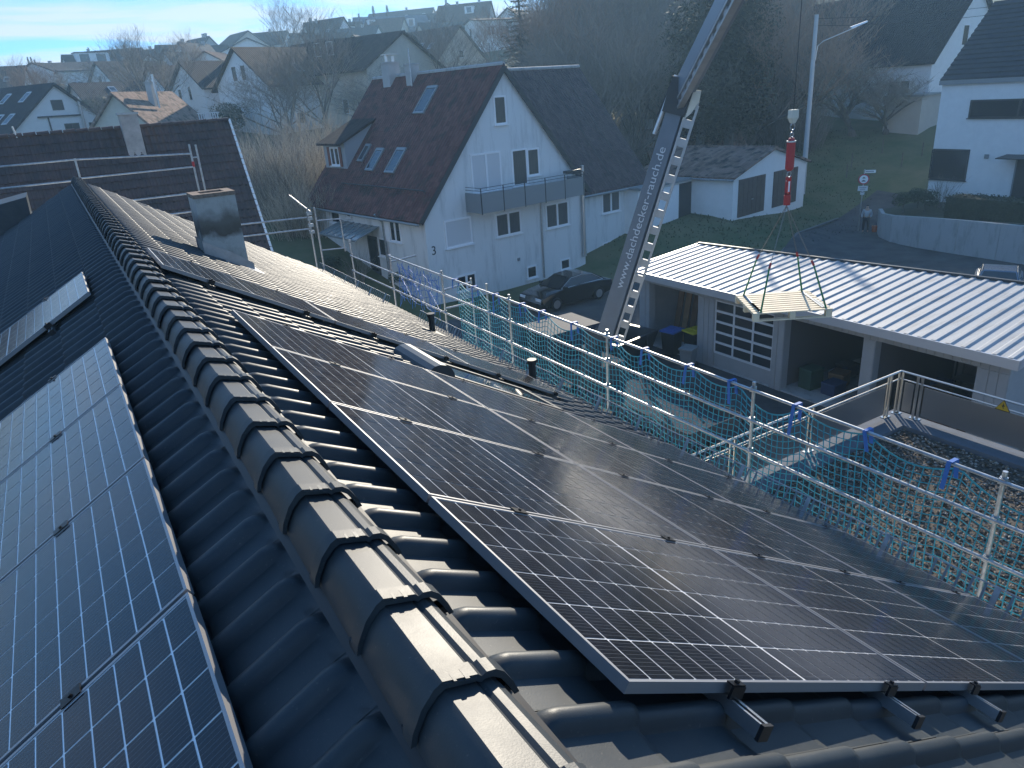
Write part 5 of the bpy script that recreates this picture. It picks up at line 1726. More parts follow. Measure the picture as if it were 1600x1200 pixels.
b = MB(); b.prism([(12.3, 21.11, -7.15), (12.3, 20.73, -6.48), (12.3, 20.76, -6.46), (12.3, 21.14, -7.13)], (1.9, 0, 0)); b.build('windscreen', MT['glass'], cab, world=True)
for x in (12.19, 14.29):
    b = MB(); b.prism([(x, 19.4, -7.2), (x, 20.8, -7.2), (x, 20.55, -6.55), (x, 19.4, -6.55)], (.02, 0, 0)); b.build('side_window', MT['glass'], cab, world=True)
b = MB(); b.tube([(12.9, 17.7, -8.05), (12.9, 17.7, -6.6)], .32, 16); b.beam((12.9, 17.7, -6.5), B0, .42, .5, m=0); b.box((12.4, 17.2, -7.95), (13.9, 18.5, -7.2)); b.build('crane_column', MT['matte'], cr_, world=True)
b = MB(); b.beam((12.4, 13.2, -7.9), (13.0, 15.6, -6.9), .06, .06); b.beam((12.4, 13.2, -7.9), (12.4, 14.6, -7.0), .06, .06); b.beam((12.4, 14.6, -7.0), (13.0, 15.6, -6.9), .05, .05); b.beam((13.4, 13.2, -7.85), (13.4, 14.6, -7.05), .05, .05)
b.build('load_frame', MT['matte'], bed, world=True)
b = MB(); b.beam((15.6, 17.8, -8.75), (12.9, 17.8, -7.9), .16, .16); b.box((15.3, 17.5, -8.8), (15.9, 18.1, -8.74)); b.build('outrigger', MT['matte'], cr_, world=True)

# hoist rope, hook block, shackles and chain legs
HK = np.array([10.55, 8.72, .50])
hk = thing('hoist_rope', 'thin steel hoist rope running up from the hook block', 'rope', (PC[0], PC[1], .5))
b = MB(); b.tube([(PC[0], HK[1], .52), (PC[0], HK[1], 4.3)], .006, 6); b.build('rope', MT['darkmetal'], hk, world=True)
hb = thing('crane_hook', 'pale hook block and red load cell hanging on the hoist rope', 'crane hook', (HK[0], HK[1], -.9))
X, Y = HK[0], HK[1]
b = MB(); b.add([(X - .075, Y - .05, .55), (X + .075, Y - .05, .55), (X + .075, Y + .05, .55), (X - .075, Y + .05, .55), (X - .08, Y - .05, .42), (X + .08, Y - .05, .42), (X + .08, Y + .05, .42), (X - .08, Y + .05, .42), (X - .035, Y - .03, .33), (X + .035, Y - .03, .33), (X + .035, Y + .03, .33), (X - .035, Y + .03, .33)],
               [(0, 1, 2, 3), (0, 4, 5, 1), (1, 5, 6, 2), (2, 6, 7, 3), (3, 7, 4, 0), (4, 8, 9, 5), (5, 9, 10, 6), (6, 10, 11, 7), (7, 11, 8, 4), (11, 10, 9, 8)])
b.build('hook_block', mat('block_cream', (.66, .62, .52), .5), hb, world=True)
ring = lambda c, r_, t_=.012: ([np.array(c) + np.array([math.cos(q) * r_, 0, math.sin(q) * r_]) for q in np.linspace(0, 2 * math.pi, 13)], t_)
b = MB()
for c, r_ in (((X, Y, .27), .055), ((X, Y, .14), .04), ((X, Y, -.52), .05), ((X, Y, -.62), .05)):
    b.tube(*ring(c, r_), 6)
b.build('shackle', MT['galv'], hb, world=True)
b = MB(); b.tube([(X, Y, .09), (X, Y, .05), (X, Y, .03), (X, Y, -.42), (X, Y, -.46)], [.05, .055, .075, .075, .04], 14); smooth_angle(b.build('load_cell', MT['red'], hb, world=True), 40)
b = MB(); b.tube([(X, Y, .02), (X, Y, .045)], .082, 14); b.build('collar', MT['alu'], hb, world=True)
b = MB(); b.box((X - .055, Y - .02, -.86), (X - .025, Y + .02, -.56)); b.box((X + .025, Y - .02, -.86), (X + .055, Y + .02, -.56)); b.box((X - .055, Y - .02, -.9), (X + .055, Y + .02, -.84)); b.tube([(X, Y, -.88), (X, Y, -1.05)], .06, 10); b.build('swivel', MT['red'], hb, world=True)
b = MB(); b.box((X - .02, Y - .024, -.82), (X + .02, Y - .018, -.64)); b.build('rating_plate', MT['pvc'], hb, world=True)

PZ = -2.86
cnr = [np.array([10.35, 9.62, PZ]), np.array([9.62, 8.52, PZ]), np.array([10.83, 7.78, PZ]), np.array([11.72, 8.85, PZ])]
ctr = sum(cnr) / 4
pal = thing('pallet', 'wooden slatted pallet hanging in four green slings from the crane', 'pallet', ctr - np.array([0, 0, .14]))
e1, e2 = cnr[2] - cnr[1], cnr[0] - cnr[1]
NS = 10
for i in range(NS):
    t0, t1 = i / NS + .008, (i + .66) / NS + .008
    if i == NS - 1: t1 = 1
    z = np.array([0, 0, .022])
    b = MB(); b.prism([cnr[1] + e2 * t0, cnr[1] + e1 + e2 * t0, cnr[1] + e1 + e2 * t1, cnr[1] + e2 * t1], z)
    b.build('slat', MT['wood'], pal, world=True)
for t_ in (.0, .46, .92):
    b = MB(); b.prism([cnr[1] + e1 * t_, cnr[1] + e1 * (t_ + .075), cnr[1] + e1 * (t_ + .075) + e2, cnr[1] + e1 * t_ + e2], (0, 0, -.022)); b.build('bearer', MT['wood'], pal, world=True)
    for q in (.0, .46, .92):
        b = MB(); c = cnr[1] + e1 * t_ + e2 * q - np.array([0, 0, .022]); b.prism([c, c + e1 * .075, c + e1 * .075 + e2 * .08, c + e2 * .08], (0, 0, -.09)); b.build('block', MT['wood'], pal, world=True)
for q in (.0, .46, .92):
    b = MB(); c = cnr[1] + e2 * q - np.array([0, 0, .112]); b.prism([c, c + e1, c + e1 + e2 * .08, c + e2 * .08], (0, 0, -.022)); b.build('bottom_board', MT['wood'], pal, world=True)
tops = []
for (fa, fb_, px, py, nm) in ((.10, .04, 1209, 393, 'front left'), (.10, .93, 1194, 387, 'back left'), (.90, .93, 1247, 386, 'back right'), (.93, .06, 1266, 392, 'front right')):
    foot = cnr[1] + e1 * fa + e2 * fb_ + np.array([0, 0, .028])
    hp = np.array([X, Y, -1.06])
    tt = .42
    topp = foot + (hp - foot) * tt + (np.array([ctr[0], ctr[1], 0]) - np.array([foot[0], foot[1], 0])) * -.10
    s_ = thing('lifting_sling', 'green lifting sling at the %s corner of the hanging pallet' % nm, 'sling', foot, 0, 'green slings and chains of the hanging pallet')
    for k, off in ((0, -.018), (1, .018)):
        b = MB(); o_ = np.array([off, off * .5, 0]) ; b.beam(foot + o_, topp + o_ * .4, .05, .022, (.6, -.8, .1)); b.build('webbing', MT['green_strap'], s_, world=True)
    b = MB(); b.beam(foot + (0, 0, .003), cnr[1] + e1 * fa + e2 * (1 - fb_ if fb_ > .5 else .5) + np.array([0, 0, .031]), .05, .006); b.build('deck_strap', MT['greymetal'], s_, world=True)
    d_ = hp - topp; Lc = np.linalg.norm(d_)
    b = MB()
    b.tube([topp, topp + d_ / Lc * .10], .022, 8)
    b.build('sling_hook', MT['red'], s_, world=True)
    b = MB()
    nl_ = int(Lc / .045)
    for i in range(nl_):
        c = topp + d_ * (i + .5) / nl_
        dd = d_ / Lc
        s1 = np.cross(dd, (0, 0, 1)) ; s1 /= np.linalg.norm(s1); s2_ = np.cross(dd, s1)
        w_ = s1 if i % 2 else s2_
        b.tube([c - dd * .026 + w_ * .008, c + dd * .026 + w_ * .008], .004, 3, caps=False)
        b.tube([c - dd * .026 - w_ * .008, c + dd * .026 - w_ * .008], .004, 3, caps=False)
    b.build('chain', mat('chain_steel', (.30, .27, .24), .5, .7), s_, world=True)

# ------------------------------------------------------------------ cars
def car(name, label, loc, rz, paint, chrome=True):
    r_ = thing(name, label, 'car', loc, rz)
    pm = mat('car_paint', paint, .22, .3, coat=.8)
    prof = [(-2.3, .35), (-2.35, .62), (-2.25, .86), (-1.6, .95), (-.2, .98), (1.0, .95), (1.75, .86), (2.2, .72), (2.3, .5), (2.25, .28), (1.78, .24), (1.70, .45), (1.48, .60), (1.22, .60), (1.02, .45), (.95, .24), (-.95, .24), (-1.03, .45), (-1.23, .60), (-1.48, .60), (-1.7, .45), (-1.78, .26)]
    b = MB()
    secs = []
    for yv, k, up in ((-.90, .96, .0), (-.86, 1.0, .02), (.86, 1.0, .02), (.90, .96, .0)):
        secs.append([(x * k, yv, z + (up if z > .5 else 0)) for x, z in prof])
    n_ = len(prof)
    b.add([p for s_ in secs for p in s_], [tuple(range(n_ - 1, -1, -1)), tuple(3 * n_ + i for i in range(n_))] + [(j * n_ + i, j * n_ + (i + 1) % n_, (j + 1) * n_ + (i + 1) % n_, (j + 1) * n_ + i) for j in range(3) for i in range(n_)])
    body = smooth_angle(b.build('body', pm, r_), 35)
    rf_ = [(-1.95, .93), (-1.2, 1.34), (-.5, 1.44), (.25, 1.40), (1.1, .95)]
    b = MB()
    vs = []
    for yv, k in ((-.80, 0), (.80, 0)):
        vs += [(x, yv * (1 if z < 1 else .76), z) for x, z in rf_]
    b.add(vs, [(0, 1, 2, 3, 4), (9, 8, 7, 6, 5)] + [(i, 5 + i, 6 + i, 1 + i) for i in range(4)])
    cab_ = b.build('cabin_roof', pm, r_)
    g_ = lambda pts, nm, m='glass': (lambda q: (q.add(pts, [tuple(range(len(pts)))]), q.build(nm, MT[m], cab_)))(MB())
    e = .012
    for sgn in (-1, 1):
        g_([(-1.62, sgn * (.77 + e), 1.0), (-1.12, sgn * (.635 + e), 1.31), (-.5, sgn * (.615 + e), 1.385), (.22, sgn * (.63 + e), 1.34), (.85, sgn * (.775 + e), 1.0)], 'side_window')
        if chrome:
            b = MB(); b.tube([(-1.72, sgn * .80, .985), (-1.14, sgn * .66, 1.335), (-.5, sgn * .64, 1.41), (.22, sgn * .655, 1.365), (.95, sgn * .80, .985), (-1.72, sgn * .81, .985)], .016, 5); b.build('window_trim', MT['alu'], cab_)
    g_([(.33, -.58, 1.385), (1.05, -.74, .985), (1.05, .74, .985), (.33, .58, 1.385)][::-1] if False else [(.34, -.58, 1.375), (1.07, -.74, .985), (1.07, .74, .985), (.34, .58, 1.375)], 'windscreen')
    g_([(-1.26, -.58, 1.325), (-1.90, -.72, .985), (-1.90, .72, .985), (-1.26, .58, 1.325)], 'rear_window')
    for x in (-1.36, 1.36):
        for yv in (-.84, .84):
            b = MB(); b.tube([(x, yv - .1, .33), (x, yv + .1, .33)], .33, 20); w_o = b.build('wheel', MT['black'], r_)
            b = MB(); b.tube([(x, yv - .105, .33), (x, yv + .105, .33)], .21, 14); b.build('rim', MT['alu'], w_o)
    for yv in (-.62, .62):
        b = MB(); b.box((2.12, yv - .2, .60), (2.26, yv + .2, .72)); b.build('headlight', MT['pvc'], r_)
        b = MB(); b.box((-2.34, yv - .2, .70), (-2.22, yv + .2, .82)); b.build('tail_light', MT['red'], r_)
        b = MB(); b.box((.72, yv * 1.52 - .09, .98), (.9, yv * 1.52 + .09, 1.10)); b.build('mirror', pm, r_)
    return r_


car('parked_car', 'black saloon car with chrome window trim parked by the white house gable', (19.9, 28.9, GZ + .02), R(184), (.008, .008, .010))
car('parked_car', 'blue grey car at the right edge beyond the corrugated roof', (33.5, 15.5, GZ + .02), R(205), (.16, .20, .26))

# ------------------------------------------------------------------ person by the garden wall
pe = thing('person', 'person in a grey top and dark trousers standing at the end of the garden wall', 'person', (43.25, 28.35, GZ + .06), R(120))


def skin_body(name, joints, edges, radii, m, parent, root_i=0, sub=1):
    me = bpy.data.meshes.new(name)
    me.from_pydata([tuple(j) for j in joints], edges, [])
    o = bpy.data.objects.new(name, me); COL.objects.link(o)
    md = o.modifiers.new('skin', 'SKIN'); 
    for i, r_ in enumerate(radii):
        me.skin_vertices[0].data[i].radius = (r_, r_)
    me.skin_vertices[0].data[root_i].use_root = True
    sb = o.modifiers.new('sub', 'SUBSURF'); sb.levels = sub; sb.render_levels = sub
    dg = bpy.context.evaluated_depsgraph_get()
    m2 = bpy.data.meshes.new_from_object(o.evaluated_get(dg))
    bpy.data.objects.remove(o)
    m2.materials.clear(); m2.materials.append(m)
    m2.polygons.foreach_set('use_smooth', [True] * len(m2.polygons))
    n_ = bpy.data.objects.new(name, m2); COL.objects.link(n_); n_.parent = parent
    return n_


skinm = mat('skin', (.45, .28, .20), .6)
J = [(0, 0, .95), (0, 0, 1.2), (0, .01, 1.42), (0, .02, 1.52), (0, .03, 1.60), (0, .05, 1.70), (.18, 0, 1.40), (.26, -.02, 1.14), (.24, .12, .92), (-.18, 0, 1.40), (-.27, -.02, 1.14), (-.22, .14, .95), (.10, 0, .90), (.12, .03, .50), (.13, -.03, .08), (.13, .12, .04), (-.10, 0, .90), (-.13, .0, .50), (-.15, -.05, .08), (-.15, .10, .04)]
Ed = [(0, 1), (1, 2), (2, 3), (3, 4), (4, 5), (2, 6), (6, 7), (7, 8), (2, 9), (9, 10), (10, 11), (0, 12), (12, 13), (13, 14), (14, 15), (0, 16), (16, 17), (17, 18), (18, 19)]
Rd = [.15, .145, .15, .06, .085, .085, .07, .05, .04, .07, .05, .04, .10, .07, .045, .045, .10, .07, .045, .045]
skin_body('body', J, Ed, Rd, skinm, pe)
skin_body('jacket', [(0, 0, .92), (0, 0, 1.2), (0, .01, 1.42), (.19, 0, 1.40), (.27, -.02, 1.14), (.25, .1, .96), (-.19, 0, 1.40), (-.28, -.02, 1.14), (-.23, .12, .98)], [(0, 1), (1, 2), (2, 3), (3, 4), (4, 5), (2, 6), (6, 7), (7, 8)], [.19, .18, .165, .09, .07, .06, .09, .07, .06], mat('grey_top', (.42, .44, .46), .8), pe)
skin_body('trousers', [(0, 0, .95), (.10, 0, .88), (.12, .03, .50), (.13, -.03, .12), (-.10, 0, .88), (-.13, 0, .50), (-.15, -.05, .12)], [(0, 1), (1, 2), (2, 3), (0, 4), (4, 5), (5, 6)], [.155, .115, .085, .07, .115, .085, .07], mat('dark_trousers', (.02, .022, .03), .85), pe)
skin_body('hair', [(0, .02, 1.64), (0, .0, 1.70), (0, .03, 1.76)], [(0, 1), (1, 2)], [.07, .095, .07], mat('dark_hair', (.02, .014, .01), .6), pe)
# ------------------------------------------------------------------ houses on the hillside
WALLM = {'w': MT['white_plain'], 'c': MT['cream'], 'g': MT['greywall'],
         'p': mat('pinkish_render', (.62, .56, .53), .9, noise=.06, nscale=1), 't': mat('timber_cladding', (.10, .07, .05), .8, noise=.2, nscale=2)}


def far_house(label, px, py, d, rel, w, l, hw, hr, wall='w', roof='dark', wins=None, sky=(), chim=(), dorm=(), ov=.45, name='hill_house', wf='pvc'):
    """house whose near gable top stands at a pixel, d metres off; rel = how far its ridge turns from the line of sight (deg, + to the right)"""
    a = at(px, py, d)
    az = math.atan2(a[0] - CAM[0], a[1] - CAM[1])
    rz = -(az + R(rel))
    base = np.array([a[0], a[1], a[2] - hw - hr - .15])
    sg = 1 if rel > 0 else -1
    r_ = thing(name, label, 'house', base, rz, 'houses on the hillside')
    shell(r_, w, l, hw, hr, WALLM[wall], 7.0)
    gable_roof(r_, w, l, hw, hr, RM[roof], ov=ov, ovy=.4, th=.2)
    if wins is None:
        wins = []
        for z in ((.9, 3.6) if hw > 4.6 else (.9,)):
            for u in (-w * .27, w * .12): wins.append(('F', u, z, 1.1, 1.2))
            for sd in ('L',):
                for v in np.arange(1.4, l - 1.6, 3.1): wins.append((sd, v, z, 1.15, 1.2))
        if hr > 3: wins.append(('F', -.55, hw + .5, 1.1, 1.15))
    wins = [('R' if fc == 'L' and sg > 0 else fc, u, z, ww, hh) for fc, u, z, ww, hh in wins]
    vis = {'F'} | ({'L'} if rel < 0 else {'R'})
    for (fc, u, z, ww, hh) in wins:
        if fc not in vis: continue
        o, uu, n = FACE[fc](w, l)
        window(r_, o + uu * u + np.array([0, 0, z]), uu, n, ww, hh, 2 if ww > 1.3 else 1, frame=wf, sill=False, fw=.08)
    for (sd, y, s, ww, ll) in sky: roof_window(r_, w, hw, hr, sg, y, s, ww, ll, frame='shutter', glass='skyglass')
    for (x, y, h) in chim: chimney(r_, x, y, hw + hr * .5, hw + hr + h, .55, .55, MT['greywall'])
    for (sd, y, s, ww, hh, dep) in dorm:
        sd = sg
        p = on_slope(w, hw, hr, sd, y, s)
        b = MB()
        x0, x1 = p[0], p[0] - sd * dep
        b.box((min(x0, x1), y, p[2] - .3), (max(x0, x1), y + ww, p[2] + hh))
        dm = b.build('dormer', WALLM['w'], r_)
        b = MB(); b.box((min(x0, x1) - .2, y - .2, p[2] + hh), (max(x0, x1) + .2, y + ww + .2, p[2] + hh + .18)); b.build('dormer_roof', RM[roof], dm)
        nn = 2 if ww > 2.5 else 1
        for k in range(nn):
            window(dm, np.array([x0, y + ww * (k + .18) / nn, p[2] + .15]), np.array([0, 1., 0]), np.array([sd, 0, 0.]), ww / nn * .62, hh - .35, 1, sill=False, fw=.08)
    return r_


SKY6 = [(-1, y, s, .8, 1.6) for y in (1.5, 3.2, 4.9, 6.0) for s in (4.6,)] + [(-1, y, 1.2, .8, 1.6) for y in (2.0, 5.2, 8.0)]
hA = far_house('white house with many slim roof windows, left above the near dark ridge', 81, 131, 94, -36, 11.6, 12, 3.8, 4.3, 'w', 'dark',
               [('F', -.7, 5.7, 1.3, 1.0), ('F', .1, 3.0, 1.7, 1.35), ('F', .6, .2, 1.6, 1.3), ('F', 3.0, 2.8, .9, 1.5), ('F', -4.8, .5, .9, 1.8), ('F', -2.6, -2.6, .8, 1.6)], SKY6, [(-2, 7, .2)], wf='darkmetal')
b = MB(); b.box((-2.6, -.16, 5.05), (2.2, -.01, 5.2)); b.box((-1.55, -.12, -3), (-1.45, -.01, 5.05)); b.build('gable_beam', MT['darkmetal'], hA)
b = MB(); b.tube([(2.3, -.25, -3), (2.3, -.25, 6.9)], .12, 8); b.build('flue_pipe', MT['alu'], hA)
hB = far_house('old cream house with a plain stained gable, right of the slim roof windows', 177, 146, 80, 32, 8.8, 10, 3.0, 4.3, 'c', 'old', [('F', -2.2, .6, 1.5, .9), ('F', 1.2, .9, 1.0, .8)], (), [(1.2, 4.2, 1.0)])
b = MB(); b.tube([(1.9, 3.9, 6.0), (1.9, 3.9, 9.0)], .11, 8); b.build('flue_pipe', MT['alu'], hB)
b = MB()
for i in range(9): b.box((3.0 + i * .25, 9.0, 4.2), (3.09 + i * .25, 9.08, 5.2))
b.box((2.9, 8.98, 5.2), (5.3, 9.1, 5.3)); b.box((2.9, 8.98, 4.1), (5.3, 9.1, 4.25)); b.build('balcony_rail', MT['pvc'], hB)
far_house('white house with blue black roof and two narrow gable windows', 283, 97, 101, 62, 7.6, 8.0, 6.6, 2.8, 'w', 'dark', [('F', -2.2, 5.2, .75, 1.5), ('F', .2, 5.3, .75, 1.6), ('L', 4, 1.6, 1.3, 1.1), ('F', -2, 1.5, 1, 1.2)], [(-1, 7.0, 3.0, .8, 1.1)], [(0, 6.5, .7)])
far_house('big half timbered house with brown roof behind bare trees', 366, 75, 92, 58, 10.0, 12.5, 6.8, 3.6, 'w', 'brown', [('F', -1.4, 7.2, 1.0, 1.6), ('F', .4, 7.2, 1.0, 1.6), ('F', -2, 3.2, 1.2, 1.3), ('L', 3, 2.4, 1.2, 1.2), ('L', 7, 2.4, 1.2, 1.2), ('L', 11, 2.4, 1.2, 1.2)],
          [(-1, 5.0, 3.2, .8, 1.6), (-1, 8.2, 2.6, 1.1, 2.4), (-1, 9.6, 2.6, 1.1, 2.4)], [], ov=.9)
h5 = far_house('large chalet roofed house with dark dormer and two white windows, behind the red roof', 627, 49, 92, -52, 13.5, 17, 6.2, 3.5, 'c', 'brown', [('F', -4, 3, 1.2, 1.3), ('F', 2, 3, 1.2, 1.3), ('L', 1, 1.6, .9, 1.2), ('L', 3.2, 1.6, .9, 1.6), ('L', 7, 2.0, .9, 1.2), ('L', 9.2, 1.9, .9, 1.2), ('L', 14, 1.8, 1.2, 1.2)], [(-1, 15.0, 3.0, .6, 1.6)], (), (), ov=1.0)
p = on_slope(13.5, 6.2, 3.5, -1, 6, 5.0)
b = MB(); b.box((p[0] - .2, 5.0, p[2] - .3), (p[0] + 4, 10.5, p[2] + 1.9)); dmq = b.build('dormer', RM['grey'], h5)
for v in (6.3, 8.2): window(dmq, np.array([p[0] - .2, v, p[2] + .3]), np.array([0, 1., 0]), np.array([-1., 0, 0]), 1.0, 1.45, 1, sill=False)
b = MB(); b.box((-3.5, -.9, 5.2), (3.5, -.1, 5.35)); b.build('gable_balcony', WALLM['t'], h5)
far_house('cream gabled house with three small roof windows, right of the chalet', 717, 40, 128, -48, 12, 12, 5.6, 5.0, 'c', 'rust', None, [(-1, 3.0, 3.6, .8, 1.3), (-1, 5.4, 3.3, .8, 1.3), (-1, 8.0, 3.0, .8, 1.3)], [])
far_house('grey roofed lower house squeezed behind the chalet gable', 640, 52, 112, -50, 11, 9, 3.0, 4.6, 'g', 'grey', [], (), [])
far_house('rust red roofed house with white wall, left of the blue black roof', 232, 104, 124, 66, 8.4, 6, 5.4, 3.0, 'w', 'rust', [('F', -1, 2.6, 1.1, 1.2), ('L', 3, 1.5, 1.1, 1.2)], (), [])
far_house('wide white gabled house with two attic windows on the left hillside', 231, 85, 165, -20, 15, 12, 4.0, 4.8, 'w', 'brown', [('F', -1.1, 5.4, .8, 1.0), ('F', .6, 5.4, .8, 1.0), ('F', -4, 1.5, 1.2, 1.2), ('F', 3, 1.5, 1.2, 1.2)], (), [])
far_house('steep white gabled house with chimney just left of the orange bush on the hill', 279, 67, 188, 35, 9.5, 11, 5.4, 6.2, 'w', 'grey', None, (), [(0, 1.5, .9), (0, 9, .8)])
far_house('house with long dark roof low behind the steep white gable', 262, 76, 205, -70, 10, 15, 4.4, 4.6, 'w', 'dark', None, (), [(0, 4, .8), (0, 9, .8)])
far_house('house with brown gable and two chimneys on the skyline left of the beige gable', 326, 57, 232, -28, 10.5, 12, 5.0, 5.6, 'g', 'dark', None, (), [(0, 1.5, 1.0), (0, 3, 1.0)])
far_house('house with dark roof and white gable facing right, below the skyline gable', 354, 70, 200, -60, 9.5, 15, 4.6, 5.4, 'w', 'dark', None, (), [])
far_house('low timber gabled house with russet roof behind the blue black roof', 320, 80, 150, 22, 11, 9, 3.0, 3.2, 'w', 'rust', None, (), [])
far_house('beige gabled house on the skyline with plain gable', 387, 48, 232, -24, 15, 12, 4.6, 5.0, 'c', 'brown', [('F', -.5, 5.4, 1, 1), ('F', 2.6, 3.4, 1, 1)], (), [])
far_house('dark hip roofed house with two dormers in front of the beige gable', 385, 59, 190, -10, 17, 13, 3.4, 3.8, 'w', 'dark', [('F', -3, 1.5, 1.3, 1.2), ('F', 1.5, 1.5, 1.3, 1.2)], (), [])
far_house('small house with low brown roof right of the beige gable', 412, 53, 240, 75, 9, 12, 4.0, 2.6, 'g', 'brown', None, (), [])
far_house('white walled house with dark roof at the foot of the radio mast', 448, 48, 238, -70, 9, 14, 5.4, 3.4, 'w', 'dark', None, (), [(0, 5, .8)])
far_house('brown roofed house with a long white dormer, left of the skyline gable', 476, 36, 214, 74, 11, 15, 4.4, 5.4, 'w', 'brown', None, (), [(0, 1.6, 1.1), (0, 3.0, 1.0), (0, 12, .8)], [(-1, 6, 4.6, 6.0, 1.9, 3)])
far_house('brown house with white gable facing right, highest left of the blue mansard', 536, 27, 212, -48, 11, 13, 4.4, 6.4, 'w', 'brown', None, [(-1, 3, 3.4, .9, 1.4)], [])
far_house('terraced house with blue grey mansard roof and three white dormers', 553, 28, 226, 80, 11, 20, 3.4, 5.6, 'w', 'blue', None, (), [], [(-1, 3, 4.2, 2.2, 2.1, 2), (-1, 8.5, 4.2, 2.2, 2.1, 2), (-1, 14, 4.2, 2.2, 2.1, 2)])
far_house('house with brown roof and white sill band right of the blue mansard', 630, 27, 222, -72, 11, 15, 4.0, 4.4, 'c', 'rust', None, (), [])
far_house('long row house with dark roof and roof windows, uppermost row on the hill', 676, 12, 262, -70, 12, 22, 4.5, 5.5, 'w', 'grey', None, [(-1, y, 2.4, 1, 1.4) for y in (2, 8, 14)], [(0, 9, .9)])
far_house('row house with dark roof below the uppermost row', 690, 20, 236, -74, 11, 20, 4.2, 5.0, 'w', 'dark', None, [(-1, y, 3.0, 1, 1.4) for y in (3, 6, 12)], [])
far_house('dark gabled house with chimney on the skyline above the cream house', 699, 5, 248, -12, 14, 12, 5.4, 4.8, 'c', 'brown', None, (), [(0, 2, 1.2)])
far_house('brown roofed house with white dormer left of the big conifer', 766, 2, 214, -76, 11, 14, 5.2, 5.6, 'p', 'rust', None, (), [(0, 3, .8), (0, 9, .8)], [(-1, 4, 3.8, 2.4, 1.8, 2)])
far_house('pale blue house half hidden by the big conifer', 793, 12, 170, 18, 9, 11, 5.6, 3.4, 'w', 'grey', None, (), [])
far_house('white cube like house below the brown roof left of the conifer', 735, 30, 160, 70, 7, 9, 5.2, .5, 'w', 'grey', [('L', 2, 2.6, 1.6, 1.6), ('L', 5, 2.6, 1.6, 1.6), ('F', -1, 2.6, 1.2, 1.6)], (), [])
far_house('dark tiled house with small roof windows at the far left edge', 36, 103, 172, -76, 11, 16, 4.2, 4.6, 'w', 'rust', None, [(-1, 2, 3, 1, 1.2), (-1, 5, 3.4, 1.4, 1.2), (-1, 6.6, 3.4, 1.4, 1.2), (-1, 10, 3, 1, 1.2)], [(0, 13, .9)])
far_house('white house with flat dark gable left of the white terraces', 50, 98, 176, 40, 9, 10, 5.6, 1.8, 'w', 'dark', None, (), [])
far_house('house with big white dormer front and dark roof on the left skyline', 98, 86, 208, 78, 12, 11, 5.0, 4.8, 'w', 'dark', None, (), [(0, 5.5, 1.2)], [(-1, 2, 3.6, 7, 2.4, 3)])
far_house('white terraced house with low roof below the big dormer house', 68, 99, 182, 84, 8, 11, 4.4, 1.4, 'w', 'dark', [('L', 2, 1.2, 1.6, 1.3), ('L', 7, 1.2, 1.6, 1.3)], (), [])
far_house('white garage block with two openings in front of the terraces', 90, 109, 168, 84, 7, 10, 3.6, .4, 'w', 'grey', [('L', 1.2, .3, 2.0, 1.6), ('L', 5, .3, 2.0, 1.6)], (), [])
far_house('dark gabled house alone on the left skyline beside the cypresses', 157, 83, 228, -16, 11, 11, 4.6, 5.4, 'g', 'dark', None, (), [])
far_house('dark roofed house right of the lone dark gable', 168, 82, 222, 74, 9, 9, 4.2, 4.6, 'w', 'dark', None, (), [])
far_house('long dark roofed house with white gable to the right, on the left skyline', 220, 75, 215, -66, 11, 16, 4.4, 5.0, 'w', 'grey', None, (), [(0, 4, .9)])
far_house('dark roofed house peeping between the wide white gable and the steep one', 244, 71, 225, 70, 10, 12, 4.2, 4.8, 'w', 'dark', None, (), [(0, 6, 1.0)])
far_house('house with sagging dark roof low on the left behind the bare trees', 150, 97, 150, 62, 9, 12, 3.2, 3.6, 'w', 'dark', None, [(-1, 4, 3, .9, 1.4)], [])
far_house('dark roofed house behind the gable with slim roof windows', 112, 131, 120, 70, 9, 9, 3.4, 3.0, 'g', 'dark', [], [(-1, 4, 1.2, .9, 1.2)], [])
far_house('low dark roofed house between the chalet and the half timbered house', 500, 62, 132, 78, 9, 12, 3.6, 3.6, 'w', 'dark', None, (), [])
far_house('small white gable under the blue mansard terrace', 552, 55, 168, 20, 6.5, 8, 3.6, 3.0, 'w', 'brown', [('F', -.5, 1.8, 1, 1.1)], (), [])
h6 = far_house('tall white house with dark roof and pale timber gable, behind the spreading apple tree', 1532, -32, 82, -58, 10.0, 17, 7.4, 6.0, 'w', 'dark', [('F', -1.4, 8.4, .9, 1.7), ('F', .5, 8.4, .9, 1.7), ('L', 1.8, 4.0, 1.0, 1.9), ('L', 3.0, 4.0, 1.0, 1.9), ('L', 2.6, .6, 1.0, 1.6), ('L', 4.2, .6, 1.0, 1.6), ('L', 8, .6, 1.0, 1.6), ('L', 11.6, .6, 1.0, 1.6), ('L', 13.2, .6, 1.0, 1.6), ('L', 12, 4, 1.0, 1.6)], [(-1, 10.6, 3.6, .9, 1.4)], [])
far_house('small old house with chimney peeping out right of the white house wing', 1003, 204, 66, 70, 7, 8, 3.0, 2.4, 'c', 'old', [], (), [(-.5, .8, .9)])
far_house('pale modern house at the upper right corner above the dark flush roof', 1600, 4, 96, 70, 9, 9, 5.5, .6, 'w', 'grey', [('L', 3, 2.6, 2.6, 1.3), ('F', -3, 2.6, 2.2, 1.3)], (), [])
far_house('low white house with rust roof at the very left edge of the hillside', 14, 104, 190, -40, 9, 11, 5.0, 3.6, 'w', 'rust', None, (), [(0, 4, .7)])
far_house('small white gabled house behind the white terraces at left', 62, 99, 200, 30, 9, 11, 5.0, 3.6, 'w', 'dark', None, (), [(0, 4, .7)])
far_house('white gabled house half hidden by bare trees left of the wide gable', 205, 92, 190, -25, 9, 11, 5.0, 3.6, 'w', 'dark', None, (), [(0, 4, .7)])
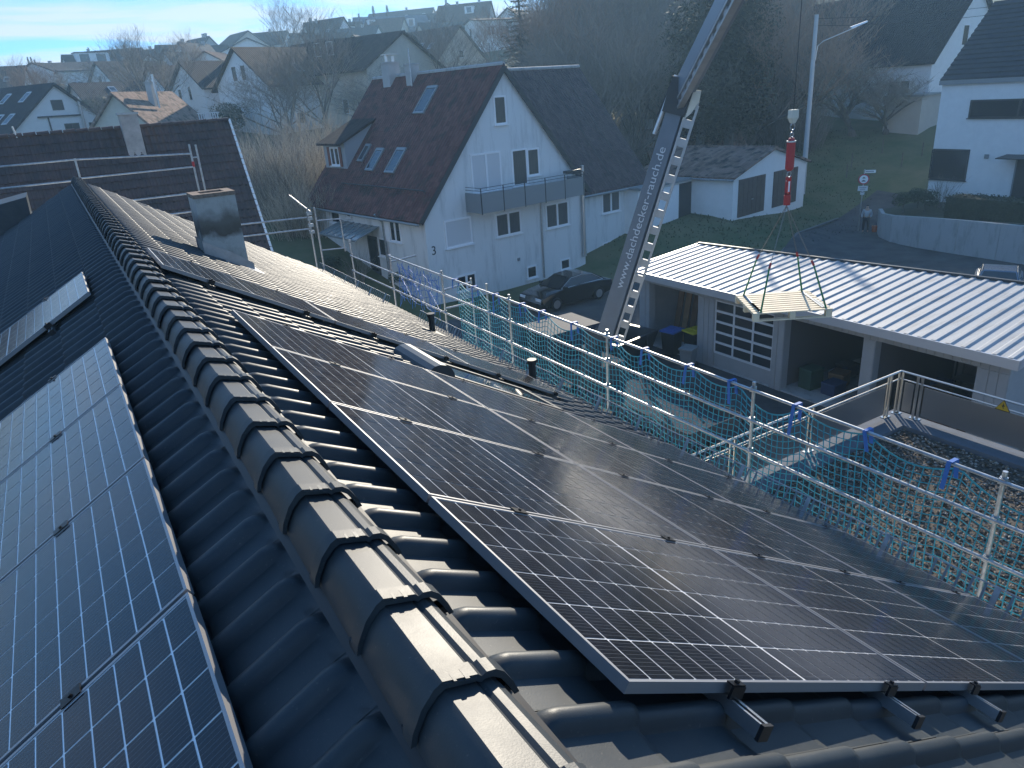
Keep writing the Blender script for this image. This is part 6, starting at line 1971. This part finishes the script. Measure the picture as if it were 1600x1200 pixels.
far_house('white house with brown roof squeezed behind the wide white gable', 258, 82, 178, 62, 9, 11, 5.0, 3.6, 'w', 'brown', None, (), [(0, 4, .7)])
far_house('white house with brown roof below the long white dormer', 470, 52, 190, 70, 9, 11, 5.0, 3.6, 'w', 'brown', None, (), [(0, 4, .7)])
far_house('white house with grey roof below the blue mansard', 590, 40, 200, -65, 9, 11, 5.0, 3.6, 'w', 'grey', None, (), [(0, 4, .7)])
far_house('cream house with dark roof below the long row house', 655, 36, 190, 66, 9, 11, 5.0, 3.6, 'c', 'dark', None, (), [(0, 4, .7)])
far_house('white gabled house on the skyline left of the conifer', 745, 18, 235, -20, 9, 11, 5.0, 3.6, 'w', 'dark', None, (), [(0, 4, .7)])
mst = thing('radio_mast', 'thin radio mast on the skyline', 'mast', at(461, 52, 250) - np.array([0, 0, 6]))
b = MB(); b.tube([(0, 0, 0), (0, 0, 11.5)], [.16, .05], 6); b.build('pole', MT['greymetal'], mst)
for z in (7.5, 9.5):
    b = MB(); b.tube([(-.6, 0, z), (.6, 0, z)], .05, 5); b.build('crossbar', MT['greymetal'], mst)

# ------------------------------------------------------------------ trees
def branchy(seed, H, spread, depth, up=.25, n0=5, thick=.022, trunk_f=.28, twigr=.010, curl=.35):
    """bare tree: returns (trunk mesh builder, crown mesh builder)"""
    rd = random.Random(seed)
    T, Cw = MB(), MB()

    def grow(p, d, L, r_, lev):
        n = 3 if lev < depth - 1 else 2
        pts, q = [p], p
        dd = d
        for k in range(n):
            dd = dd + np.array([rd.gauss(0, curl * .4), rd.gauss(0, curl * .4), rd.gauss(0, curl * .3) + up * .12])
            dd = dd / np.linalg.norm(dd)
            q = q + dd * L / n
            pts.append(q)
        rs = [r_ * (1 - .45 * k / n) for k in range(n + 1)]
        (T if lev <= 1 else Cw).tube(pts, rs, 7 if lev == 0 else (5 if lev == 1 else 3), caps=False)
        if lev >= depth: return
        nb = n0 if lev == 0 else rd.choice((3, 4, 4, 5))
        for k in range(nb):
            t_ = (.72 + .28 * k / nb) if lev == 0 else rd.uniform(.3, 1)
            i = min(n - 1, int(t_ * n)); f_ = t_ * n - i
            b0 = pts[i] + (pts[i + 1] - pts[i]) * f_
            az = rd.uniform(0, 6.283) if lev else 6.283 * k / nb + rd.uniform(-.4, .4)
            side = np.array([math.cos(az), math.sin(az), 0])
            nd = dd * (1 - spread) + side * spread + np.array([0, 0, up * rd.uniform(.2, 1)])
            nd /= np.linalg.norm(nd)
            grow(b0, nd, L * rd.uniform(.58, .82) if lev else H * rd.uniform(.30, .42), max(twigr, rs[i] * rd.uniform(.45, .62)), lev + 1)
    grow(np.array([0, 0, -.3]), np.array([0, 0, 1.]), H * trunk_f, H * thick, 0)
    return T, Cw


def whips(seed, H, n, lean=.45, r_=.010, base=.9):
    """clump of long upright shoots"""
    rd = random.Random(seed)
    T, Cw = MB(), MB()
    for k in range(n):
        az = rd.uniform(0, 6.283)
        p = np.array([math.cos(az), math.sin(az), 0]) * rd.uniform(0, base)
        d = np.array([math.cos(az) * rd.uniform(0, lean), math.sin(az) * rd.uniform(0, lean), 1.0])
        L = H * rd.uniform(.55, 1)
        pts = [p - np.array([0, 0, .2])]
        for j in range(4):
            d = d / np.linalg.norm(d)
            pts.append(pts[-1] + d * L / 4)
            d = d + np.array([rd.gauss(0, .12), rd.gauss(0, .12), rd.gauss(-.05, .08)])
        (T if k < n // 10 else Cw).tube(pts, [r_ * 1.7, r_ * 1.4, r_ * 1.1, r_ * .8, r_ * .5], 3, caps=False)
        for j in range(rd.choice((2, 3, 4))):
            i = rd.choice((1, 2, 3)); q = pts[i]
            dd = (pts[i + 1] - pts[i]); dd /= np.linalg.norm(dd)
            dd = dd + np.array([rd.gauss(0, .35), rd.gauss(0, .35), .1])
            Cw.tube([q, q + dd * L * .16, q + dd * L * .3 + np.array([0, 0, .1])], [r_ * .8, r_ * .6, r_ * .4], 3, caps=False)
    return T, Cw


def leafy(seed, Rx, Rz, n, size, lobes=9):
    """evergreen clump made of leaf sized blades in lobes"""
    rd = np.random.default_rng(seed)
    b = MB()
    cs = [(rd.uniform(-.6, .6, 3)) * np.array([Rx, Rx, Rz * .7]) + np.array([0, 0, Rz]) for _ in range(lobes)]
    for i in range(n):
        c = cs[rd.integers(0, lobes)]
        v = rd.normal(0, 1, 3); v /= np.linalg.norm(v)
        p = c + v * np.array([Rx, Rx, Rz * .8]) * .48 * rd.uniform(.6, 1) ** .5
        if p[2] < 0: continue
        t1 = rd.normal(0, 1, 3); t1 /= np.linalg.norm(t1); t2 = np.cross(v, t1)
        s_ = size * rd.uniform(.6, 1.4)
        b.add([p - t1 * s_, p + t2 * s_ * .5, p + t1 * s_, p - t2 * s_ * .5], [(0, 1, 2, 3)])
    return b


def conifer(seed, H, R0, tiers=26, size=.16):
    rd = random.Random(seed)
    T, b = MB(), MB()
    T.tube([(0, 0, -.3), (0, 0, H * .5), (0, 0, H)], [H * .022, H * .013, .02], 7, caps=False)
    for t_ in range(tiers):
        f_ = t_ / tiers
        z = H * (.08 + .9 * f_)
        rr_ = R0 * (1 - f_) ** .85 + .15
        nb = 9 if f_ < .6 else 6
        for k in range(nb):
            az = 6.283 * (k + rd.random()) / nb
            L = rr_ * rd.uniform(.7, 1.1)
            droop = rd.uniform(-.35, -.05) + .35 * f_
            d = np.array([math.cos(az), math.sin(az), droop]); s_ = np.array([-math.sin(az), math.cos(az), 0])
            o = np.array([0, 0, z])
            T.tube([o, o + d * L], [.03, .01], 3, caps=False)
            m_ = max(4, int(L / .13))
            for j in range(m_):
                q = o + d * L * (j + .4) / m_
                w_ = (.18 + .34 * (1 - j / m_)) * min(1, L / 2) + .08
                for sg in (-1, 1):
                    e = q + s_ * sg * w_ + d * w_ * .7 + np.array([0, 0, rd.uniform(-.12, .02)])
                    b.add([q, q + d * size * .8, e + d * size * .3, e - d * size * .3], [(0, 1, 2, 3)])
    return T, b


TREES = {}


def proto(key, T, Cw, m1, m2):
    TREES[key] = (T.mesh('trunk', m1) if T else None, Cw.mesh('crown', m2))


for i, (sd, H, sp, dp, up, n0) in enumerate(((1, 9, .62, 5, .28, 5), (2, 11, .50, 5, .40, 6), (3, 8, .70, 5, .18, 5))):
    T, Cw = branchy(sd, H, sp, dp, up, n0, twigr=.008)
    proto('bare%d' % i, T, Cw, MT['bark'], MT['twig'])
T, Cw = branchy(2, 11, .5, 5, .40, 6, twigr=.009)
proto('russet', T, Cw, MT['bark'], MT['twig_red'])
T, Cw = branchy(8, 7.5, .60, 5, .26, 7, thick=.040, trunk_f=.24, twigr=.011, curl=.45)
proto('apple', T, Cw, MT['bark'], MT['twig'])
for i in range(3):
    T, Cw = whips(30 + i, 4.6, 130 + 20 * i, .55, .012, 1.5)
    proto('whip%d' % i, T, Cw, MT['bark'], MT['twig_pale'] if i < 2 else MT['twig'])
T, Cw = whips(40, 2.0, 46, .8, .007, .4)
proto('bush', T, Cw, MT['bark'], MT['twig'])
T, Cw = conifer(4, 15, 3.6, 30)
proto('spruce', T, Cw, MT['bark'], MT['needle'])
T, Cw = conifer(5, 8, .85, 46, .17)
proto('cypress', T, Cw, MT['bark'], MT['needle'])
proto('shrub', MB().tube([(0, 0, -.2), (0, 0, .8)], .05, 5), leafy(6, 1.0, .8, 2600, .05), MT['bark'], MT['leaf'])
proto('shrub_big', MB().tube([(0, 0, -.2), (0, 0, 2.0)], .12, 5), leafy(7, 2.2, 2.2, 4200, .10, 14), MT['bark'], MT['leaf'])


T, Cw = MB().tube([(0, 0, -.3), (0, 0, 6), (.3, 0, 12)], [.32, .22, .08], 7), leafy(19, 2.6, 6.4, 15000, .10, 24)
proto('ivy', T, Cw, MT['bark'], MT['ivy'])


def plant(key, name, label, cat, p, sc=1.0, rz=None, group=None):
    r_ = thing(name, label, cat, p, random.uniform(0, 6.28) if rz is None else rz, group)
    T, Cw = TREES[key]
    r_.scale = (sc, sc, sc)
    for nm, me in (('trunk', T), ('crown', Cw)):
        if me is None: continue
        o = bpy.data.objects.new(nm, me); COL.objects.link(o); o.parent = r_
    return r_


def gpos(px, d):
    """terrain point in the direction of pixel column px (at mid height of the hill), d metres off"""
    a = at(px, 140, 10) - CAM
    az = math.atan2(a[0], a[1])
    x, y = CAM[0] + math.sin(az) * d, CAM[1] + math.cos(az) * d
    return np.array([x, y, elev(x, y)])


G1 = 'bare trees between the houses'
for i, (px, d, key, sc, lab) in enumerate((
        (190, 86, 'bare0', .85, 'bare tree right behind the old cream gable'), (228, 95, 'bare1', .95, 'bare tree before the rust red roof'), (255, 92, 'bare2', .9, 'forked bare tree between the cream gable and the blue black roof'),
        (430, 74, 'bare0', 1.15, 'bare tree standing before the half timbered house'), (455, 80, 'bare1', .9, 'slender bare tree at the right corner of the half timbered house'), (512, 78, 'bare1', 1.1, 'bare tree left of the chalet dormer'),
        (590, 80, 'bare0', 1.1, 'bare tree before the chalet gable'), (572, 86, 'bare2', 1.0, 'spreading bare tree under the chalet eaves'), (690, 96, 'bare1', 1.0, 'bare tree in front of the cream house, left one'), (722, 100, 'bare0', .9, 'bare tree in front of the cream house, right one'),
        (30, 118, 'russet', .7, 'russet bare tree at the far left edge'), (62, 126, 'russet', .65, 'russet bare tree above the slim roof windows'), (5, 112, 'bare0', .8, 'grey bare tree in the left corner'), (300, 150, 'russet', .8, 'orange brown bare tree behind the blue black roof'),
        (455, 180, 'bare1', 1.2, 'bare tree at the foot of the radio mast'), (495, 165, 'bare0', 1.0, 'bare tree under the brown roof with the long dormer'), (120, 140, 'bare2', .9, 'bare tree behind the house with slim roof windows'), (210, 140, 'bare1', .9, 'bare tree in front of the wide white gable'),
        (165, 135, 'bare0', .9, 'bare tree in front of the sagging dark roof'), (655, 150, 'bare2', 1.0, 'bare tree between the chalet gable and the row houses'), (760, 125, 'russet', .85, 'reddish bare tree left of the conifer'), (745, 110, 'bare2', .9, 'bare tree below the white cube house'))):
    plant(key, 'bare_tree', lab, 'tree', gpos(px, d) - np.array([0, 0, .2]), sc, None, G1)

G2 = 'brushwood thicket beside the white house'
WL = ['lowest', 'second', 'third', 'fourth', 'fifth', 'sixth', 'seventh', 'eighth', 'ninth', 'tenth', 'eleventh', 'twelfth', 'thirteenth', 'fourteenth', 'fifteenth', 'sixteenth', 'seventeenth', 'eighteenth', 'nineteenth', 'twentieth']
k = 0
for (px, d, sc) in ((365, 52, 1.15), (385, 54, 1.1), (405, 50, 1.15), (425, 53, 1.2), (445, 50, 1.15), (465, 54, 1.1), (485, 51, 1.2), (505, 55, 1.1), (398, 60, 1.3), (440, 61, 1.3), (480, 62, 1.3), (520, 60, 1.2), (415, 46, .75), (455, 46, .75), (490, 47, .75)):
    plant('whip%d' % (k % 3), 'brush_shrub', 'pale leafless shoots in the thicket left of the red roof, %s clump up the slope' % WL[k], 'shrub', gpos(px, d) - np.array([0, 0, .15]), sc, None, G2)
    k += 1
for (px, d, sc, lab) in ((284, 90, .6, 'dark evergreen shrub under the blue black roofed house'), (296, 88, .45, 'dense bush left of the white house wall'), (345, 90, 1.0, 'evergreen mass below the half timbered house'), (140, 108, 1.0, 'evergreen bush between the two gables at left'), (80, 135, 1.0, 'green bush in front of the white terraces'), (700, 92, .9, 'dark evergreen bush in front of the cream house'), (735, 90, .8, 'rounded dark bush right of the cream house'), (45, 82, .7, 'bush at the foot of the house with slim roof windows'), (12, 78, .8, 'yellow green bush at the left picture edge')):
    plant('shrub_big', 'evergreen_shrub', lab, 'shrub', gpos(px, d) - np.array([0, 0, .2]), sc, None, 'evergreen shrubs on the slope')
plant('spruce', 'conifer_tree', 'big shaggy conifer rising behind the red roof', 'tree', gpos(818, 88) - np.array([0, 0, .5]), 1.05, None)
for (px, py, d, lab) in ((582, 8, 236, 'tall narrow conifer on the skyline above the blue mansard'), (604, 7, 240, 'second narrow conifer on the skyline right of the tall one'), (137, 73, 214, 'pencil shaped cypress on the left skyline'), (145, 80, 216, 'shorter cypress beside the pencil shaped one'), (42, 88, 190, 'dark conifer behind the white gabled house, left'), (47, 88, 192, 'dark conifer behind the white gabled house, middle'), (53, 92, 190, 'dark conifer behind the white gabled house, right'), (182, 72, 232, 'narrow conifer on the skyline over the long dark roof'), (560, 20, 232, 'small conifer left of the tall narrow one')):
    tp = at(px, py, d)
    g_ = np.array([tp[0], tp[1], elev(tp[0], tp[1]) - .2])
    plant('cypress', 'conifer_tree', lab, 'tree', g_, max(.3, (tp[2] - g_[2]) / 8.0), None, 'narrow conifers on the skyline')

# the wooded slope behind the twin garage
rw = random.Random(77)
G3 = 'bare trees on the wooded slope'
k = 0
cols = np.linspace(846, 1262, 27)
for row, (d0, hgt) in enumerate(((66, 1.0), (78, 1.15), (92, 1.3))):
    for j, px in enumerate(cols):
        if (j + row) % 2 and row < 2: continue
        d = d0 + rw.uniform(-4, 4)
        key = rw.choice(('bare0', 'bare1', 'bare1', 'russet', 'bare2'))
        if row == 0 and 1010 < px < 1270: d += 6
        p = gpos(px + rw.uniform(-6, 6), d)
        plant(key, 'bare_tree', 'bare tree, %s rank of the wooded slope, %s from the left' % (('front', 'middle', 'back')[row], (WL + ['twenty-first', 'twenty-second', 'twenty-third', 'twenty-fourth', 'twenty-fifth', 'twenty-sixth', 'twenty-seventh'])[j].replace('lowest', 'first')), 'tree', p - np.array([0, 0, .3]), hgt * rw.uniform(.85, 1.15), None, G3)
for j, px in enumerate(np.linspace(850, 1262, 24)):
    p = gpos(px, 64 + (7 if px > 1010 else 0) + rw.uniform(-3, 6))
    plant('whip%d' % rw.choice((0, 2, 2)), 'brush_shrub', 'leafless undergrowth at the foot of the wooded slope, %s from the left' % (WL + ['twenty-first', 'twenty-second', 'twenty-third', 'twenty-fourth'])[j].replace('lowest', 'first'), 'shrub', p - np.array([0, 0, .2]), rw.uniform(.8, 1.25), None, 'undergrowth of the wooded slope')
for j, px in enumerate(np.linspace(860, 1250, 11)):
    p = gpos(px, 84 + rw.uniform(-6, 6))
    plant('shrub_big', 'evergreen_shrub', 'evergreen mass among the bare slope trees, %s from the left' % WL[j].replace('lowest', 'first'), 'shrub', p - np.array([0, 0, .3]), rw.uniform(1.2, 1.9), None, 'evergreen masses of the wooded slope')
for (x, y, sc, lab) in ((44.6, 44.4, 1.35, 'tall ivy clad tree behind the middle of the twin garage'), (47.2, 43.8, 1.42, 'tall ivy clad tree behind the right end of the twin garage'), (49.8, 47.0, 1.4, 'tall ivy clad tree left of the lamp mast')):
    plant('ivy', 'ivy_tree', lab, 'tree', (x, y, elev(x, y) - .2), sc, None, 'ivy clad trees of the wooded slope')
plant('apple', 'apple_tree', 'old spreading apple tree on the meadow before the tall white house', 'tree', np.array([60.4, 41.5, elev(60.4, 41.5) - .1]), 1.35, .6)
plant('apple', 'apple_tree', 'small fruit tree right of the spreading apple tree', 'tree', np.array([62.0, 39.6, elev(62.0, 39.6) - .1]), .95, 2.2)
plant('bare0', 'bare_tree', 'bare tree left of the street lamp mast', 'tree', gpos(1225, 80), 1.1, None, G3)

bk = thing('bucket', 'small orange bucket standing by the end of the garden wall', 'bucket', (43.75, 28.0, GZ + .06))
b = MB(); b.tube([(0, 0, 0), (0, 0, .38)], [.16, .21], 14); smooth_angle(b.build('pail', mat('orange_plastic', (.55, .13, .04), .5), bk), 50)
b = MB(); b.tube([(-.21, 0, .36), (-.12, 0, .52), (.12, 0, .52), (.21, 0, .36)], .012, 5); b.build('handle', MT['darkmetal'], bk)
# garden plants by the modern house
for i, (x, y, sc, lab) in enumerate(((43.9, 26.4, .9, 'low evergreen shrub at the curved end of the garden wall'), (44.8, 25.6, .95, 'round evergreen shrub behind the curved wall end'), (45.8, 26.6, .8, 'grey green shrub near the corner of the modern house'))):
    plant('shrub', 'evergreen_shrub', lab, 'shrub', (x, y, -7.25), sc, None, 'garden shrubs above the wall')
plant('bush', 'leafless_shrub', 'small leafless shrub against the white wall of the modern house', 'shrub', (46.6, 25.6, -7.2), 1.0)
hg = thing('clipped_hedge', 'dark clipped hedge above the concrete garden wall', 'hedge', (43.4, 17.5, -7.1))
rdh = np.random.default_rng(12)
for (y0_, y1_, h_) in ((19.0, 23.2, 1.2), (12.0, 19.0, 1.0)):
    b = MB()
    b.box((42.7, y0_, -7.3), (44.1, y1_, -7.1 + h_ * .88))
    n_ = int((y1_ - y0_) * 700)
    for i in range(n_):
        f_ = rdh.integers(0, 3)
        y = rdh.uniform(y0_, y1_); x = rdh.uniform(42.6, 44.2); z = rdh.uniform(-7.2, -7.1 + h_ * .9)
        if f_ == 0: x = 42.68 + rdh.normal(0, .05)
        elif f_ == 1: z = -7.1 + h_ * .9 + rdh.normal(0, .05)
        else: y = rdh.choice((y0_, y1_)) + rdh.normal(0, .05)
        t1 = rdh.normal(0, 1, 3); t1 /= np.linalg.norm(t1); t2 = np.cross(t1, rdh.normal(0, 1, 3)); t2 /= np.linalg.norm(t2) + 1e-6
        p = np.array([x, y, z]); s_ = rdh.uniform(.03, .07)
        b.add([p - t1 * s_, p + t2 * s_ * .6, p + t1 * s_, p - t2 * s_ * .6], [(0, 1, 2, 3)])
    b.build('hedge_block', MT['hedge'], hg, world=True)
# shrubs and pots in front of the white house door
for i, (px, py, key, sc, lab) in enumerate(((520, 425, 'shrub', .7, 'evergreen shrub below the glass door canopy'), (606, 420, 'shrub', .8, 'dark shrub at the foot of the downpipe of the white house'), (640, 455, 'shrub', .9, 'evergreen shrub at the near corner of the white house'), (560, 440, 'bush', .9, 'leafless shrub in the gap of the far scaffold'), (470, 370, 'bush', 1.2, 'dry leafless shrub beside the far scaffold posts'), (430, 345, 'bush', 1.3, 'dry leafless shrub on the grass left of the white house'))):
    plant(key, 'evergreen_shrub' if key == 'shrub' else 'leafless_shrub', lab, 'shrub', ground(px, py), sc, None, 'shrubs in front of the white house')
# grass tufts on the bank and meadow
b = MB()
rt2 = np.random.default_rng(8)
for i in range(14000):
    x, y = rt2.uniform(20, 62), rt2.uniform(28, 56)
    d = math.hypot(x, y); az = math.degrees(math.atan2(x, y))
    if not (38 < az < 57 and 40.5 < d < 78) : continue
    z = elev(x, y); h = rt2.uniform(.04, .14); a = rt2.uniform(0, 6.28)
    c_, s_ = math.cos(a) * .05, math.sin(a) * .05
    b.add([(x - c_, y - s_, z - .02), (x + c_, y + s_, z - .02), (x + s_ * .7, y - c_ * .7, z + h)], [(0, 1, 2)])
gt = b.build('grass', mat('grass_blade', (.035, .058, .018), .9, col2=(.085, .09, .04), nscale=.4), None)
tag(gt, None, None, None, 'stuff')

# ------------------------------------------------------------------ hazy winter air
HZ = 1
if HZ:
    b = MB(); b.box((-350, -350, -17), (350, 350, 48))
    hm = bpy.data.materials.new('haze_air'); hm.use_nodes = True
    t = hm.node_tree; t.nodes.clear()
    o_ = t.nodes.new('ShaderNodeOutputMaterial'); v_ = t.nodes.new('ShaderNodeVolumePrincipled')
    v_.inputs['Color'].default_value = (.42, .72, 1.0, 1)
    v_.inputs['Density'].default_value = HAZE_D
    v_.inputs['Anisotropy'].default_value = .35
    t.links.new(v_.outputs[0], o_.inputs['Volume'])
    ho = b.build('haze', hm, None, kind='stuff')
